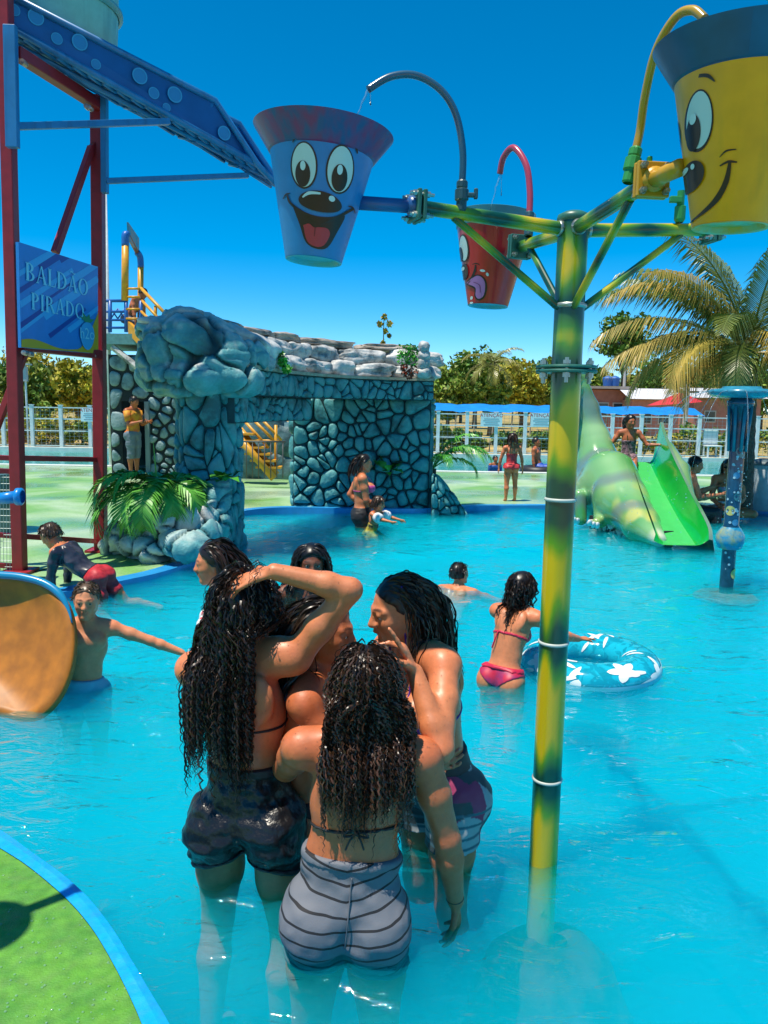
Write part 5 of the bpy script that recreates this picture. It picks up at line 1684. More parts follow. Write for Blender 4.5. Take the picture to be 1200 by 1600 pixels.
def build_buckets():
    TNG, HIL = mat('tongue_red', (.55, .03, .05), .35), mat('face_highlight', (.6, .72, .72), .3)
    bb = mat('bucket_blue', (.008, .20, .50), .4, var=.08, vscale=8)
    bot = mat('bucket_base_cyan', (.06, .40, .55), .4)
    base, top = P(490, 409, y=2.34), P(506, 208, y=2.34)
    F = []
    for (x, y, w, h, ro) in ((472, 272, 34, 66, -.05), (524, 271, 36, 70, .12)):
        F += [('e', 'eye_outline', x, y, w + 5, h + 5, ro, BLK, 1), ('e', 'eye_white', x, y, w, h, ro, WHT, 2), ('e', 'pupil', x - 1, y + 13, w * .62, h * .60, ro, BLK, 3), ('e', 'eye_highlight', x - 1, y + 1, w * .22, h * .22, ro, HIL, 4)]
    F += [('r', 'brow', [(455, 238), (459, 230), (467, 224)], [1.5, 4, 2], BLK, 2), ('r', 'brow', [(537, 226), (545, 231), (548, 240)], [1.5, 4, 2], BLK, 2),
          ('e', 'nose', 497, 325, 62, 32, .05, BLK, 3), ('r', 'nose_highlight', [(472, 321), (481, 314), (497, 313)], [2, 5, 3], HIL, 4), ('e', 'nose_highlight', 513, 318, 9, 9, 0, HIL, 4),
          ('r', 'smile_line', [(449, 316), (455, 330), (475, 345), (497, 350), (520, 345), (540, 328), (546, 322)], [2.5, 3.5, 4, 4, 4, 3.5, 2], BLK, 2), ('r', 'cheek_line', [(443, 321), (447, 315), (453, 314)], [1.5, 2.5, 1.5], BLK, 2), ('r', 'cheek_line', [(538, 322), (545, 321), (549, 327)], [1.5, 2.5, 1.5], BLK, 2),
          ('p', 'mouth', [(458, 336), (478, 347), (497, 351), (518, 346), (534, 338), (524, 365), (510, 394), (493, 399), (478, 390), (468, 362)], BLK, 1), ('p', 'tongue', [(474, 364), (482, 361), (489, 366), (496, 365), (508, 365), (512, 374), (504, 392), (492, 396), (480, 388)], TNG, 3), ('r', 'tongue_crease', [(491, 366), (490, 380)], [2, 1], mat('tongue_dark', (.25, .01, .02), .4), 4)]
    build_bucket('tipping_bucket', 'blue bucket with a laughing face and a purple brim', base, top, bucket_profiles(bb, brim_mat(), bot), {'pivot': mat('pivot_blue', (.02, .10, .30), .35)}, F, bot, (43, 79), (490, 497), (412, 236), 0, (P(545, 316, y=2.345), ARM_ENDS['left']))
    # small lug on its left side
    # yellow
    yb = mat('bucket_yellow', (.95, .36, .002), .38, var=.08, vscale=7, dirt=((.45, .22, .01), .5))
    nb = mat('brim_navy', (.012, .07, .17), .35, var=.15, vscale=8)
    base, top = P(1141, 357, y=1.82), P(1172, 72, y=1.80)
    F = [('e', 'eye_outline', 1087, 202, 44, 92, -.06, BLK, 1), ('e', 'eye_white', 1088, 201, 38, 84, -.06, WHT, 2), ('e', 'pupil', 1081, 218, 22, 54, -.04, BLK, 3), ('e', 'eye_highlight', 1080, 197, 10, 16, 0, HIL, 4),
         ('r', 'brow', [(1085, 137), (1098, 141), (1109, 152)], [5, 5, 1.5], BLK, 2), ('e', 'nose', 1080, 283, 40, 48, .2, BLK, 3), ('e', 'nose_highlight', 1071, 270, 12, 9, -.5, HIL, 4), ('e', 'nose_highlight', 1083, 268, 6, 9, -.2, HIL, 4),
         ('r', 'smile_line', [(1082, 353), (1102, 342), (1120, 325), (1132, 300), (1136, 272)], [2, 6, 9, 8, 4], BLK, 2), ('r', 'cheek_line', [(1122, 276), (1134, 271), (1146, 273)], [2, 4, 2], BLK, 2), ('r', 'cheek_line', [(1121, 263), (1130, 255), (1144, 254)], [1, 3, 1.5], BLK, 2),
         ('e', 'eye_outline', 1053, 215, 12, 70, -.1, BLK, 1), ('e', 'eye_white', 1053, 215, 7, 60, -.1, WHT, 2)]
    build_bucket('tipping_bucket', 'big yellow bucket with a smiling face and navy brim at the top right', base, top, bucket_profiles(yb, nb, mat('bucket_base_pale', (.25, .50, .30), .4, col2=(.5, .4, .05), vscale=14)), {'pivot': mat('pivot_yellow', (.55, .30, .02), .35)}, F, bot, (59, 112), (1141, 1154), (362, 128), 0, (P(1062, 262, y=1.84), ARM_ENDS['front']))
    # red
    rb = mat('bucket_red', (.50, .012, .02), .28, var=.1, vscale=8, coat=.3, dirt=((.3, .01, .015), .5))
    tb = mat('brim_teal', (.03, .20, .26), .4)
    base, top = P(762, 479, y=3.25), P(774, 333, y=3.25)
    PUR = mat('tongue_purple', (.40, .16, .42), .4)
    F = [('e', 'eye_outline', 726, 388, 16, 46, -.1, BLK, 1), ('e', 'eye_white', 726, 388, 12, 41, -.1, WHT, 2), ('e', 'pupil', 722, 396, 7, 24, -.1, BLK, 3), ('e', 'nose', 727, 427, 13, 26, 0, BLK, 3), ('e', 'nose_highlight', 726, 421, 5, 6, 0, HIL, 4),
         ('r', 'smile_line', [(732, 448), (738, 440), (743, 428), (744, 418)], [1.5, 4, 4, 2], BLK, 2), ('r', 'cheek_line', [(739, 417), (745, 416), (750, 419)], [1, 2, 1], BLK, 2),
         ('p', 'tongue_outline', [(728, 446), (736, 438), (748, 434), (758, 441), (761, 456), (757, 472), (748, 477), (742, 470), (742, 458), (734, 452)], BLK, 1), ('p', 'tongue', [(730, 446), (738, 440), (748, 436), (756, 443), (758, 456), (755, 470), (748, 474), (744, 468), (744, 456), (736, 450)], PUR, 2), ('r', 'tongue_crease', [(741, 446), (750, 452), (751, 464)], [1, 1.5, 1], mat('tongue_purple_dark', (.15, .04, .16), .4), 3),
         ('e', 'spit_drop', 754, 428, 8, 4, .2, HIL, 2), ('e', 'spit_drop', 761, 434, 4, 6, -.3, HIL, 2), ('e', 'spit_drop', 738, 472, 4, 6, .2, HIL, 2), ('e', 'spit_drop', 738, 480, 5, 3, 0, HIL, 2)]
    build_bucket('tipping_bucket', 'small red bucket with a tongue sticking out behind the pipe arms', base, top, bucket_profiles(rb, tb, bot, brim=False), {'pivot': rb}, F, bot, (31, 55), (762, 770), (482, 352), 0, (P(800, 396, y=3.08), ARM_ENDS['back']))
build_buckets()

# ------------------------------------------------------------------ dinosaur slide
def build_dino():
    t = thing('dinosaur_slide', 'green long necked dinosaur slide running into the pool', 'slide', (3.3, 10.4, -.1))
    S = Sdf()
    def q(px, py, Y): return np.array(P(px, py, y=Y))
    # neck rising at the left, chest, flank, tail ridge along the chute
    S.cone(q(906, 592, 11.3), q(918, 640, 11.3), .10, .16, .08); S.cone(q(918, 640, 11.3), q(928, 690, 11.2), .16, .22, .08)
    S.cone(q(904, 590, 11.3), q(890, 588, 11.1), .10, .085, .05)
    S.cone(q(905, 607, 11.25), q(884, 602, 10.95), .075, .05, .05)
    S.cone(q(928, 690, 11.2), q(936, 735, 11.0), .24, .34, .10)
    S.ell(q(945, 765, 10.8), np.eye(3), (.42, .55, .50), .10)
    S.cone(q(955, 745, 10.6), q(972, 785, 10.1), .36, .34, .10)
    S.cone(q(972, 785, 10.1), q(1002, 820, 9.5), .34, .23, .08)
    S.cone(q(1002, 820, 9.5), q(1030, 844, 8.98), .23, .09, .06)
    # thigh, legs, shoulder
    S.ell(q(948, 775, 10.2), np.eye(3), (.20, .24, .27), .015)
    S.cone(q(940, 780, 10.2), q(938, 815, 10.05), .11, .09, .03); S.cone(q(938, 812, 10.05), q(932, 816, 9.85), .075, .06, .03)
    S.cone(q(905, 775, 10.5), q(908, 812, 10.4), .10, .08, .03)
    lo, n = S.grid(.022); F = S.field(lo, n, .022)
    V, Q = nets(F, lo, .022); V = relax_mesh(V, Q, 2)
    # airbrushed colour: green, pale yellow belly patches, grey bands across
    ax = V[:, 1] * 5.2 + V[:, 2] * 3.0
    nz = vnoise(V * 3.0, 2); nz2 = vnoise(V * 6.5 + 9, 3)
    band = np.clip((np.sin(ax * 1.5 + nz * 2.5) - .35) * 1.6, 0, 1)[:, None]
    C = np.array((.05, .28, .07)) * (1 - nz[:, None]) + np.array((.30, .50, .24)) * nz[:, None]
    yel = np.clip((nz2 - .45) * 4, 0, 1)[:, None] * np.clip((9.9 - V[:, 1]) / .8 + .25, 0, 1)[:, None]
    C = C * (1 - yel) + np.array((.50, .50, .14)) * yel
    gr = np.array((.14, .19, .19)); C = C * (1 - .75 * band) + gr * .75 * band
    wh = np.clip(1 - np.linalg.norm(V - q(1030, 842, 8.98), axis=1) / .16, 0, 1)[:, None]
    C = C * (1 - wh) + np.array((.6, .62, .6)) * wh
    mesh('body', V, Q, mat('dino_paint', (1, 1, 1), .16, attr=True, coat=.6), t, smooth=True, cols=C)
    # claws
    for (x, y) in ((921, 818), (927, 821), (933, 822), (902, 815), (897, 814)):
        b = MB(); c = P(x, y, y=9.78 if x > 910 else 10.2); b.lathe(c, [(0, .07), (.025, .05), (.035, .0), (.02, -.03), (0, -.03)], 10, V3(0, -.6, .8)); b.build('claw', mat('claw_white', (.7, .7, .68), .25), t, smooth=True)
    # chute: bed with raised sides
    ctr = smooth_path([P(1002, 722, y=10.95), P(1006, 735, y=10.7), P(1020, 768, y=10.1), P(1042, 812, y=9.4), P(1062, 846, y=8.9), P(1064, 852, y=8.75)], 8)
    N = len(ctr)
    wid = [.22 + .08 * i / (N - 1) for i in range(N)]
    bed, wl, wr = [], [], []
    def cross(i):
        c = ctr[i]; f = i / (N - 1); w = wid[i]
        hl = .42 * (1 - f) ** .9 + .05; hr = .50 * (1 - f) ** .8 + .07
        out = []
        for k in range(15):
            s = -1 + 2 * k / 14
            e = max(0, abs(s) - .62) / .38
            h = (hl if s < 0 else hr)
            out.append(c + V3(s * w * (1 + .06 * e), 0, h * e ** 1.7))
        return out
    rows = [cross(i) for i in range(N)]
    V, Fc = [], []
    for r in rows: V += r
    for i in range(N - 1):
        for k in range(14): Fc.append([i * 15 + k, i * 15 + k + 1, (i + 1) * 15 + k + 1, (i + 1) * 15 + k])
    fm = [1 if 2 <= (j % 14) <= 10 else 0 for j in range(len(Fc))]
    mesh('chute', V, Fc, [mat('chute_green', (.006, .34, .04), .14, coat=.6, var=.05), mat('chute_bed_green', (.06, .48, .12), .14, coat=.6, var=.04)], t, smooth=True, fmat=fm)
    # outer right shell with lip
    out_, lip = [], []
    for r in rows:
        p = r[-1]; out_.append(p + V3(.045, 0, -.005)); lip.append(p)
    sh = MB(); sh.add(*strip([p + V3(0, 0, .004) for p in lip], out_)); sh.add(*strip(out_, [p + V3(.05, 0, -.22) for p in out_])); sh.add(*strip([p + V3(.05, 0, -.22) for p in out_], [V3(p.x, p.y, -.3) for p in out_]))
    V = np.array(sh.V); nz = vnoise(V * 4, 8)[:, None]
    mesh('outer_shell', V, sh.F, MATS['dino_paint'], t, smooth=True, cols=np.array((.05, .24, .08)) * (1 - nz) + np.array((.2, .28, .24)) * nz)
    # back deck of the slide where the child sits, and side hump
    S = Sdf(); S.cone(q(1042, 700, 11.0), q(1062, 735, 10.6), .10, .13, .05); S.cone(q(1062, 735, 10.6), q(1085, 800, 9.8), .13, .05, .05)
    lo, n = S.grid(.022); V, Q = nets(S.field(lo, n, .022), lo, .022); nz = vnoise(V * 4, 9)[:, None]
    mesh('side_hump', V, Q, MATS['dino_paint'], t, smooth=True, cols=np.array((.05, .28, .06)) * (1 - nz) + np.array((.25, .35, .2)) * nz)
    b = MB(); c = P(1000, 722, y=11.2); b.box(c - V3(0, 0, .22), (.55, .55, .42), bev=.05); b.build('seat_block', MATS['chute_green'], t, smooth=False)
    # stone plinth at the water
    a, c = P(902, 812, z=0.02), P(1000, 842, z=.02)
    a = V3(a.x, 10.4, 0); c = V3(3.26, 9.05, 0)
    d = (c - a); L = d.length; d.normalize(); nr = V3(-d.y, d.x, 0)
    if nr.y > 0: nr = -nr
    b = MB(); b.box((a + c) / 2 - nr * .12 + V3(0, 0, -.1), (L, .24, .55), (d, nr, V3(0, 0, 1))); b.build('plinth', M_MORTARD, t)
    stones_on(lambda u, v: a + d * u + V3(0, 0, -.22 + v), lambda u, v: nr, L, .36, 30, 55, M_PEB, t, thick=.035, gap=.016)
M_PEB = rock_mat('cream_pebble', (.45, .42, .36), (.2, .18, .15), (.7, .68, .62))
build_dino()

# ------------------------------------------------------------------ spray post
def build_spray():
    c = P(1135, 915, z=0.0); x, y = c.x, c.y
    t = thing('spray_post', 'dark blue mushroom spray post painted with planets and bubbles', 'spray post', (x, y, FLOOR_Z))
    def z(py): return P(1146, py, y=y).z
    nv = mat('spray_navy', (.008, .05, .10), .22, var=.4, vscale=5, coat=.3)
    b = MB(); b.lathe((x, y, 0), [(.062, FLOOR_Z), (.062, z(858)), (.10, z(856)), (.12, z(846)), (.12, z(836)), (.085, z(826)), (.066, z(820)), (.066, z(700)), (.07, z(660)), (.085, z(640)), (.115, z(632)), (.115, z(627)), (.09, z(622)), (.08, z(620))], 32)
    autosmooth(b.build('post', nv, t), 50)
    b = MB(); b.lathe((x, y, 0), [(.067, z(858)), (.104, z(856)), (.124, z(846)), (.124, z(836)), (.089, z(826)), (.067, z(821))], 32); b.build('collar_ball', mat('collar_cyan', (.02, .25, .42), .25, col2=(.3, .35, .2), vscale=8), t, smooth=True)
    b = MB(); b.lathe((x, y, 0), [(.06, z(622)), (.18, z(622)), (.26, z(618)), (.285, z(613)), (.27, z(609)), (.17, z(607)), (.16, z(604)), (.0, z(603))], 40); b.build('cap', mat('cap_teal', (.03, .22, .32), .25, var=.25, vscale=10, coat=.3), t, smooth=True)
    for k in range(8):
        a = 2 * math.pi * k / 8; b = MB(); b.tube([V3(x + .075 * math.cos(a), y + .075 * math.sin(a), z(705)), V3(x + .10 * math.cos(a), y + .10 * math.sin(a), z(634))], .014, 6); b.build('rib', mat('rib_teal', (.02, .17, .24), .3), t, smooth=True)
    # painted planets and dots
    rng = np.random.default_rng(4)
    def dot(py, th, r, m, k=1, nm='planet'):
        V = [V3(x + (.0675 + .001 * k) * math.sin(th), y - (.0675 + .001 * k) * math.cos(th), z(py))]
        for q in range(16):
            a = 2 * math.pi * q / 16; tt = th + r * math.cos(a) / .067
            V.append(V3(x + (.0675 + .001 * k) * math.sin(tt), y - (.0675 + .001 * k) * math.cos(tt), z(py) + r * math.sin(a)))
        mesh(nm, V, [[0, 1 + q, 1 + (q + 1) % 16] for q in range(16)], m, t)
    dot(705, .3, .055, mat('planet_tan', (.35, .25, .22), .35)); dot(797, -.7, .045, mat('planet_yellow', (.55, .50, .15), .35)); dot(895, .75, .05, MATS['planet_yellow']); dot(775, .3, .045, mat('planet_teal', (.03, .16, .2), .35)); dot(742, -.2, .03, mat('planet_blue', (.05, .25, .45), .35)); dot(815, .1, .03, MATS['planet_blue'])
    for k in range(46):
        dot(rng.uniform(690, 905) if k % 3 else rng.uniform(710, 800), rng.uniform(-1.3, 1.3), rng.uniform(.004, .013), mat('star_dot', (.35, .52, .58), .35), 2, 'star')
    # water jets from the cap
    wm = bpy.data.materials['dripping_water']
    drops, nd = MB(), 0
    for k in range(12):
        a = 2 * math.pi * k / 12 + .2; pts = []
        for q in range(9):
            s = q / 8; pts.append(V3(x + math.cos(a) * (.27 + .55 * s), y + math.sin(a) * (.27 + .55 * s), z(612) + .10 * s - .75 * s * s))
        b = MB(); b.tube(pts, [.005 * (1 - .5 * q / 8) for q in range(9)], 5)
        dp = MB()
        for q in range(14):
            s = rng.uniform(1, 1.45); p = V3(x + math.cos(a) * (.27 + .55 * s), y + math.sin(a) * (.27 + .55 * s), z(612) + .10 * s - .75 * s * s) + V3(*(rng.normal(size=3) * .02)); dp.lathe(p, [(0, .006), (.006, 0), (0, -.006)], 5)
        b.build('water_jet', wm, t, smooth=True); drops.V += dp.V; drops.F += [[i + nd for i in f] for f in dp.F]; drops.M += dp.M; nd += len(dp.V)
    drops.build('droplets', wm, t, smooth=True)['kind'] = 'stuff'
    # base disc
    b = MB(); b.lathe((x, y, FLOOR_Z), [(.10, 0), (.10, .50), (.27, .54), (.29, .57), (.25, .60), (.065, .615)], 32); b.build('base_disc', mat('base_disc', (.20, .12, .06), .8, col2=(.10, .14, .10), vscale=7, var=.2), t, smooth=True)
build_spray()

# ------------------------------------------------------------------ orange scoop slide at the left edge
def build_scoop():
    t = thing('orange_slide', 'orange slide mouth with blue rim entering the pool at the left edge', 'slide', P(20, 1112, z=0))
    # spoon shaped end: outline traced in the plane of its lip, dished away from the pool
    Yp = 3.72
    right = [(-260, 898), (-120, 899), (0, 903), (42, 908), (72, 918), (94, 936), (107, 962), (112, 995), (110, 1030), (102, 1062), (86, 1094), (62, 1117), (36, 1121), (8, 1114), (-40, 1108), (-140, 1104), (-260, 1102)]
    ol = smooth_path([P(x, y, y=Yp + .45 * (P(x, y, y=Yp).z + .1) - .05 * (P(x, y, y=Yp).x + 2.1)) for x, y in right], 4)
    N = len(ol); C0 = P(-90, 1010, y=Yp + .2)
    V, F = [], []
    rings = 12
    for q in range(rings + 1):
        f = q / rings
        for p in ol:
            w = C0 + (p - C0) * f
            V.append(w + V3(0, .14 * (1 - f ** 2.6), 0))
    for q in range(rings):
        for i in range(N - 1): F.append([q * N + i, q * N + i + 1, (q + 1) * N + i + 1, (q + 1) * N + i])
    o = mesh('trough', V, F, mat('orange_fibreglass', (.40, .135, .008), .5, var=.25, vscale=5, dirt=((.28, .09, .01), .5)), t, smooth=True)
    md = o.modifiers.new('thickness', 'SOLIDIFY'); md.thickness = .04; md.offset = -1
    rim = [Vector(V[rings * N + i]) + V3(0, .015, .012) for i in range(0, 27)]
    b = MB(); b.tube(rim, [.022] * 20 + [.020, .017, .014, .011, .008, .006, .004], 10); b.build('rim', mat('slide_rim_blue', (.01, .22, .42), .3, coat=.3), t, smooth=True)
    # support behind
    b = MB(); b.box((-3.0, 4.6, -.2), (.5, .2, 1.0), bev=.02); b.build('support', mat('slide_rim_blue', (0, 0, 0)), t)
    # dark mouth piece at the left
    b = MB(); p = P(-10, 780, y=6.5); b.tube([p, P(30, 776, y=6.5)], [.05, .055], 10); k = thing('blue_spout', 'blue pipe spout poking in at the left edge by the red tower', 'pipe', p); b.build('pipe', mat('spout_blue', (.01, .22, .60), .3), k, smooth=True)
    b = MB(); b.lathe(P(30, 776, y=6.5), [(.055, -.03), (.075, -.02), (.075, .02), (.055, .03)], 14, (1, 0, 0)); b.build('pipe_collar', MATS['spout_blue'], k, smooth=True)
    # wooden tub under it
    c = P(-6, 830, z=.06); tb = thing('stone_tub', 'dark round tub on the deck at the left edge below the blue spout', 'tub', c)
    b = MB(); b.lathe((c.x, c.y, .06), [(.28, 0), (.31, .3), (.30, .62), (.33, .64), (.33, .70), (.24, .70), (.22, .4)], 28); b.build('shell', M_TEALD, tb, smooth=False)
build_scoop()

# ------------------------------------------------------------------ swim ring
def build_ring():
    c = P(921, 1030, z=.05)
    t = thing('swim_ring', 'clear blue swim ring with white hibiscus flowers beside the bamboo pole', 'swim ring', (c.x, c.y, 0))
    Rm, r = .305, .125
    N, M_ = 96, 28
    rng = np.random.default_rng(3)
    def S(a, b, off=0):
        w = 1 + .012 * math.sin(a * 17) * max(0, -math.cos(b))
        p = V3((Rm + (r * w + off) * math.cos(b)) * math.cos(a), (Rm + (r * w + off) * math.cos(b)) * math.sin(a), (r * .82 * w + off) * math.sin(b))
        return V3(c.x + p.x, c.y + p.y, p.z + .02 + p.x * .03)
    V, F = [], []
    for i in range(N):
        for j in range(M_): V.append(S(2 * math.pi * i / N, 2 * math.pi * j / M_))
    for i in range(N):
        for j in range(M_): F.append([i * M_ + j, ((i + 1) % N) * M_ + j, ((i + 1) % N) * M_ + (j + 1) % M_, i * M_ + (j + 1) % M_])
    m = bpy.data.materials.new('clear_blue_vinyl'); m.use_nodes = True
    n, l = m.node_tree.nodes, m.node_tree.links; n.clear(); out = n.new('ShaderNodeOutputMaterial')
    pb = n.new('ShaderNodeBsdfPrincipled'); pb.inputs['Base Color'].default_value = (.01, .42, .56, 1); pb.inputs['Roughness'].default_value = .12
    tr = n.new('ShaderNodeBsdfTransparent'); tr.inputs['Color'].default_value = (.55, .9, 1, 1); mx = n.new('ShaderNodeMixShader')
    tc = n.new('ShaderNodeTexCoord'); nz = n.new('ShaderNodeTexNoise'); nz.inputs['Scale'].default_value = 9; nz.inputs['Detail'].default_value = 1; nz.inputs['Distortion'].default_value = 2.5
    mr = n.new('ShaderNodeMapRange'); mr.inputs['From Min'].default_value = .45; mr.inputs['From Max'].default_value = .55; mr.inputs['To Min'].default_value = .55; mr.inputs['To Max'].default_value = .92
    l.new(tc.outputs['Object'], nz.inputs[0]); l.new(nz.outputs['Fac'], mr.inputs[0]); l.new(mr.outputs[0], mx.inputs[0])
    l.new(tr.outputs[0], mx.inputs[1]); l.new(pb.outputs[0], mx.inputs[2]); l.new(mx.outputs[0], out.inputs[0])
    mesh('tube', V, F, m, t, smooth=True)
    wm = mat('ring_white_print', (.75, .8, .8), .25)
    # printed flowers: five petals each on the tube
    def petal(a0, b0, ang, L, W):
        V, F = [], []
        K = 8
        for q in range(K + 1):
            s = q / K; w = W * math.sin(math.pi * min(1, s * .9 + .1)) ** .6 * (1 if s < .95 else .6)
            for sd in (-1, 0, 1):
                lx, ly = L * s, w * sd
                da = (lx * math.cos(ang) - ly * math.sin(ang)) / Rm; db = (lx * math.sin(ang) + ly * math.cos(ang)) / r
                V.append(S(a0 + da, b0 + db, .0025))
        for q in range(K):
            for e in range(2): F.append([q * 3 + e, q * 3 + e + 1, q * 3 + e + 4, q * 3 + e + 3])
        return V, F
    for k in range(9):
        a0 = 2 * math.pi * k / 9 + rng.uniform(-.1, .1); b0 = rng.uniform(.2, 2.6) if k % 2 else rng.uniform(-.6, .6)
        b = MB(); rot = rng.uniform(0, 6)
        for p in range(5): b.add(*petal(a0, b0, rot + p * 1.257, .085, .024))
        b.build('flower_print', wm, t, smooth=True)
    for k in range(48):
        a0 = rng.uniform(0, 2 * math.pi); b0 = rng.uniform(-.9, 2.9); b = MB(); b.add(*petal(a0, b0, rng.uniform(0, 6), .11, .014)); b.build('leaf_print', wm, t, smooth=True)
    V, F = [], []
    for i in range(N):
        for s in (-.012, .012): V.append(S(2 * math.pi * i / N, -.05, .004) + V3(0, 0, s))
    for i in range(N): F.append([2 * i, 2 * i + 1, 2 * ((i + 1) % N) + 1, 2 * ((i + 1) % N)])
    mesh('seam', V, F, mat('ring_seam', (.2, .55, .7), .2), t, smooth=True)
    return c
RING = build_ring()
# ------------------------------------------------------------------ people
M_SKIN = None
def skin_material():
    m = bpy.data.materials.new('skin'); m.use_nodes = True
    n, l = m.node_tree.nodes, m.node_tree.links; b = n['Principled BSDF']
    a = n.new('ShaderNodeAttribute'); a.attribute_name = 'col'
    tc = n.new('ShaderNodeTexCoord')
    nz = n.new('ShaderNodeTexNoise'); nz.inputs['Scale'].default_value = 34; nz.inputs['Detail'].default_value = 9; nz.inputs['Roughness'].default_value = .7
    l.new(tc.outputs['Object'], nz.inputs['Vector'])
    mr = n.new('ShaderNodeMapRange'); mr.inputs['From Min'].default_value = .3; mr.inputs['From Max'].default_value = .7; mr.inputs['To Min'].default_value = .86; mr.inputs['To Max'].default_value = 1.12
    l.new(nz.outputs['Fac'], mr.inputs['Value'])
    sc = n.new('ShaderNodeVectorMath'); sc.operation = 'SCALE'; l.new(a.outputs['Color'], sc.inputs[0]); l.new(mr.outputs[0], sc.inputs['Scale']); l.new(sc.outputs[0], b.inputs['Base Color'])
    # wet skin: droplets in the relief
    vo = n.new('ShaderNodeTexVoronoi'); vo.inputs['Scale'].default_value = 55; vo.inputs['Randomness'].default_value = 1
    l.new(tc.outputs['Object'], vo.inputs['Vector'])
    dr = n.new('ShaderNodeMapRange'); dr.inputs['From Min'].default_value = .0; dr.inputs['From Max'].default_value = .30; dr.inputs['To Min'].default_value = 1; dr.inputs['To Max'].default_value = 0
    l.new(vo.outputs['Distance'], dr.inputs['Value'])
    bp = n.new('ShaderNodeBump'); bp.inputs['Strength'].default_value = .18; bp.inputs['Distance'].default_value = .003
    l.new(dr.outputs[0], bp.inputs['Height'])
    b2 = n.new('ShaderNodeBump'); b2.inputs['Strength'].default_value = .10; b2.inputs['Distance'].default_value = .004
    l.new(nz.outputs['Fac'], b2.inputs['Height']); l.new(bp.outputs[0], b2.inputs['Normal']); l.new(b2.outputs[0], b.inputs['Normal'])
    rr = n.new('ShaderNodeTexNoise'); rr.inputs['Scale'].default_value = 9; rr.inputs['Detail'].default_value = 8; l.new(tc.outputs['Object'], rr.inputs['Vector'])
    rm = n.new('ShaderNodeMapRange'); rm.inputs['From Min'].default_value = .35; rm.inputs['From Max'].default_value = .65; rm.inputs['To Min'].default_value = .30; rm.inputs['To Max'].default_value = .68
    l.new(rr.outputs['Fac'], rm.inputs['Value']); l.new(rm.outputs[0], b.inputs['Roughness'])
    b.inputs['Specular IOR Level'].default_value = .5
    b.inputs['Subsurface Weight'].default_value = .10
    b.inputs['Subsurface Radius'].default_value = (.012, .004, .002)
    b.inputs['Subsurface Scale'].default_value = .6
    return m
M_SKIN = skin_material()
M_HAIR = mat('wet_hair', (1, 1, 1), .36, attr=True, spec=.45)
M_BEAD = water_material('water_bead', (1, 1, 1), None, ((.5, .4, .35), .10), .0)
M_EYE = mat('eyeball', (1, 1, 1), .08, attr=True)

def proj(v):
    d = Vector(v) - V3(0, 0, CAM_H); z = d.dot(_f)
    return (round(600 + FOC * d.dot(_r) / z), round(800 - FOC * d.dot(_u) / z))

def unit(v):
    v = Vector(v); return v.normalized()

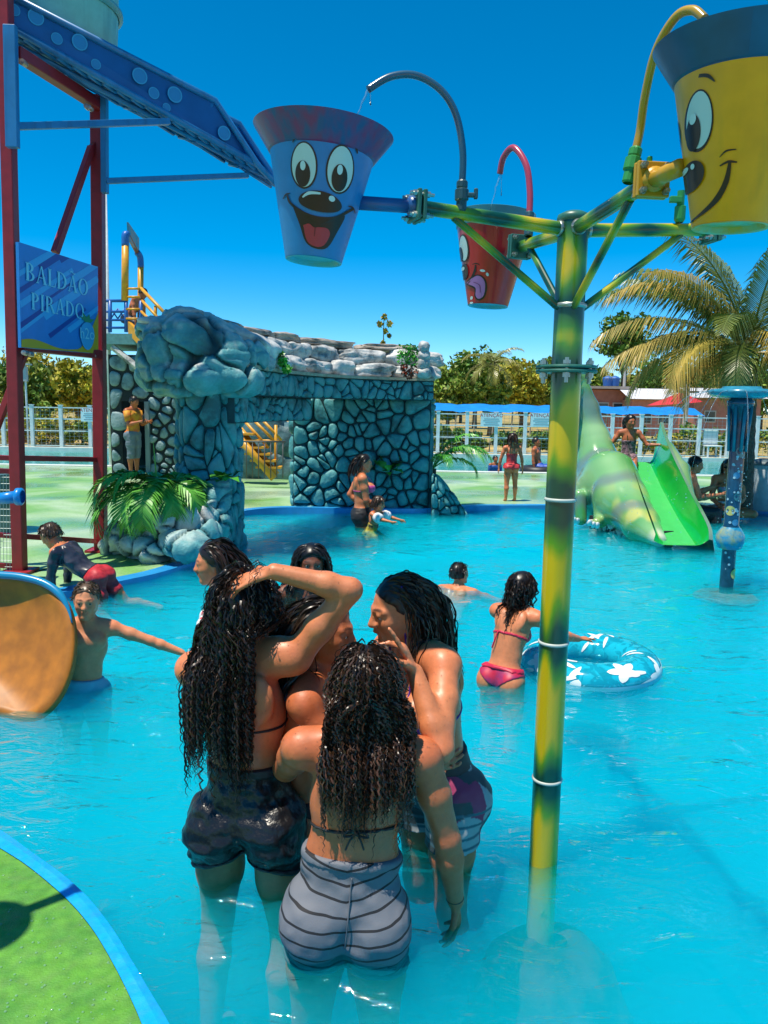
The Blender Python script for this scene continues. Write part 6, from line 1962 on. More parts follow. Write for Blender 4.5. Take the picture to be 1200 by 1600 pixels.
class Person:
    def __init__(s, label, at, face, H=1.65, floor=FLOOR_Z, sex='f', fat=1.0, bust=.5, tone=(.36, .17, .09), headh=None, lean=0, lean2=None, side=0, pelvis=None, res=.006,
                 armR=None, armL=None, legR=None, legL=None, look=None, nod=0, roll=0, hands=None, shw=1.0, hipw=1.0, waist=1.0, mouth=0, zmin=None, name='person', group=None, muscle=1.0, shrug=(0, 0)):
        s.label, s.H, s.fat, s.sex, s.bust, s.tone, s.res = label, H, fat, sex, bust, np.array(tone), res
        s.hs = (headh or H * .128 + .016) / .225
        f = unit((face[0], face[1], 0)); z = V3(0, 0, 1); r = f.cross(z)
        s.f, s.r, s.z = f, r, z
        L = lambda v: r * v[0] + f * v[1] + z * v[2]
        s.L = L
        def frame(lean, sd):
            u = (z * math.cos(lean) + f * math.sin(lean)); u = (u * math.cos(sd) + r * math.sin(sd)).normalized()
            ff = (f - u * f.dot(u)).normalized() if abs(lean) < 1.4 else (-z - u * (-z).dot(u)).normalized()
            return ff.cross(u).normalized(), ff, u
        lp = R(lean); lc = R(lean2 if lean2 is not None else lean)
        s.pf = frame(lp, R(side)); s.cf = frame(lc, R(side))
        hip = .515 * H
        s.pel = Vector(pelvis) if pelvis is not None else V3(at[0], at[1], floor + hip + .03 * H)
        pr, pff, pu = s.pf; cr, cff, cu = s.cf
        s.waist = s.pel + pu * .078 * H; s.chest = s.waist + (pu + cu * 2).normalized() * .108 * H; s.neck = s.chest + cu * .098 * H
        sw = .108 * H * shw * (1.06 if sex == 'm' else 1.0) * (1 + (fat - 1) * .35)
        s.sh = {1: s.neck + cr * sw - cu * .016 * H, -1: s.neck - cr * sw - cu * .016 * H}
        s.sh[1] += cu * shrug[0]; s.sh[-1] += cu * shrug[1]
        # head frame
        lk = unit(L(look)) if look is not None else cff
        s.hu = (cu * .5 + z * .5); 
        hu = s.hu.normalized(); hf = (lk - hu * lk.dot(hu)).normalized()
        nd = R(nod); hf, hu = hf * math.cos(nd) - hu * math.sin(nd), hu * math.cos(nd) + hf * math.sin(nd)
        hr = hf.cross(hu); rl = R(roll); hu, hr = hu * math.cos(rl) + hr * math.sin(rl), hr * math.cos(rl) - hu * math.sin(rl)
        s.hf, s.hu, s.hr = hf, hu, hr
        s.head = s.neck + (cu * .6 + hu * .4).normalized() * .048 * H + hu * .098 * s.hs + hf * .018 * s.hs
        dn = (.10, .02, -1)
        armR = armR or ((.14, .02, -1), (.04, .22, -1)); armL = armL or ((-.14, .02, -1), (-.04, .22, -1))
        s.el, s.wr, s.hd = {}, {}, {}
        for k, a in ((1, armR), (-1, armL)):
            if a[0] == 'ik':
                # two-bone reach to a world point, elbow towards the hint
                tg, hint = Vector(a[1]), unit(L(a[2])); l1, l2 = .172 * H, .145 * H
                dv = tg - s.sh[k]; D = min(dv.length, (l1 + l2) * .995); dn = dv.normalized(); x = (l1 * l1 - l2 * l2 + D * D) / (2 * D)
                hp = (hint - dn * hint.dot(dn)).normalized(); e = s.sh[k] + dn * x + hp * math.sqrt(max(l1 * l1 - x * x, 0)); w = s.sh[k] + dn * D
                inv = lambda v: (v.dot(r), v.dot(f), v.dot(z))
                a = (inv(e - s.sh[k]), inv(w - e)) + tuple(a[3:])
            s.el[k] = s.sh[k] + unit(L(a[0])) * .172 * H; s.wr[k] = s.el[k] + unit(L(a[1])) * .145 * H
            hd = unit(L(a[2])) if len(a) > 2 and a[2] is not None else unit(L(a[1]))
            pn = unit(L(a[3])) if len(a) > 3 and a[3] is not None else unit(L((-k, 0, 0)))
            pn = (pn - hd * pn.dot(hd)).normalized(); s.hd[k] = (hd, pn, a[4] if len(a) > 4 else (.35, .4, .45, .5), a[5] if len(a) > 5 else .5)
        s.hip, s.kn, s.an, s.toe = {}, {}, {}, {}
        legR = legR or ((.03, .02, -1), (0, -.03, -1)); legL = legL or ((-.03, .02, -1), (0, -.03, -1))
        for k, a in ((1, legR), (-1, legL)):
            s.hip[k] = s.pel + pr * k * .052 * H * hipw - pu * .03 * H
            s.kn[k] = s.hip[k] + unit(L(a[0])) * .242 * H; s.an[k] = s.kn[k] + unit(L(a[1])) * .235 * H
            s.toe[k] = s.an[k] + unit(L(a[2]) if len(a) > 2 else f - z * .25) * .10 * H
        s.S = Sdf(); s.hipw, s.waistw, s.shw, s.mouth = hipw, waist, shw, mouth
        s.root = thing(name, label, 'person', (s.pel.x, s.pel.y, s.an[1].z - .04 * H), group)
        s.mus = muscle
        s.zmin = zmin
        s.make_prims()
    def make_prims(s):
        S, H, ft = s.S, s.H, s.fat
        pr, pf, pu = s.pf; cr, cf, cu = s.cf
        fw = 1 + (ft - 1) * 1.0
        k = .035 * H / 1.6
        w = s.waistw
        male = s.sex == 'm'
        S.ell(s.pel - pu * .01 * H, (pr, pf, pu), (.094 * H * s.hipw * fw, .066 * H * fw, .075 * H), k, 'torso')
        for q in (-1, 1):
            S.ell(s.hip[q] - pf * .028 * H - pu * .012 * H + pr * q * .003 * H, (pr, pf, pu), (.056 * H * s.hipw * fw, .052 * H * fw, .062 * H), k * .6, 'torso')
        S.ell(s.waist + cf * .004 * H, (pr, pf, pu), ((.080 if male else .076) * H * w * fw, .056 * H * fw, .085 * H), k * 1.2, 'torso')
        S.ell(s.chest, (cr, cf, cu), ((.098 if male else .086) * H * (1 + (fw - 1) * .8), .064 * H * (1 + (fw - 1) * .7), .105 * H), k * 1.2, 'torso')
        S.cone(s.sh[1] - cr * .03 * H, s.sh[-1] + cr * .03 * H, .040 * H, .040 * H, k, 'torso', (tuple(cf), 1.15))
        # shoulder blades, spine furrow
        for q in (-1, 1):
            S.ell(s.chest + cu * .045 * H + cr * q * .045 * H - cf * .048 * H, (cr, cf, cu), (.032 * H, .016 * H, .045 * H), k, 'torso')
        S.cone(s.chest + cu * .06 * H - cf * .085 * H * (1 + (fw - 1) * .6), s.waist - pf * .075 * H * fw, .016 * H, .016 * H, .03, 'torso', None, -1)
        if s.bust > 0:
            for q in (-1, 1):
                S.ell(s.chest + cu * .004 * H + cr * q * .043 * H + cf * (.050 * H * (1 + (fw - 1) * .6)), (cr, cf, cu), (.036 * H * (.7 + .5 * s.bust), .040 * H * (.5 + .9 * s.bust), .038 * H * (.7 + .5 * s.bust)), k * .6, 'torso')
        elif male:
            for q in (-1, 1):
                S.ell(s.chest + cu * .035 * H + cr * q * .042 * H + cf * .045 * H, (cr, cf, cu), (.045 * H, .02 * H, .035 * H), k, 'torso')
        # neck and shoulders slope
        hb = s.head - s.hu * .065 * s.hs - s.hf * .02 * s.hs
        S.cone(s.neck - cu * .01 * H, hb, .036 * H * (1 if male else .92) * (1 + (ft - 1) * .4), .050 * s.hs, k * .8, 'neck')
        for q in (-1, 1):
            S.cone(s.neck + cu * .018 * H, s.sh[q] - cr * q * .01 * H, .026 * H * (1 + (ft - 1) * .5), .026 * H, k, 'torso')
        # arms
        am = (1 + (ft - 1) * 1.1)
        for q in (-1, 1):
            sh, el, wr = s.sh[q], s.el[q], s.wr[q]; m = sh.lerp(el, .45); fm = el.lerp(wr, .30)
            S.ball(sh, .034 * H * am, k * .7, 'arm')
            S.cone(sh, m, .031 * H * am, .029 * H * am, k * .6, 'arm'); S.cone(m, el, .029 * H * am, .0235 * H * am, k * .6, 'arm')
            S.cone(el, fm, .0235 * H * am, .0245 * H * am, k * .5, 'arm'); S.cone(fm, wr, .0245 * H * am, .0162 * H * (1 + (am - 1) * .5), k * .5, 'arm')
            s.hand(q)
        lm = 1 + (ft - 1) * .9
        for q in (-1, 1):
            h, kn, an, to = s.hip[q], s.kn[q], s.an[q], s.toe[q]; m = h.lerp(kn, .5); c = kn.lerp(an, .32)
            shin = (an - kn).normalized(); back = -(pf - shin * pf.dot(shin))
            if back.length < .2: back = V3(0, 0, 0)
            S.cone(h, m, .058 * H * lm * s.hipw ** .5, .049 * H * lm, k * .7, 'leg'); S.cone(m, kn, .049 * H * lm, .034 * H * lm, k * .7, 'leg')
            S.cone(kn, c + back * .010 * H, .033 * H * lm, .035 * H * lm, k * .6, 'leg'); S.cone(c + back * .010 * H, an, .035 * H * lm, .0205 * H * lm, k * .6, 'leg')
            S.cone(an - V3(0, 0, .012 * H), to - V3(0, 0, .02 * H), .024 * H, .017 * H, k * .5, 'leg')
        s.face()
    def hand(s, q):
        S, H = s.S, s.H; w = s.wr[q]; d, n, curl, th = s.hd[q]
        sd = d.cross(n)     # across the palm; the thumb lies on the -x or +x side depending on the hand
        tdir = sd * (1 if q > 0 else -1) * -1
        u = H / 1.65
        kc = w + d * .048 * u
        S.cone(w, w + d * .075 * u, .022 * u, .030 * u, .012, 'hand', (tuple(n), 1.9))
        for i in range(4):
            off = (-1.5 + i) * .0185 * u
            b = w + d * (.088 - abs(i - 1.2) * .004) * u - tdir * off
            ln = (.040, .045, .042, .033)[i] * u
            dirs = d; p = b; a = curl[i]
            sp = -tdir * (i - 1.5) * .06
            for seg in range(3):
                ca = a * (.6, 1.0, .8)[seg]
                dirs = (dirs * math.cos(ca) + n * math.sin(ca)).normalized()
                e = p + (dirs + sp).normalized() * ln * (1.0, .68, .5)[seg]
                S.cone(p, e, (.0088 - .0008 * seg) * u, (.0080 - .0008 * seg) * u, .005, 'hand'); p = e
        b = w + d * .025 * u + tdir * .020 * u
        t1 = b + (tdir * .75 + d * .75 + n * .25 * th).normalized() * .042 * u; t2 = t1 + (tdir * .25 + d * .9 + n * (.2 + .6 * th)).normalized() * .030 * u; t3 = t2 + (d * .9 + n * (.3 + .8 * th)).normalized() * .024 * u
        S.cone(b, t1, .013 * u, .0105 * u, .008, 'hand'); S.cone(t1, t2, .0105 * u, .0095 * u, .005, 'hand'); S.cone(t2, t3, .0095 * u, .0075 * u, .004, 'hand')
    def face(s):
        S, h = s.S, s.hs; c, r, f, u = s.head, s.hr, s.hf, s.hu
        A = (r, f, u)
        def p(x, y, z): return c + (r * x + f * y + u * z) * h
        s.p = p
        S.ell(p(0, -.012, .022), A, (.074 * h, .094 * h, .088 * h), .02 * h, 'head')
        S.ell(p(0, .020, -.030), A, (.057 * h, .064 * h, .082 * h), .03 * h, 'head')
        for q in (-1, 1):
            S.ball(p(.034 * q, .054, -.026), .025 * h, .028 * h, 'head')
            S.cone(p(.046 * q, .0, -.055), p(.016 * q, .062, -.094), .022 * h, .017 * h, .02 * h, 'head')
            S.cone(p(.012 * q, .086, .020), p(.048 * q, .066, .018), .008 * h, .008 * h, .016 * h, 'head')
            S.ball(p(.011 * q, .094, -.031), .0085 * h, .008 * h, 'head')
            S.ell(p(.073 * q, -.010, -.010), A, (.008 * h, .017 * h, .029 * h), .008 * h, 'head')
        S.ball(p(0, .070, -.093), .021 * h, .02 * h, 'head')
        S.cone(p(0, .088, .008), p(0, .105, -.028), .0075 * h, .0118 * h, .012 * h, 'head')
        S.cone(p(-.017, .084, -.054), p(0, .0935, -.053), .006 * h, .0078 * h, .008 * h, 'head'); S.cone(p(.017, .084, -.054), p(0, .0935, -.053), .006 * h, .0078 * h, .008 * h, 'head')
        S.cone(p(-.014, .083, -.066), p(.014, .083, -.066), .008 * h, .008 * h, .008 * h, 'head')
        for q in (-1, 1):
            S.ball(p(.031 * q, .100, .002), .0150 * h, .013 * h, 'head', -1)
            S.ell(p(.031 * q, .0770, .0075), A, (.0155 * h, .0132 * h, .0105 * h), .003 * h, 'head')
        if s.mouth > 0:
            S.ell(p(0, .088, -.062), A, (.016 * h, .022 * h, .016 * h * s.mouth), .006 * h, 'head', -1)
        else:
            S.cone(p(-.019, .092, -.0600), p(.019, .092, -.0600), .0026 * h, .0026 * h, .003 * h, 'head', None, -1)
    def build(s, scalp=(.012, .008, .006), brow=(.02, .012, .008), lips=None, eyes=True):
        S = s.S
        lo, n = S.grid(s.res, zmin=s.zmin)
        F = S.field(lo, n, s.res)
        V, Q = nets(F, lo, s.res)
        V = relax_mesh(V, Q, 1, .5)
        s.F, s.lo = F, lo
        C = np.tile(s.tone, (len(V), 1)).astype(float)
        # uneven skin: blotches, tan, redder joints
        C *= (1 + .22 * (vnoise(V * 5 + s.H * 9, 11) - .5) + .16 * (vnoise(V * 19, 12) - .5))[:, None]
        for jt, rr in [(s.el[1], .06), (s.el[-1], .06), (s.kn[1], .08), (s.kn[-1], .08), (s.sh[1], .09), (s.sh[-1], .09)]:
            C *= 1 + np.exp(-(((V - np.array(jt)) ** 2).sum(1) / rr ** 2))[:, None] * np.array((.02, -.10, -.12))
        h = s.hs; d = (V - np.array(s.head)) / h
        x, y, z = d @ np.array(s.hr), d @ np.array(s.hf), d @ np.array(s.hu)
        near = (np.abs(x) < .1) & (np.abs(y) < .13) & (np.abs(z) < .14)
        def mixc(m, col):
            m = (m * near)[:, None]; C[:] = C * (1 - m) + np.array(col) * m
        lipc = lips if lips is not None else s.tone * np.array((1.0, .62, .62))
        lm = np.clip(1.4 - ((x / .023) ** 2 + ((z + .0605) / .014) ** 2), 0, 1) * (y > .07); mixc(lm * .8, lipc)
        if s.mouth > 0:
            mm = np.clip(1.3 - ((x / .016) ** 2 + ((z + .062) / (.015 * s.mouth)) ** 2 + ((y - .088) / .03) ** 2), 0, 1) * (y < .094); mixc(mm, (.10, .02, .02))
        for q in (-1, 1):
            bz = .0265 - .10 * (np.abs(x) - .030) ** 2 / .02
            bm = np.clip(1.5 - ((x - .031 * q) / .020) ** 2 - ((z - bz) / .0042) ** 2, 0, 1) * (y > .04); mixc(bm * .85, brow)
            em = np.clip(1.2 - ((x - .031 * q) / .017) ** 2 - ((z - .004) / .010) ** 2, 0, 1) * (y > .05); mixc(em * .45, s.tone * .45)
        ck = np.clip(1 - (((np.abs(x) - .038) / .025) ** 2 + ((z + .025) / .025) ** 2), 0, 1) * (y > .02); mixc(ck * .25, s.tone * np.array((1.15, .85, .8)))
        sc = np.clip((.6 * z - .8 * y + .008) / .008, 0, 1) * (z > -.06) * (np.sqrt((x / .074) ** 2 + ((y + .012) / .094) ** 2 + ((z - .022) / .088) ** 2) < 1.06); mixc(sc, scalp)
        # soft warmth at joints, darker creases are left to the light
        mesh('body', V, Q, M_SKIN, s.root, smooth=True, cols=C)
        s.V = V; s.Q = Q
        if eyes:
            U, Fi = ico(3)
            for q in (-1, 1):
                c = np.array(s.p(.031 * q, .0755, .0010)); rr = .0120 * h
                Vv = c + U * rr
                a = U @ np.array((s.hf + s.hr * .06 * q).normalized())
                col = np.where((a > .955)[:, None], (.004, .003, .003), np.where((a > .84)[:, None], (.05, .022, .01), (.34, .31, .28)))
                mesh('eye', Vv, Fi, M_EYE, s.root, smooth=True, cols=col)
        return s
    # ---- clothing: the body's own surface grown outwards and cut to the garment's outline
    def garment(s, name, m, region, off=.006, frame='p', tags=('torso', 'leg'), extra=None, res=None, zlo=None, zhi=None, wrinkle=0.0, seed=0, cols=None, k=None):
        res = res or s.res
        S = Sdf(); S.pr = [p for p in s.S.pr if p[6] in tags]
        if extra: extra(S)
        lo, n = S.grid(res, pad=.04)
        if zlo is not None:
            lo[2] = max(lo[2], zlo)
        hi = lo + n * res
        if zhi is not None:
            n[2] = max(4, int((min(hi[2], zhi) - lo[2]) / res))
        F = S.field(lo, n, res)
        ax = [lo[i] + res * np.arange(n[i]) for i in range(3)]
        X, Y, Z = np.meshgrid(*ax, indexing='ij', sparse=True)
        o = np.array(s.pel if frame == 'p' else s.chest); fr = s.pf if frame == 'p' else s.cf
        co = [((X - o[0]) * v[0] + (Y - o[1]) * v[1] + (Z - o[2]) * v[2]) for v in fr]
        if wrinkle > 0:
            g = np.stack(np.broadcast_arrays(X, Y, Z), -1)
            wn = vnoise(g * np.array((14, 14, 34)) + seed, seed) - .5 + .5 * (vnoise(g * 40 + seed, seed + 1) - .5)
            F = F - wrinkle * wn.astype(np.float32)
        G = np.maximum(F - off, region(co[0], co[1], co[2])).astype(np.float32)
        G[0] = G[-1] = .1; G[:, 0] = .1; G[:, -1] = .1; G[:, :, 0] = .1; G[:, :, -1] = .1
        V, Q = nets(G, lo, res)
        if len(V) == 0: return None
        V = relax_mesh(V, Q, 1, .5)
        return mesh(name, V, Q, m, s.root, smooth=True, cols=cols(V) if cols else None)
    # ---- hair
    def hair(s, n=300, length=.4, lsd=.08, curl=0.0, freq=30, width=.0022, seed=1, col=(.010, .007, .006), col2=(.045, .022, .012), slick=.5, cap=.010, off=(.003, .02), back=True, sides=2, front=False, steps=None, clump=0, part=0.0, cap_low=-.07, flare=0.0, gather=0.0, drape=0.0, rear=9.0, spread=.085, hold=0.0, sidep=.35):
        rng = np.random.default_rng(seed); h = s.hs; c = np.array(s.head)
        r, f, u = (np.array(v) for v in (s.hr, s.hf, s.hu))
        parts_V, parts_F, parts_C = [], [], []
        nb = 0
        if cap > 0:
            S = Sdf(); S.ell(s.p(0, -.012, .022), (s.hr, s.hf, s.hu), ((.074 * h + cap), (.094 * h + cap), (.088 * h + cap)), .01, 'cap')
            S.ell(s.p(0, -.045, -.035), (s.hr, s.hf, s.hu), ((.062 * h + cap), (.050 * h + cap), (.06 * h)), .03, 'cap')
            rs = min(s.res, .008); lo, nn = S.grid(rs); F = S.field(lo, nn, rs)
            ax = [lo[i] + rs * np.arange(nn[i]) for i in range(3)]
            X, Y, Z = np.meshgrid(*ax, indexing='ij', sparse=True)
            a = ((X - c[0]) * r[0] + (Y - c[1]) * r[1] + (Z - c[2]) * r[2]) / h; b = ((X - c[0]) * f[0] + (Y - c[1]) * f[1] + (Z - c[2]) * f[2]) / h; d = ((X - c[0]) * u[0] + (Y - c[1]) * u[1] + (Z - c[2]) * u[2]) / h
            g = np.stack(np.broadcast_arrays(a, b, d), -1)
            cut = np.maximum(.8 * b - .6 * d - (.010 if front else .020) + .012 * (vnoise(g * 60, 2) - .5), cap_low - d) * h
            groove = .004 * (vnoise(g * np.array((95, 22, 22)), seed) - .5) * h
            G = np.maximum(F + groove, cut).astype(np.float32)
            V, Q = nets(G, lo, rs)
            parts_V.append(V); parts_F += Q.tolist(); parts_C.append(np.tile(np.array(col), (len(V), 1))); nb = len(V)
        if n > 0:
            D = rng.normal(size=(n * 14, 3)); D /= np.linalg.norm(D, axis=1)[:, None]
            ok = (.6 * D[:, 2] * .088 - .8 * D[:, 1] * .094 > -.014 - (.010 if front else 0)) & (D[:, 2] > -.50)
            ok &= D[:, 1] < rear
            D = D[ok][:n]; n = len(D)
            rad = np.array((.074, .094, .088)) * h + .002
            p = np.array(s.p(0, -.012, .022)) + (D[:, :1] * rad[0]) * r + (D[:, 1:2] * rad[1]) * f + (D[:, 2:3] * rad[2]) * u
            Ln = np.clip(rng.normal(length, lsd, n), length * .35, None)
            steps = steps or max(8, int(length / .013))
            st = (Ln / steps)[:, None]
            nrm = D[:, :1] * r + D[:, 1:2] * f + D[:, 2:3] * u
            sidev = np.sign(D[:, :1] - part + 1e-3)
            v = nrm * .04 - f * slick + sidev * r * sidep - u * .3
            v -= nrm * np.minimum(0, (v * nrm).sum(1))[:, None] * .9; v /= np.linalg.norm(v, axis=1)[:, None]
            offs = rng.uniform(off[0], off[1], n) * np.where(rng.uniform(size=n) < .10, 1.7, 1.0); tgt = np.clip(D[:, 0] * spread * 1.15 + rng.normal(size=n) * spread * .35, -spread * 1.3, spread * 1.3)
            pos = np.zeros((n, steps + 1, 3)); pos[:, 0] = p
            F, lo, rs = s.F, s.lo, s.res; sh = np.array(F.shape)
            def sample(q):
                i = np.round((q - lo) / rs).astype(int); inside = ((i >= 1) & (i < sh - 1)).all(1); i = np.clip(i, 1, sh - 2)
                d0 = F[i[:, 0], i[:, 1], i[:, 2]]
                g = np.stack([F[i[:, 0] + 1, i[:, 1], i[:, 2]] - F[i[:, 0] - 1, i[:, 1], i[:, 2]], F[i[:, 0], i[:, 1] + 1, i[:, 2]] - F[i[:, 0], i[:, 1] - 1, i[:, 2]], F[i[:, 0], i[:, 1], i[:, 2] + 1] - F[i[:, 0], i[:, 1], i[:, 2] - 1]], 1)
                g /= (np.linalg.norm(g, axis=1)[:, None] + 1e-6)
                return np.where(inside, d0, 1.0), g
            for k in range(steps):
                gdir = np.array((0, 0, -1.0)) + flare * (nrm * np.array((1, 1, 0)))
                v = v * .80 + gdir * (.24 if hold <= 0 else .24 * min(1, .35 + (k / (steps * hold)) ** 2)) - (f * .05 if hold > 0 and k < steps * hold else 0); v /= np.linalg.norm(v, axis=1)[:, None]
                q = p + v * st
                # keep hair off the face: part it to the sides, then let it gather behind the neck
                w_ = q - c; qa, qb, qd = w_ @ r / h, w_ @ f / h, w_ @ u / h
                fz = (qb > .0) & (np.abs(qa) < .080) & (qd < .045) & (qd > -.22)
                q = q + (np.where(fz, np.sign(qa + 1e-4) * (.080 - np.abs(qa)) * h * .6, 0))[:, None] * r - (np.where(fz, .012, 0) * h)[:, None] * f
                low = qd < -.02
                q = q + (np.where(low, (tgt - qa) * h * gather, 0))[:, None] * r - (np.where(low & (qb > -.09), drape, 0) * h)[:, None] * f
                for _ in range(2):
                    d0, g = sample(q); push = np.clip(offs * min(1, .35 + 2.2 * k / steps) - d0, 0, .03); q = q + g * push[:, None]
                nv = q - p; v = nv / (np.linalg.norm(nv, axis=1)[:, None] + 1e-9); p = q; pos[:, k + 1] = p
            s_ = np.linspace(0, 1, steps + 1)[None, :, None]
            if curl > 0:
                ph = rng.uniform(0, 6.28, n)[:, None, None]; fq = (freq * Ln * rng.uniform(.8, 1.2, n))[:, None, None]; am = (curl * rng.uniform(.5, 1.3, n))[:, None, None] * np.clip(s_ * 5, .15, 1)
                ii, ss = np.meshgrid(np.arange(n), s_[0, :, 0], indexing='ij'); jit = vnoise(np.stack([ss * 7 + ii * 3.7, ii + 0.0, ss * 0], -1), seed)[:, :, None]
                ang = ph + s_ * fq * 2 * math.pi + jit * 7
                am = am * (.45 + 1.1 * jit[:, ::-1])
                e1 = np.array((1, 0, 0.0)); e2 = np.array((0, 1.0, 0))
                pos = pos + am * (np.cos(ang) * e1 + np.sin(ang) * e2)
            t = np.gradient(pos, axis=1); t /= (np.linalg.norm(t, axis=2, keepdims=True) + 1e-9)
            ra_ = rng.uniform(0, 6.28, n); ref = np.repeat(np.stack([np.cos(ra_), np.sin(ra_), .1 + 0 * ra_], 1)[:, None, :], steps + 1, 1)
            e1 = np.cross(t, ref); e1 /= (np.linalg.norm(e1, axis=2, keepdims=True) + 1e-9); e2 = np.cross(t, e1)
            wd = (width * rng.uniform(.35, 1.5, n))[:, None, None] * np.clip((1.02 - s_) * 6, .15, 1)
            rings = np.stack([pos + wd * (math.cos(2 * math.pi * a / sides) * e1 + math.sin(2 * math.pi * a / sides) * e2) for a in range(sides)], 2)
            V = rings.reshape(-1, 3)
            idx = np.arange(n * (steps + 1) * sides).reshape(n, steps + 1, sides)
            if sides == 2:
                Q = np.stack([idx[:, :-1, 0], idx[:, :-1, 1], idx[:, 1:, 1], idx[:, 1:, 0]], -1).reshape(-1, 4) + nb
            else:
                Q = np.stack([idx[:, :-1, :], np.roll(idx[:, :-1, :], -1, 2), np.roll(idx[:, 1:, :], -1, 2), idx[:, 1:, :]], -1).reshape(-1, 4) + nb
            mixf = (rng.uniform(0, 1, n) ** 2)[:, None, None] * np.ones((1, steps + 1, 1)) * (.4 + .6 * s_)
            Cc = np.array(col) * (1 - mixf) + np.array(col2) * mixf
            parts_V.append(V); parts_F += Q.tolist(); parts_C.append(np.repeat(Cc.reshape(-1, 3), sides, 0))
        return mesh('hair', np.concatenate(parts_V), parts_F, M_HAIR, s.root, smooth=True, cols=np.concatenate(parts_C))
    def drops(s, n, zmin, seed=0, rad=(.0010, .0026)):
        """Water beads standing on the upper body."""
        rng = np.random.default_rng(seed); V, Q = s.V, s.Q
        fn = np.cross(V[Q[:, 2]] - V[Q[:, 0]], V[Q[:, 3]] - V[Q[:, 1]]); fn /= np.linalg.norm(fn, axis=1)[:, None] + 1e-12
        c = V[Q].mean(1); hd = np.linalg.norm(c - np.array(s.head), axis=1)
        ok = np.where((c[:, 2] > zmin) & (fn[:, 2] > -.25) & (hd > .15))[0]
        U, F = ico(1); B, T = [], []
        for k, i in enumerate(rng.choice(ok, n)):
            r = rng.uniform(*rad); B.append(c[i] + U * r * np.array((1, 1, 1.25)) + fn[i] * r * .15); T += [[q + k * len(U) for q in f] for f in F]
        mesh('water_beads', np.concatenate(B), T, M_BEAD, s.root, smooth=True)['kind'] = 'stuff'
    def cord(s, name, pts, r, m, n=6):
        b = MB(); b.tube(smooth_path(pts, 5), r, n); return b.build(name, m, s.root, smooth=True)
    def surf(s, p, d, off=.002):
        """Slide point p along direction d until it leaves the body."""
        p = np.array(p, float); d = np.array(d, float); d /= np.linalg.norm(d)
        for _ in range(120):
            i = np.round((p - s.lo) / s.res).astype(int)
            if (i < 0).any() or (i >= np.array(s.F.shape)).any() or s.F[tuple(i)] > off: break
            p = p + d * .003
        return Vector(p)

def cloth(name, col, rough=.6, **kw): return mat(name, col, rough, **kw)
# ------------------------------------------------------------------ the four young women in front
T1, T2, T3, T4 = (.60, .200, .082), (.52, .152, .057), (.41, .118, .044), (.17, .056, .027)
def stripe_mat():
    m = bpy.data.materials.new('grey_striped_jersey'); m.use_nodes = True
    n, l = m.node_tree.nodes, m.node_tree.links; b = n['Principled BSDF']; b.inputs['Roughness'].default_value = .75
    tc = n.new('ShaderNodeTexCoord'); sx = n.new('ShaderNodeSeparateXYZ'); l.new(tc.outputs['Object'], sx.inputs[0])
    nz = n.new('ShaderNodeTexNoise'); nz.inputs['Scale'].default_value = 5; l.new(tc.outputs['Object'], nz.inputs['Vector'])
    # stripes dip towards the middle seam
    ab = n.new('ShaderNodeMath'); ab.operation = 'ABSOLUTE'; l.new(sx.outputs['X'], ab.inputs[0])
    ml = n.new('ShaderNodeMath'); ml.operation = 'MULTIPLY_ADD'; ml.inputs[1].default_value = -.16; l.new(ab.outputs[0], ml.inputs[0]); l.new(sx.outputs['Z'], ml.inputs[2])
    ad = n.new('ShaderNodeMath'); ad.operation = 'MULTIPLY_ADD'; ad.inputs[1].default_value = .03; l.new(nz.outputs['Fac'], ad.inputs[0]); l.new(ml.outputs[0], ad.inputs[2])
    dv = n.new('ShaderNodeMath'); dv.operation = 'DIVIDE'; dv.inputs[1].default_value = .043; l.new(ad.outputs[0], dv.inputs[0])
    fr = n.new('ShaderNodeMath'); fr.operation = 'FRACT'; l.new(dv.outputs[0], fr.inputs[0])
    lt = n.new('ShaderNodeMath'); lt.operation = 'LESS_THAN'; lt.inputs[1].default_value = .16; l.new(fr.outputs[0], lt.inputs[0])
    mx = n.new('ShaderNodeMix'); mx.data_type = 'RGBA'; mx.inputs['A'].default_value = (.14, .15, .175, 1); mx.inputs['B'].default_value = (.012, .012, .015, 1)
    l.new(lt.outputs[0], mx.inputs['Factor']); l.new(mx.outputs['Result'], b.inputs['Base Color'])
    n2 = n.new('ShaderNodeTexNoise'); n2.inputs['Scale'].default_value = 240; l.new(tc.outputs['Object'], n2.inputs['Vector'])
    bp = n.new('ShaderNodeBump'); bp.inputs['Strength'].default_value = .25; bp.inputs['Distance'].default_value = .002; l.new(n2.outputs['Fac'], bp.inputs['Height']); l.new(bp.outputs[0], b.inputs['Normal'])
    return m

def ring_cord(p, z_c, m, r=.004, frame='c', a0=0, a1=360, name='strap', tilt=0):
    """Cord round the chest at height z_c in the chest frame."""
    o = p.chest if frame == 'c' else p.pel; fr = p.cf if frame == 'c' else p.pf
    pts = []
    for k in range(33):
        a = R(a0 + (a1 - a0) * k / 32)
        d = fr[0] * math.cos(a) + fr[1] * math.sin(a)
        pts.append(p.surf(o + fr[2] * (z_c + tilt * math.cos(a)), d, r * .4))
    b = MB(); b.tube(pts, r, 6); return b.build(name, m, p.root, smooth=True)

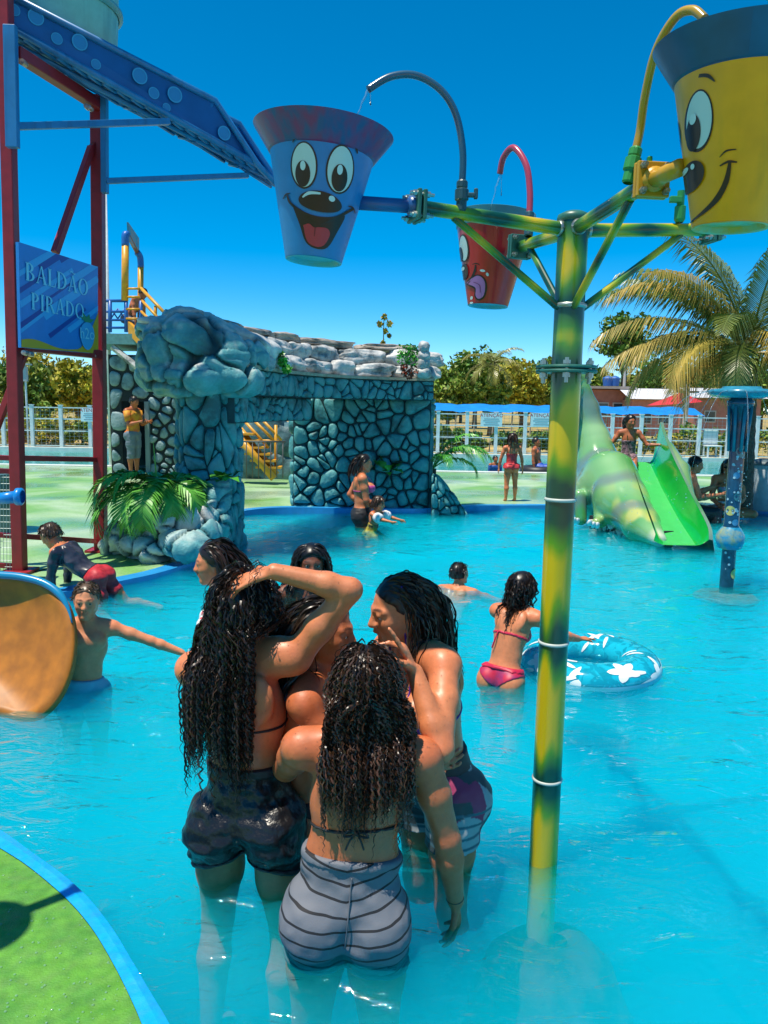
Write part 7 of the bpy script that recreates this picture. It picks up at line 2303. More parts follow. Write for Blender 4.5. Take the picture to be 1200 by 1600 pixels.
def woman_striped():
    at = P(543, 1478, z=0)
    p = Person('woman in grey striped shorts seen from behind with wet curly hair', at, (-.04, 1), H=1.60, floor=FLOOR_Z - .03, fat=1.04, tone=T2, res=.0065, lean=4, lean2=9, side=5, bust=.7, hipw=1.02, shw=1.04, waist=1.10,
               armR=((.30, .02, -1), (.16, .16, -1), (.10, .15, -1), (-1, .2, 0), (.5, .6, .6, .7), .6), armL=((-.22, .75, -.6), (-.05, 1, .12), (0, 1, .1), (0, 0, -1)), look=(-.15, 1, 0), nod=6, legR=((.05, 0, -1), (0, -.03, -1)), legL=((-.05, .05, -1), (0, -.03, -1)))
    p.build()
    p.hair(n=1500, length=.33, lsd=.07, curl=.0052, freq=40, width=.0021, seed=11, col=(.012, .008, .006), col2=(.11, .045, .02), slick=.35, off=(.002, .024), cap=.010, flare=0, gather=.07, drape=.004, spread=.100, steps=46, sidep=.06)
    p.garment('shorts', stripe_mat(), lambda a, b, c: np.maximum(c - .130 - .01 * np.cos(a * 9), -.195 - c), off=.008, wrinkle=.012, seed=3, zlo=p.pel.z - .26, zhi=p.pel.z + .2)
    sm_ = mat('grey_jersey_seam', (.11, .12, .14), .8)
    p.garment('hem', sm_, lambda a, b, c: np.maximum(c + .180, -.198 - c), off=.0125, wrinkle=.010, seed=3, zlo=p.pel.z - .26, zhi=p.pel.z - .1)
    p.garment('waistband', stripe_mat(), lambda a, b, c: np.maximum(c - .140 - .01 * np.cos(a * 9), .112 - c + .01 * np.cos(a * 9)), off=.0125, wrinkle=.010, seed=3, zlo=p.pel.z, zhi=p.pel.z + .22)
    p.cord('back_seam', [p.surf(p.pel + p.pf[2] * q, -p.pf[1], .011) for q in (.11, .08, .05, .02, -.01, -.04, -.07, -.10)], .0022, sm_)
    bk = mat('black_string', (.012, .012, .014), .6)
    ring_cord(p, -.065, bk, .0042, a0=-10, a1=-170, tilt=.012)
    p.garment('bikini_top', mat('dark_bikini', (.015, .016, .02), .6), lambda a, b, c: np.maximum(np.abs(c + .01) - .06, .02 - b), off=.004, frame='c', tags=('torso',))
    k = p.surf(p.chest - p.cf[2] * .066, -p.cf[1], .006)
    b = MB()
    for (dx, dz) in ((-.035, .006), (.035, .004)):
        b.tube(smooth_path([k, k + p.cf[0] * dx * .6 + V3(0, -.010, dz * 2), k + p.cf[0] * dx + V3(0, -.010, -dz), k + p.cf[0] * dx * .4 + V3(0, -.008, -.006), k], 4), .0035, 6)
    for (dx, dz) in ((-.03, -.05), (.022, -.045)):
        b.tube(smooth_path([k, k + p.cf[0] * dx * .6 + V3(0, -.009, dz * .4), k + p.cf[0] * dx + V3(0, -.007, dz)], 4), .003, 6)
    b.lathe(k + V3(0, -.006, 0), [(0, -.008), (.008, 0), (0, .008)], 8); b.build('bow', bk, p.root, smooth=True)
    b = MB(); w = p.wr[1]; d = (p.el[1] - w).normalized(); b.tube([w + d * .012 + (V3(math.cos(a), math.sin(a), 0) - d * d.dot(V3(math.cos(a), math.sin(a), 0))) * .027 for a in [2 * math.pi * k / 20 for k in range(20)]], .0022, 6, closed=True); b.build('bracelet', bk, p.root, smooth=True)
    return p
def woman_black_shorts():
    at = P(388, 1375, z=0)
    p = Person('woman in black shorts with very long curly hair and one arm on her head', at, (.18, 1), H=1.70, floor=FLOOR_Z + .03, fat=.93, tone=T1, res=.0065, lean=2, lean2=1, bust=.6, hipw=1.03, side=-2, shrug=(.055, 0),
               armR=('ik', P(428, 893, y=2.36), (.9, .15, .3), (-.93, -.1, -.30), (-.1, .35, -1), (.2, .25, .3, .35), .4), armL=((-.05, .55, -.8), (.3, .9, -.2), None, None), look=(.35, 1, 0), nod=4,
               legR=((.10, .02, -1), (-.02, -.10, -1)), legL=((-.10, .12, -1), (.02, -.25, -1)))
    p.build()
    p.hair(n=1700, length=.46, lsd=.08, curl=.0058, freq=27, width=.0021, seed=21, col=(.008, .006, .005), col2=(.06, .03, .018), slick=.5, off=(.002, .030), cap=.014, flare=0, gather=.06, drape=.004, spread=.084, steps=60, sidep=.06)
    p.garment('shorts', mat('wet_black_satin', (.008, .008, .010), .30, spec=.5, bump=.35, bscale=38), lambda a, b, c: np.maximum(c - .135, -.150 - c - .03 * np.abs(a) / .1), off=.014, wrinkle=.022, seed=5, zlo=p.pel.z - .24, zhi=p.pel.z + .2)
    p.garment('hem', mat('black_elastic', (.012, .012, .015), .5), lambda a, b, c: np.maximum(c + .135 + .03 * np.abs(a) / .1, -.156 - c - .03 * np.abs(a) / .1), off=.019, wrinkle=.02, seed=5, zlo=p.pel.z - .26, zhi=p.pel.z - .05)
    p.garment('waistband', mat('black_elastic', (.012, .012, .015), .5), lambda a, b, c: np.maximum(c - .152, .120 - c), off=.015, wrinkle=.01, seed=8, zlo=p.pel.z, zhi=p.pel.z + .22)
    ring_cord(p, -.03, mat('black_string', (0, 0, 0)), .004)
    p.garment('bikini_top', MATS['dark_bikini'], lambda a, b, c: np.maximum(np.abs(c + .01) - .05, .02 - b), off=.004, frame='c', tags=('torso',))
    return p
def woman_middle():
    at = P(492, 1400, y=2.58)
    p = Person('woman with open mouth in profile between the two curly haired women', (at.x - .05, 2.56), (1, -.06), H=1.63, fat=1.0, tone=T2, res=.0065, lean=2, lean2=8, bust=.5, mouth=1.15, look=(.10, 1, 0), nod=3, zmin=-.2,
               armR=((.1, .5, -.8), (-.3, 1, .1), None, None), armL=((-.10, .2, -1), (.2, .9, -.5), None, None))
    p.build(scalp=(.02, .012, .008))
    p.hair(n=380, length=.44, lsd=.08, curl=.004, freq=8, width=.0026, seed=31, col=(.012, .008, .006), col2=(.05, .028, .016), slick=1.1, off=(.002, .012), cap=.005, steps=30, front=True, hold=.2, sidep=.15)
    ring_cord(p, -.05, MATS['black_string'], .004)
    p.garment('bikini_top', mat('orange_bikini', (.4, .10, .02), .6), lambda a, b, c: np.maximum(np.abs(c + .01) - .05, .03 - b), off=.004, frame='c', tags=('torso',))
    p.cord('neck_strap', [p.surf(p.neck + p.cf[0] * .02, -p.cf[1]), p.surf(p.neck - p.cf[0] * .045 + p.cf[1] * .01, p.cf[2]), p.surf(p.chest - p.cf[0] * .05 + p.cf[2] * .05, p.cf[1])], .0035, MATS['black_string'])
    p.garment('bikini_bottom', MATS['dark_bikini'], lambda a, b, c: np.maximum(c - .06, -.11 - c + np.abs(a) * .9), off=.005, zlo=p.pel.z - .2, zhi=p.pel.z + .1)
    return p
def woman_purple():
    at = P(655, 1400, y=2.62)
    p = Person('woman in purple bikini and patterned shorts raising one finger', (at.x + .055, 2.62), (-.84, -.54), H=1.67, floor=FLOOR_Z + .065, fat=.97, tone=T1, res=.0055, lean=6, lean2=19, bust=.75, shrug=(0, .045), look=(.28, 1, 0), nod=3, zmin=-.25, hipw=1.02,
               armL=('ik', P(648, 1050, y=2.30), (-.5, -.6, -1), (.25, .45, 1), (.55, .9, -.2), (.05, 1.15, 1.3, 1.35), .9), armR=((.2, .5, -.9), (-.1, 1, .5), None, None))
    p.build(scalp=(.03, .018, .01))
    p.hair(n=520, length=.25, lsd=.05, curl=.003, freq=8, width=.0024, seed=41, col=(.016, .010, .007), col2=(.07, .04, .022), slick=1.3, off=(.001, .007), cap=.004, steps=28, front=True, hold=.22, sidep=.15)
    pm = mat('purple_bikini', (.085, .02, .26), .5)
    pr = p
    def cups(a, b, c):
        d = None
        for q in (-1, 1):
            tri = np.maximum(np.maximum(-.058 - c, np.abs(a - q * .066) * 1.25 + c * .8 - .056), .02 - b)
            d = tri if d is None else np.minimum(d, tri)
        return d
    p.garment('bikini_top', pm, cups, off=.004, frame='c', tags=('torso',), res=.004)
    ring_cord(p, -.055, pm, .004)
    for q in (-1, 1):
        p.cord('neck_strap', [p.surf(p.chest + p.cf[0] * .066 * q + p.cf[2] * .058, p.cf[1]), p.surf(p.chest + p.cf[0] * .055 * q + p.cf[2] * .11, p.cf[1]), p.surf(p.neck + p.cf[0] * .045 * q + p.cf[1] * .0 , p.cf[2]), p.surf(p.neck - p.cf[1] * .02 + p.cf[2] * .02 + p.cf[0] * .01 * q, -p.cf[1])], .0038, pm)
    def pat(V):
        n1 = vnoise(V * 13 + 3, 4); n2 = vnoise(V * 13 + 40, 5); zz = np.sin(V[:, 2] * 150)
        C = np.tile(np.array((.32, .36, .38)), (len(V), 1)); C[n1 > .60] = (.30, .03, .10); C[n2 > .62] = (.03, .05, .06)
        C[(zz > .7) & (V[:, 2] < p.pel.z - .05)] = (.05, .12, .16)
        return C
    p.garment('shorts', mat('patterned_shorts', (1, 1, 1), .6, attr=True), lambda a, b, c: np.maximum(c - .075, -.22 - c), off=.011, wrinkle=.008, seed=9, zlo=p.pel.z - .26, zhi=p.pel.z + .14, cols=pat)
    p.garment('waistband', mat('dark_waistband', (.02, .022, .025), .6), lambda a, b, c: np.maximum(c - .115, .055 - c), off=.013, zlo=p.pel.z, zhi=p.pel.z + .2)
    # ring on the raised hand
    w = p.wr[-1] + p.hd[-1][0] * .085; b = MB(); b.lathe(w + p.hd[-1][1] * .004, [(.009, -.004), (.012, -.003), (.012, .003), (.009, .004)], 12, p.hd[-1][0]); b.build('finger_ring', mat('ring_green', (.2, .5, .3), .3, metal=.4), p.root, smooth=True)
    return p
FRONT = [woman_striped(), woman_black_shorts(), woman_middle(), woman_purple()]
for k_, q in enumerate(FRONT): q.drops((420, 260, 60, 260)[k_], q.pel.z + .16, 70 + k_)
for q in FRONT:
    for k in (1, -1): RIPPLES.append((q.kn[k].x, q.kn[k].y, 1.0))
    print(q.label[:28], 'head', proj(q.head + q.hu * .12), 'sh', proj(q.sh[1]), proj(q.sh[-1]), 'elR', proj(q.el[1]), 'wrR', proj(q.wr[1]), 'elL', proj(q.el[-1]), 'wrL', proj(q.wr[-1]), 'pel', proj(q.pel), 'knee', proj(q.kn[1]), [round(v, 2) for v in q.pel])
# ------------------------------------------------------------------ the other bathers
def strap(p, name, m, pts, r=.006):
    return p.cord(name, pts, r, m)
def trunks(p, m, hem=-.2, top=.07, off=.012, wr=.012, name='shorts', cols=None):
    s = p.H / 1.65
    return p.garment(name, m, lambda a, b, c: np.maximum(c - top * s, hem * s - c), off=off, wrinkle=wr, seed=4, cols=cols, zlo=None)
def bikini(p, m, m2=None, top=True, bottom=True):
    s = p.H / 1.65
    if top:
        p.garment('bikini_top', m, lambda a, b, c: np.maximum(np.abs(c + .005 * s) - .05 * s, .02 * s - b), off=.005, frame='c', tags=('torso',))
        p.garment('bikini_band', m, lambda a, b, c: np.abs(c + .035 * s) - .011 * s, off=.004, frame='c', tags=('torso',))
    if bottom:
        p.garment('bikini_bottom', m2 or m, lambda a, b, c: np.maximum(c - .035 * s, -.115 * s - c + np.abs(a) * .75), off=.006)
def suit(p, m, cols=None, low=-.115):
    s = p.H / 1.65
    return p.garment('swimsuit', m, lambda a, b, c: np.maximum(c - .30 * s, low * s - c + np.abs(a) * .75), off=.006, cols=cols)
def short_hair(p, col=(.02, .013, .009), n=260, L=.035, seed=3):
    p.hair(n=n, length=L, lsd=L * .2, width=.003, seed=seed, col=col, col2=tuple(c * 2.2 for c in col), slick=.3, cap=.007, off=(.006, .012), steps=5, cap_low=-.05)

def others():
    # girl in profile, left behind the group
    at = P(352, 1000, y=3.95)
    p = Person('girl in profile with long wet dark hair and a red dotted white top', (at.x, 3.95), (-1, -.12), H=1.56, fat=.95, tone=T1, res=.0085, bust=.3, look=(0, 1, -.1), nod=5, zmin=-.3, armL=((-.05, .1, -1), (0, .3, -1)), lean2=4)
    p.build(scalp=(.02, .012, .008)); p.hair(n=420, length=.40, lsd=.05, curl=.003, freq=8, width=.0035, seed=5, col=(.014, .008, .006), col2=(.07, .03, .016), slick=1.0, off=(.002, .014), cap=.009, steps=26, front=True, hold=.2, sidep=.15)
    def dots(V):
        c = np.tile(np.array((.72, .70, .68)), (len(V), 1)); c[vnoise(V * 42, 3) > .66] = (.5, .04, .06); return c
    s = p.H / 1.65
    p.garment('swim_top', mat('dotted_top', (1, 1, 1), .6, attr=True), lambda a, b, c: np.maximum(np.abs(c + .02 * s) - .075 * s, .0 - b), off=.010, frame='c', tags=('torso',), wrinkle=.012, cols=dots)
    suit_b = p.garment('swim_bottom', MATS['dotted_top'], lambda a, b, c: np.maximum(c - .04, -.11 - c + np.abs(a) * .75), off=.006, cols=dots)
    RIPPLES.append((at.x, 3.95, .8))
    # girl with braids facing the camera
    at = P(486, 1000, y=4.25)
    p = Person('girl with thin black braids facing the camera in a green swimsuit', (at.x, 4.25), (.05, -1), H=1.50, fat=.92, tone=T4, res=.0085, bust=.2, look=(-.12, 1, 0), nod=2, zmin=-.3)
    p.build(lips=(.12, .03, .03)); p.hair(n=170, length=.26, lsd=.03, curl=.002, freq=45, width=.0065, seed=6, col=(.005, .004, .004), col2=(.02, .012, .01), slick=.2, off=(.004, .022), cap=.012, steps=22, sides=4, flare=.05)
    suit(p, mat('green_swimsuit', (.02, .34, .16), .5, col2=(.25, .45, .02), vscale=18))
    RIPPLES.append((at.x, 4.25, .8))
    # swimmer seen from behind
    at = P(722, 915, z=0)
    d = unit((.95, .5, 0))
    p = Person('boy swimming away with only head and wet shoulders above water', at, (.45, .9), H=1.4, sex='m', bust=0, tone=T1, res=.008, pelvis=(at.x - .16, at.y - .26, -.32), lean=52, lean2=40, look=(.35, 1, .05), nod=-18,
               armL=((-.95, .25, -.12), (-.3, .9, -.25)), armR=((.8, .5, -.3), (.2, .9, -.4)), legR=((.1, -.8, -.42), (0, -.8, -.35)), legL=((-.45, -.8, -.2), (-.2, -.9, -.1)))
    p.build(); short_hair(p, (.012, .008, .006)); trunks(p, mat('dark_trunks', (.015, .02, .04), .5))
    RIPPLES.append((at.x, at.y, 1.2))
    # girl with red bikini leaning on the ring
    at = P(786, 1062, z=0)
    p = Person('girl in red bikini leaning over the swim ring behind the pole', at, (.62, .78), H=1.33, fat=.95, tone=T1, res=.0065, bust=.1, lean=14, lean2=30, look=(.1, 1, -.25), nod=-6, zmin=-.5,
               armR=((.35, .75, -.55), (.1, .9, -.28), (.25, 1, -.12), (0, -.2, -1), (.1, .15, .2, .25), .2), armL=((-.15, .85, -.5), (.1, .9, -.1), (.1, 1, 0), (0, -.2, -1)))
    p.build(); p.hair(n=320, length=.20, lsd=.05, curl=.006, freq=26, width=.0035, seed=7, col=(.010, .007, .006), col2=(.07, .035, .02), slick=.6, off=(.003, .016), cap=.012, steps=22, gather=.08, spread=.06)
    rm = mat('red_bikini', (.50, .012, .05), .5)
    p.garment('bikini_band', rm, lambda a, b, c: np.abs(c + .03) - .008, off=.005, frame='c', tags=('torso',))
    p.garment('bikini_top', rm, lambda a, b, c: np.maximum(np.abs(c) - .04, .02 - b), off=.005, frame='c', tags=('torso',))
    p.garment('bikini_bottom', mat('red_patterned', (.50, .012, .05), .5, col2=(.30, .02, .10), vscale=14), lambda a, b, c: np.maximum(c - .03, -.10 - c + np.abs(a) * .75), off=.006)
    p.garment('frill', rm, lambda a, b, c: np.abs(c - .03) - .011, off=.012, wrinkle=.012)
    k = p.surf(p.chest - p.cf[2] * .03 - p.cf[0] * .045, -p.cf[1], .006); p.cord('tie', [k, k + V3(-.02, -.012, -.05), k + V3(-.035, -.01, -.10)], .005, rm)
    k = p.surf(p.neck, -p.cf[1], .006); p.cord('tie', [k + V3(0, -.01, .03), k + V3(.01, -.015, -.01), k + V3(.015, -.012, -.06)], .005, rm)
    RIPPLES.append((at.x, at.y, 1.2))
    # woman in pink bikini top by the wall and the small child she holds
    at = P(565, 822, z=0)
    p = Person('woman in pink bikini top and black shorts standing by the grotto wall', at, (.96, .1), H=1.64, fat=1.10, tone=T1, res=.009, bust=1.0, look=(.1, 1, -.1), nod=8, lean=-3, lean2=0, armL=((-.12, -.55, -1), (.3, .75, -.75)), armR=((.1, .2, -1), (-.2, .7, -.6)))
    p.build(scalp=(.02, .012, .008)); p.hair(n=160, length=.24, lsd=.03, width=.005, seed=8, col=(.014, .009, .007), col2=(.05, .025, .015), slick=1.1, off=(.002, .010), cap=.008, steps=14, front=True, hold=.2, sidep=.15)
    bikini(p, mat('pink_bikini', (.55, .05, .24), .55, col2=(.65, .12, .3), vscale=25), bottom=False)
    p.cord('neck_strap', [p.surf(p.neck - p.cf[1] * .02, -p.cf[1]), p.surf(p.neck - p.cf[0] * .07, p.cf[2]), p.surf(p.chest - p.cf[0] * .07 + p.cf[2] * .05, p.cf[1])], .006, MATS['pink_bikini'])
    def pinkstripe(V):
        c = np.tile(np.array((.012, .012, .015)), (len(V), 1)); d = (V - np.array(p.pel)) @ np.array(p.pf[1]); sd = (V - np.array(p.pel)) @ np.array(p.pf[0])
        c[(np.abs(d + .035) < .014) & (sd < -.03)] = (.5, .04, .2); return c
    trunks(p, mat('black_pink_shorts', (1, 1, 1), .6, attr=True), hem=-.20, top=.05, cols=pinkstripe)
    RIPPLES.append((at.x, at.y, 1))
    c = P(582, 826, z=0)
    p = Person('small child with white arm floats held in the water before the woman', c, (.9, -.35), H=.95, sex='m', bust=0, tone=T1, res=.009, pelvis=(c.x - .02, c.y - .12, -.02), lean=18, lean2=10, headh=.18, look=(-.3, 1, -.2), nod=10, armR=((.3, .8, -.3), (.1, .9, -.1)), armL=((-.4, .7, -.35), (-.1, .9, -.2)), legR=((.1, .9, -.4), (0, .2, -1)), legL=((-.1, .9, -.4), (0, .2, -1)))
    p.build(); p.hair(n=140, length=.10, lsd=.02, width=.005, curl=.004, freq=20, seed=9, col=(.04, .022, .012), col2=(.12, .06, .03), cap=.012, steps=8, slick=.3)
    trunks(p, mat('yellow_black_suit', (.02, .02, .02), .5, col2=(.5, .4, .02), vscale=9), top=.2, hem=-.12)
    for k in (1, -1):
        m = p.sh[k].lerp(p.el[k], .7); ax = (p.el[k] - p.sh[k]).normalized()
        b = MB(); b.lathe(m, [(.028, -.055), (.045, -.06), (.066, -.03), (.068, .03), (.045, .06), (.028, .055)], 14, ax)
        tag(b.build('arm_float', mat('white_vinyl', (.75, .76, .74), .3), None, smooth=True), 'white inflatable arm float on the small child, %s arm' % ('far' if k < 0 else 'near'), 'arm float', 'arm floats of the small child')
    RIPPLES.append((c.x, c.y, .8))
    # boy at the left with one arm out
    at = P(132, 1076, z=0)
    p = Person('shirtless boy in light blue shorts stretching one arm over the water', at, (.28, -.95), H=1.27, sex='m', bust=0, fat=.92, tone=(.68, .27, .13), res=.007, headh=.195, look=(.05, 1, -.06), nod=4, side=-4, zmin=-.45,
               armL=((-.92, .12, -.38), (-.9, .05, -.42), (-.85, .1, -.5), (0, .3, -1), (.1, .15, .2, .3), .3), armR=((.12, -.1, -1), (.1, -.1, -1)), shw=1.0)
    p.build(scalp=(.05, .03, .018)); p.hair(n=500, length=.022, lsd=.005, width=.0026, seed=10, col=(.10, .06, .035), col2=(.22, .14, .085), slick=.2, cap=.004, off=(.004, .008), steps=4, cap_low=-.045, front=True)
    trunks(p, mat('light_blue_trunks', (.14, .42, .62), .55), hem=-.24, top=.075, off=.012)
    b = MB(); b.ball = None; nv = p.surf(p.waist - p.pf[2] * .01, p.pf[1], .0)
    RIPPLES.append((at.x, at.y, 1.2))
    # boy climbing out onto the deck
    pe = P(148, 902, y=6.25)
    p = Person('boy in dark long sleeved shirt and red shorts climbing onto the deck', pe, (-1, .12), H=1.25, sex='m', bust=0, fat=.95, tone=T1, res=.0075, headh=.195, pelvis=(pe.x, pe.y, pe.z + .02), lean=58, lean2=48, look=(.1, 1, -.55), nod=10,
               armL=((-.1, .15, -1), (0, -.02, -1), (0, .9, -.4), (0, 0, -1)), armR=((.2, .35, -1), (0, .1, -1), (0, .9, -.4), (0, 0, -1)), legR=((.20, -.55, -.75), (.1, -1, -.12)), legL=((-.12, -.30, -1), (0, -.5, -1)))
    p.build(scalp=(.05, .03, .02)); p.hair(n=320, length=.04, lsd=.01, width=.003, seed=12, col=(.045, .027, .017), col2=(.13, .08, .05), slick=.2, cap=.007, off=(.005, .010), steps=5, cap_low=-.05)
    sm = mat('navy_rash_guard', (.018, .020, .034), .35, col2=(.05, .05, .07), vscale=8)
    s = p.H / 1.65
    o = np.array(p.pel); pu = np.array(p.pf[2])
    p.garment('shirt', sm, lambda a, b, c: np.maximum(.05 * s - c, np.maximum(c - .46 * s, 0 * c - 1)), off=.007, wrinkle=.010, tags=('torso', 'arm'))
    trunks(p, mat('red_shorts', (.48, .02, .03), .55, var=.2, vscale=16), hem=-.30, top=.05, off=.008, wr=.010)
    # man in the doorway
    at = P(210, 745, y=16.45)
    p = Person('man in yellow shirt standing in the doorway looking at his phone', (at.x, 16.45), (.9, -.35), H=1.68, floor=.06, sex='m', bust=0, tone=T3, res=.012, look=(0, 1, -.3), nod=14, armL=((-.08, .25, -1), (.25, .95, .25)), armR=((.08, .25, -1), (-.25, .95, .25)))
    p.build(scalp=(.06, .03, .02), eyes=False); short_hair(p, (.012, .01, .008), n=90, L=.02)
    p.garment('shirt', mat('yellow_shirt', (.62, .30, .012), .7, col2=(.55, .12, .02), vscale=6), lambda a, b, c: np.maximum(.0 - c, c - .46), off=.016, wrinkle=.012, tags=('torso',))
    def sleeve(q): return lambda a, b, c: c * 0 - 1
    for q in (1, -1):
        b = MB(); b.tube([p.sh[q], p.sh[q].lerp(p.el[q], .75)], [.075, .07], 12); b.build('sleeve', MATS['yellow_shirt'], p.root, smooth=True)
    trunks(p, mat('grey_trousers', (.12, .16, .20), .7), hem=-.55, top=.03, off=.016)
    ph = p.wr[1] + p.hd[1][0] * .09; b = MB(); b.box(ph + V3(0, 0, .04), (.02, .08, .15), bev=.004); tag(b.build('phone', mat('phone_black', (.02, .02, .025), .2)), 'small dark phone held by the man in yellow', 'phone')
    # man on the high platform
    at = P(203, 515, y=17.5)
    p = Person('shirtless man bending at the top of the yellow stair platform', (at.x, 17.5), (.9, -.2), H=1.6, floor=P(203, 519, y=17.5).z - .55, sex='m', bust=0, tone=T2, res=.014, lean=25, lean2=38, look=(0, 1, -.4), nod=12, legR=((.1, .9, -.4), (0, -.1, -1)), legL=((-.1, .9, -.4), (0, -.1, -1)))
    p.build(eyes=False); short_hair(p, n=60); trunks(p, MATS['dark_trunks'], hem=-.3)
    # girl in red swimsuit on the deck
    at = P(797, 783, z=DECK_Z)
    p = Person('little girl in red swimsuit standing with her back turned on the deck', at, (-.15, 1), H=1.10, floor=DECK_Z, tone=T1, fat=1.02, bust=0, res=.009, headh=.185, armR=((.35, .1, -1), (.15, .1, -1)), armL=((-.35, .1, -1), (-.15, .1, -1)), legR=((.06, 0, -1), (.02, 0, -1)), legL=((-.06, 0, -1), (-.02, .0, -1)), look=(.2, 1, 0))
    p.build(eyes=False); p.hair(n=110, length=.13, lsd=.02, width=.006, seed=14, col=(.02, .012, .008), col2=(.07, .035, .02), slick=.8, off=(.003, .012), cap=.012, steps=9)
    suit(p, mat('red_swimsuit', (.55, .04, .05), .5, var=.35, vscale=22)); p.garment('skirt_frill', MATS['red_swimsuit'], lambda a, b, c: np.abs(c) - .045, off=.022, wrinkle=.02)
    # child's head in the far pool and a bather on a black tube
    at = P(773, 742, y=19.1)
    p = Person('child with only head and shoulders above the far pool edge', (at.x, 19.1), (.3, -1), H=1.15, floor=-.72, sex='m', bust=0, tone=T3, res=.012)
    p.build(eyes=False); short_hair(p, n=60); p.garment('shirt', mat('blue_swim_shirt', (.02, .08, .3), .5), lambda a, b, c: np.maximum(-.02 - c, c - .3), off=.008, tags=('torso', 'arm'))
    at = P(842, 728, y=19.6)
    p = Person('bather in blue shorts sitting on a black tube behind the bamboo pole', (at.x, 19.6), (.8, -.4), H=1.6, sex='m', bust=0, tone=T3, res=.013, pelvis=(at.x, 19.6, .16), lean=-20, lean2=-8, legR=((.1, 1, .1), (0, .5, -.8)), legL=((-.1, 1, .1), (0, .5, -.8)))
    p.build(eyes=False); short_hair(p, n=60); trunks(p, mat('blue_trunks', (.02, .08, .4), .5), hem=-.3)
    b = MB(); b.tube([V3(at.x + .36 * math.cos(a), 19.6 + .36 * math.sin(a), .04) for a in [2 * math.pi * k / 28 for k in range(28)]], .13, 14, closed=True)
    tag(b.build('inner_tube', mat('black_rubber', (.02, .02, .022), .5), None, smooth=True), 'black inner tube floating in the far pool behind the bamboo pole', 'inner tube')
    # girl on the dinosaur slide
    se = P(982, 712, y=11.0)
    p = Person('girl with ponytail sitting at the top of the dinosaur slide', se, (-.35, -1), H=1.22, tone=T3, fat=.95, bust=0, res=.008, headh=.19, pelvis=(se.x, 11.02, se.z), lean=2, lean2=4, look=(-.55, 1, -.05), nod=2,
               armL=((-.55, .15, -.75), (-.75, .25, .05)), armR=((.5, .15, -.75), (.75, .25, .0)), legR=((.12, 1, -.15), (0, .75, -.6)), legL=((-.12, 1, -.15), (0, .75, -.6)))
    p.build(lips=(.2, .05, .05)); p.hair(n=40, length=.05, lsd=.01, width=.005, seed=15, cap=.010, steps=5, slick=1.2)
    hp = p.p(0, -.10, .03); b = MB(); b.tube(smooth_path([hp, p.p(.01, -.15, .03), p.p(.02, -.18, -.03), p.p(.02, -.17, -.10), p.p(.02, -.16, -.17)], 5), [.02] + [.034] * 5 + [.036] * 6 + [.03] * 5 + [.02] * 3 + [.008], 10); b.build('ponytail', mat('dark_hair_plain', (.012, .008, .007), .4, bump=.6, bscale=60), p.root, smooth=True)
    b = MB(); b.lathe(hp, [(0, -.02), (.03, -.015), (.045, 0), (.03, .015), (0, .02)], 10, p.hf); b.build('hair_tie', mat('yellow_scrunchie', (.7, .5, .02), .6), p.root, smooth=True)
    suit(p, mat('black_white_swimsuit', (.02, .02, .025), .5, col2=(.35, .2, .25), vscale=26))
    # couple sitting at the right
    se = P(1066, 778, y=11.55)
    p = Person('shirtless man in black trunks sitting on the pool edge gesturing', (se.x, 11.4), (.96, -.25), H=1.72, sex='m', bust=0, fat=1.12, tone=T1, res=.010, pelvis=(se.x, 11.42, .17), lean=0, lean2=10, look=(0, 1, -.08), nod=8,
               armL=((-.15, .55, -.85), (-.1, .92, .42), (0, 1, .1), (0, 0, 1)), armR=((.15, .35, -.9), (0, .95, .2)), legR=((.12, 1, .05), (0, .12, -1)), legL=((-.25, 1, -.05), (0, .05, -1)))
    p.build(scalp=(.012, .009, .007)); short_hair(p, (.010, .008, .007), n=160, L=.03); trunks(p, mat('black_trunks', (.012, .012, .014), .5), hem=-.30, off=.016)
    se = P(1128, 790, y=11.75)
    p = Person('woman with sunglasses in bright bikini sitting cross legged on the edge', (se.x, 11.6), (-.35, -1), H=1.62, tone=T2, fat=1.05, bust=.8, res=.010, pelvis=(se.x, 11.62, .17), lean=4, lean2=10, look=(.25, 1, 0), nod=4,
               armL=((-.15, .25, -1), (.35, .85, -.4)), armR=((.15, .25, -1), (-.35, .85, -.4)), legR=((.75, .75, -.02), (-.95, .15, -.12)), legL=((-.75, .75, -.02), (.95, .15, -.02)))
    p.build(); p.hair(n=150, length=.30, lsd=.04, width=.005, seed=16, slick=.6, off=(.003, .014), cap=.010, steps=14)
    bikini(p, mat('multicolour_bikini', (.10, .42, .38), .5, col2=(.55, .08, .22), vscale=11))
    b = MB(); sg = mat('sunglass_black', (.006, .006, .007), .08)
    for q in (-1, 1):
        b.box(p.p(.031 * q, .098, .003), (.044 * p.hs, .008, .032 * p.hs), (p.hr, p.hf, p.hu), bev=.003); b.box(p.p(.066 * q, .045, .008), (.004, .11 * p.hs, .006), (p.hr, p.hf, p.hu))
    b.box(p.p(0, .10, .010), (.03 * p.hs, .006, .006), (p.hr, p.hf, p.hu)); b.build('sunglasses', sg, p.root)
    # white paper on her lap, bin, chair, box
    b = MB(); c = p.pel + p.f * .26 + V3(0, 0, .10); b.box(c, (.22, .16, .012), bev=.003); tag(b.build('white_plate', mat('white_plastic', (.7, .72, .72), .4)), 'white flat dish on the lap of the woman with sunglasses', 'dish')
    c = P(1192, 800, y=12.2); c.z = DECK_Z
    t = thing('litter_bin', 'grey litter bin with a dark lid at the right edge', 'bin', c)
    b = MB(); b.lathe(c, [(.20, 0), (.24, .05), (.26, .72), (.24, .74)], 24); b.build('barrel', mat('bin_grey', (.35, .40, .42), .5, var=.15), t, smooth=True)
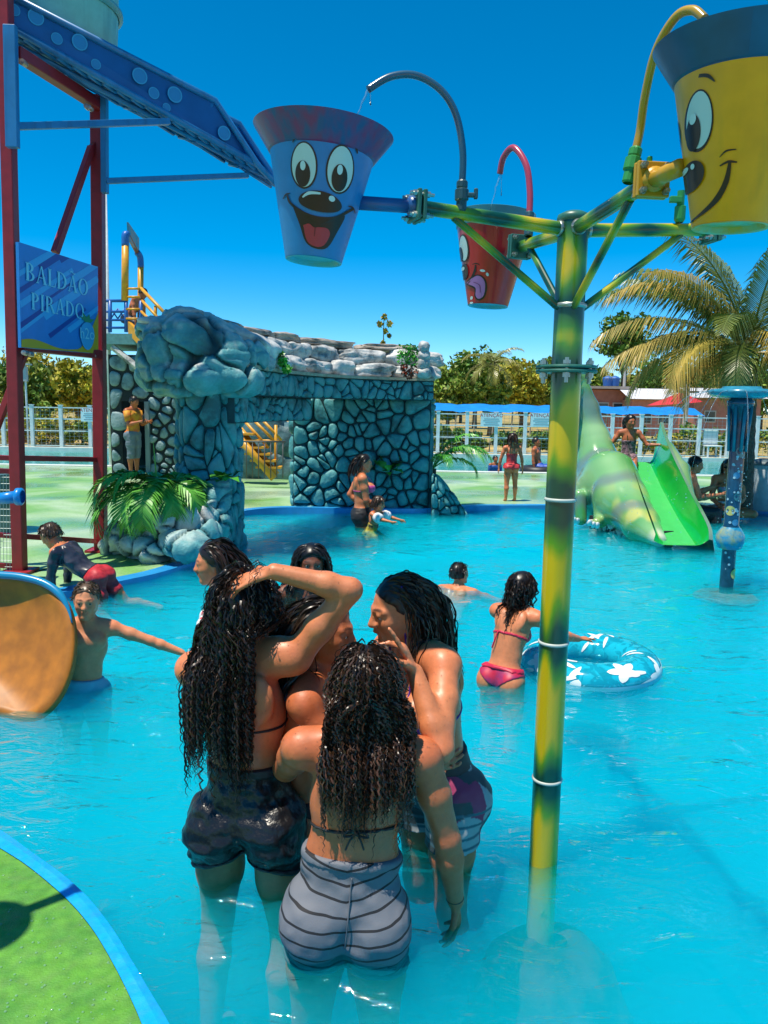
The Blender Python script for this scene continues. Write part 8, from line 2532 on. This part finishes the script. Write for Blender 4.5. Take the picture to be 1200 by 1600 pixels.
    b = MB(); b.lathe(c + V3(0, 0, .735), [(.0, .09), (.12, .085), (.25, .04), (.28, .0), (.26, -.01)], 24); b.build('lid', mat('bin_lid', (.08, .12, .14), .5), t, smooth=True)
    c = P(1112, 712, y=25.95); c.z = .05
    t = thing('plastic_chair', 'white plastic chair standing by the fence behind the far pool', 'chair', c)
    wp = mat('chair_white', (.6, .66, .66), .5)
    b = MB(); b.box(c + V3(0, 0, .42), (.5, .45, .04), bev=.01); b.build('seat', wp, t); b = MB(); b.box(c + V3(0, .2, .70), (.5, .04, .5), bev=.015); b.build('backrest', wp, t)
    for sx in (-1, 1):
        for sy in (-1, 1): b = MB(); b.box(c + V3(.21 * sx, .18 * sy, .2), (.05, .05, .4)); b.build('leg', wp, t)
others()

def shadow_bucket():
    """Second tipping bucket on its pole just left of the frame; only its shadow falls into the picture, on the green platform."""
    sp = P(-62, 1462, z=PLAT_Z); k = 2.0
    base = sp + SUN_DIR * (k / SUN_DIR.z) ; b0 = V3(base.x, base.y, base.z)
    t = thing('tipping_bucket', 'green tipping bucket on a pipe arm just outside the left edge, shadow on the platform', 'bucket', b0, 'cartoon face tipping buckets')
    gm = mat('bucket_green', (.03, .3, .06), .33)
    b = MB(); b.lathe(b0 - V3(0, 0, .28), [(.0, 0), (.06, 0), (.10, .38), (.125, .48), (.121, .484), (.096, .385), (.056, .03), (0, .03)], 32); b.build('body', gm, t, smooth=True)
    e = P(138, 1384, z=PLAT_Z) + SUN_DIR * (k / SUN_DIR.z)
    b = MB(); d = (e - b0); d.z = 0; b.tube([b0 + d.normalized() * .1, b0 + d], .022, 12); b.build('arm', gm, t, smooth=True)
    b = MB(); b.box(b0 + d, (.085, .03, .085), bev=.004); b.build('plate', gm, t)
    q = b0 - d.normalized() * .9
    b = MB(); b.tube([b0 - d.normalized() * .1, q], .022, 12); b.build('arm', gm, t, smooth=True)
    b = MB(); b.tube([V3(q.x, q.y, FLOOR_Z), V3(q.x, q.y, q.z + .05)], .05, 20); b.build('pole', gm, t, smooth=True)
shadow_bucket()

def droplets():
    """Splashed drops lying on the platform and its kerb."""
    rng = np.random.default_rng(6); b = MB(); n = 0
    while n < 150:
        p = P(rng.uniform(0, 270), rng.uniform(1310, 1600), z=PLAT_Z + .002)
        px, py = proj(p)
        lim = np.interp(py, [1293, 1364, 1448, 1550, 1602], [0, 100, 178, 240, 270])
        if px > lim - 8: continue
        r = rng.uniform(.0012, .0042); b.lathe(p, [(r, 0), (r * .8, r * .35), (0, r * .5)], 7); n += 1
    o = b.build('water_droplets', bpy.data.materials['dripping_water'], None, smooth=True); tag(o, 'small water droplets splashed on the green platform and blue kerb', 'droplets', kind='stuff')
droplets()
RIPPLES.append((POLE.x, POLE.y, .8)); RIPPLES.append((RING.x, RING.y, .8))
build_water()
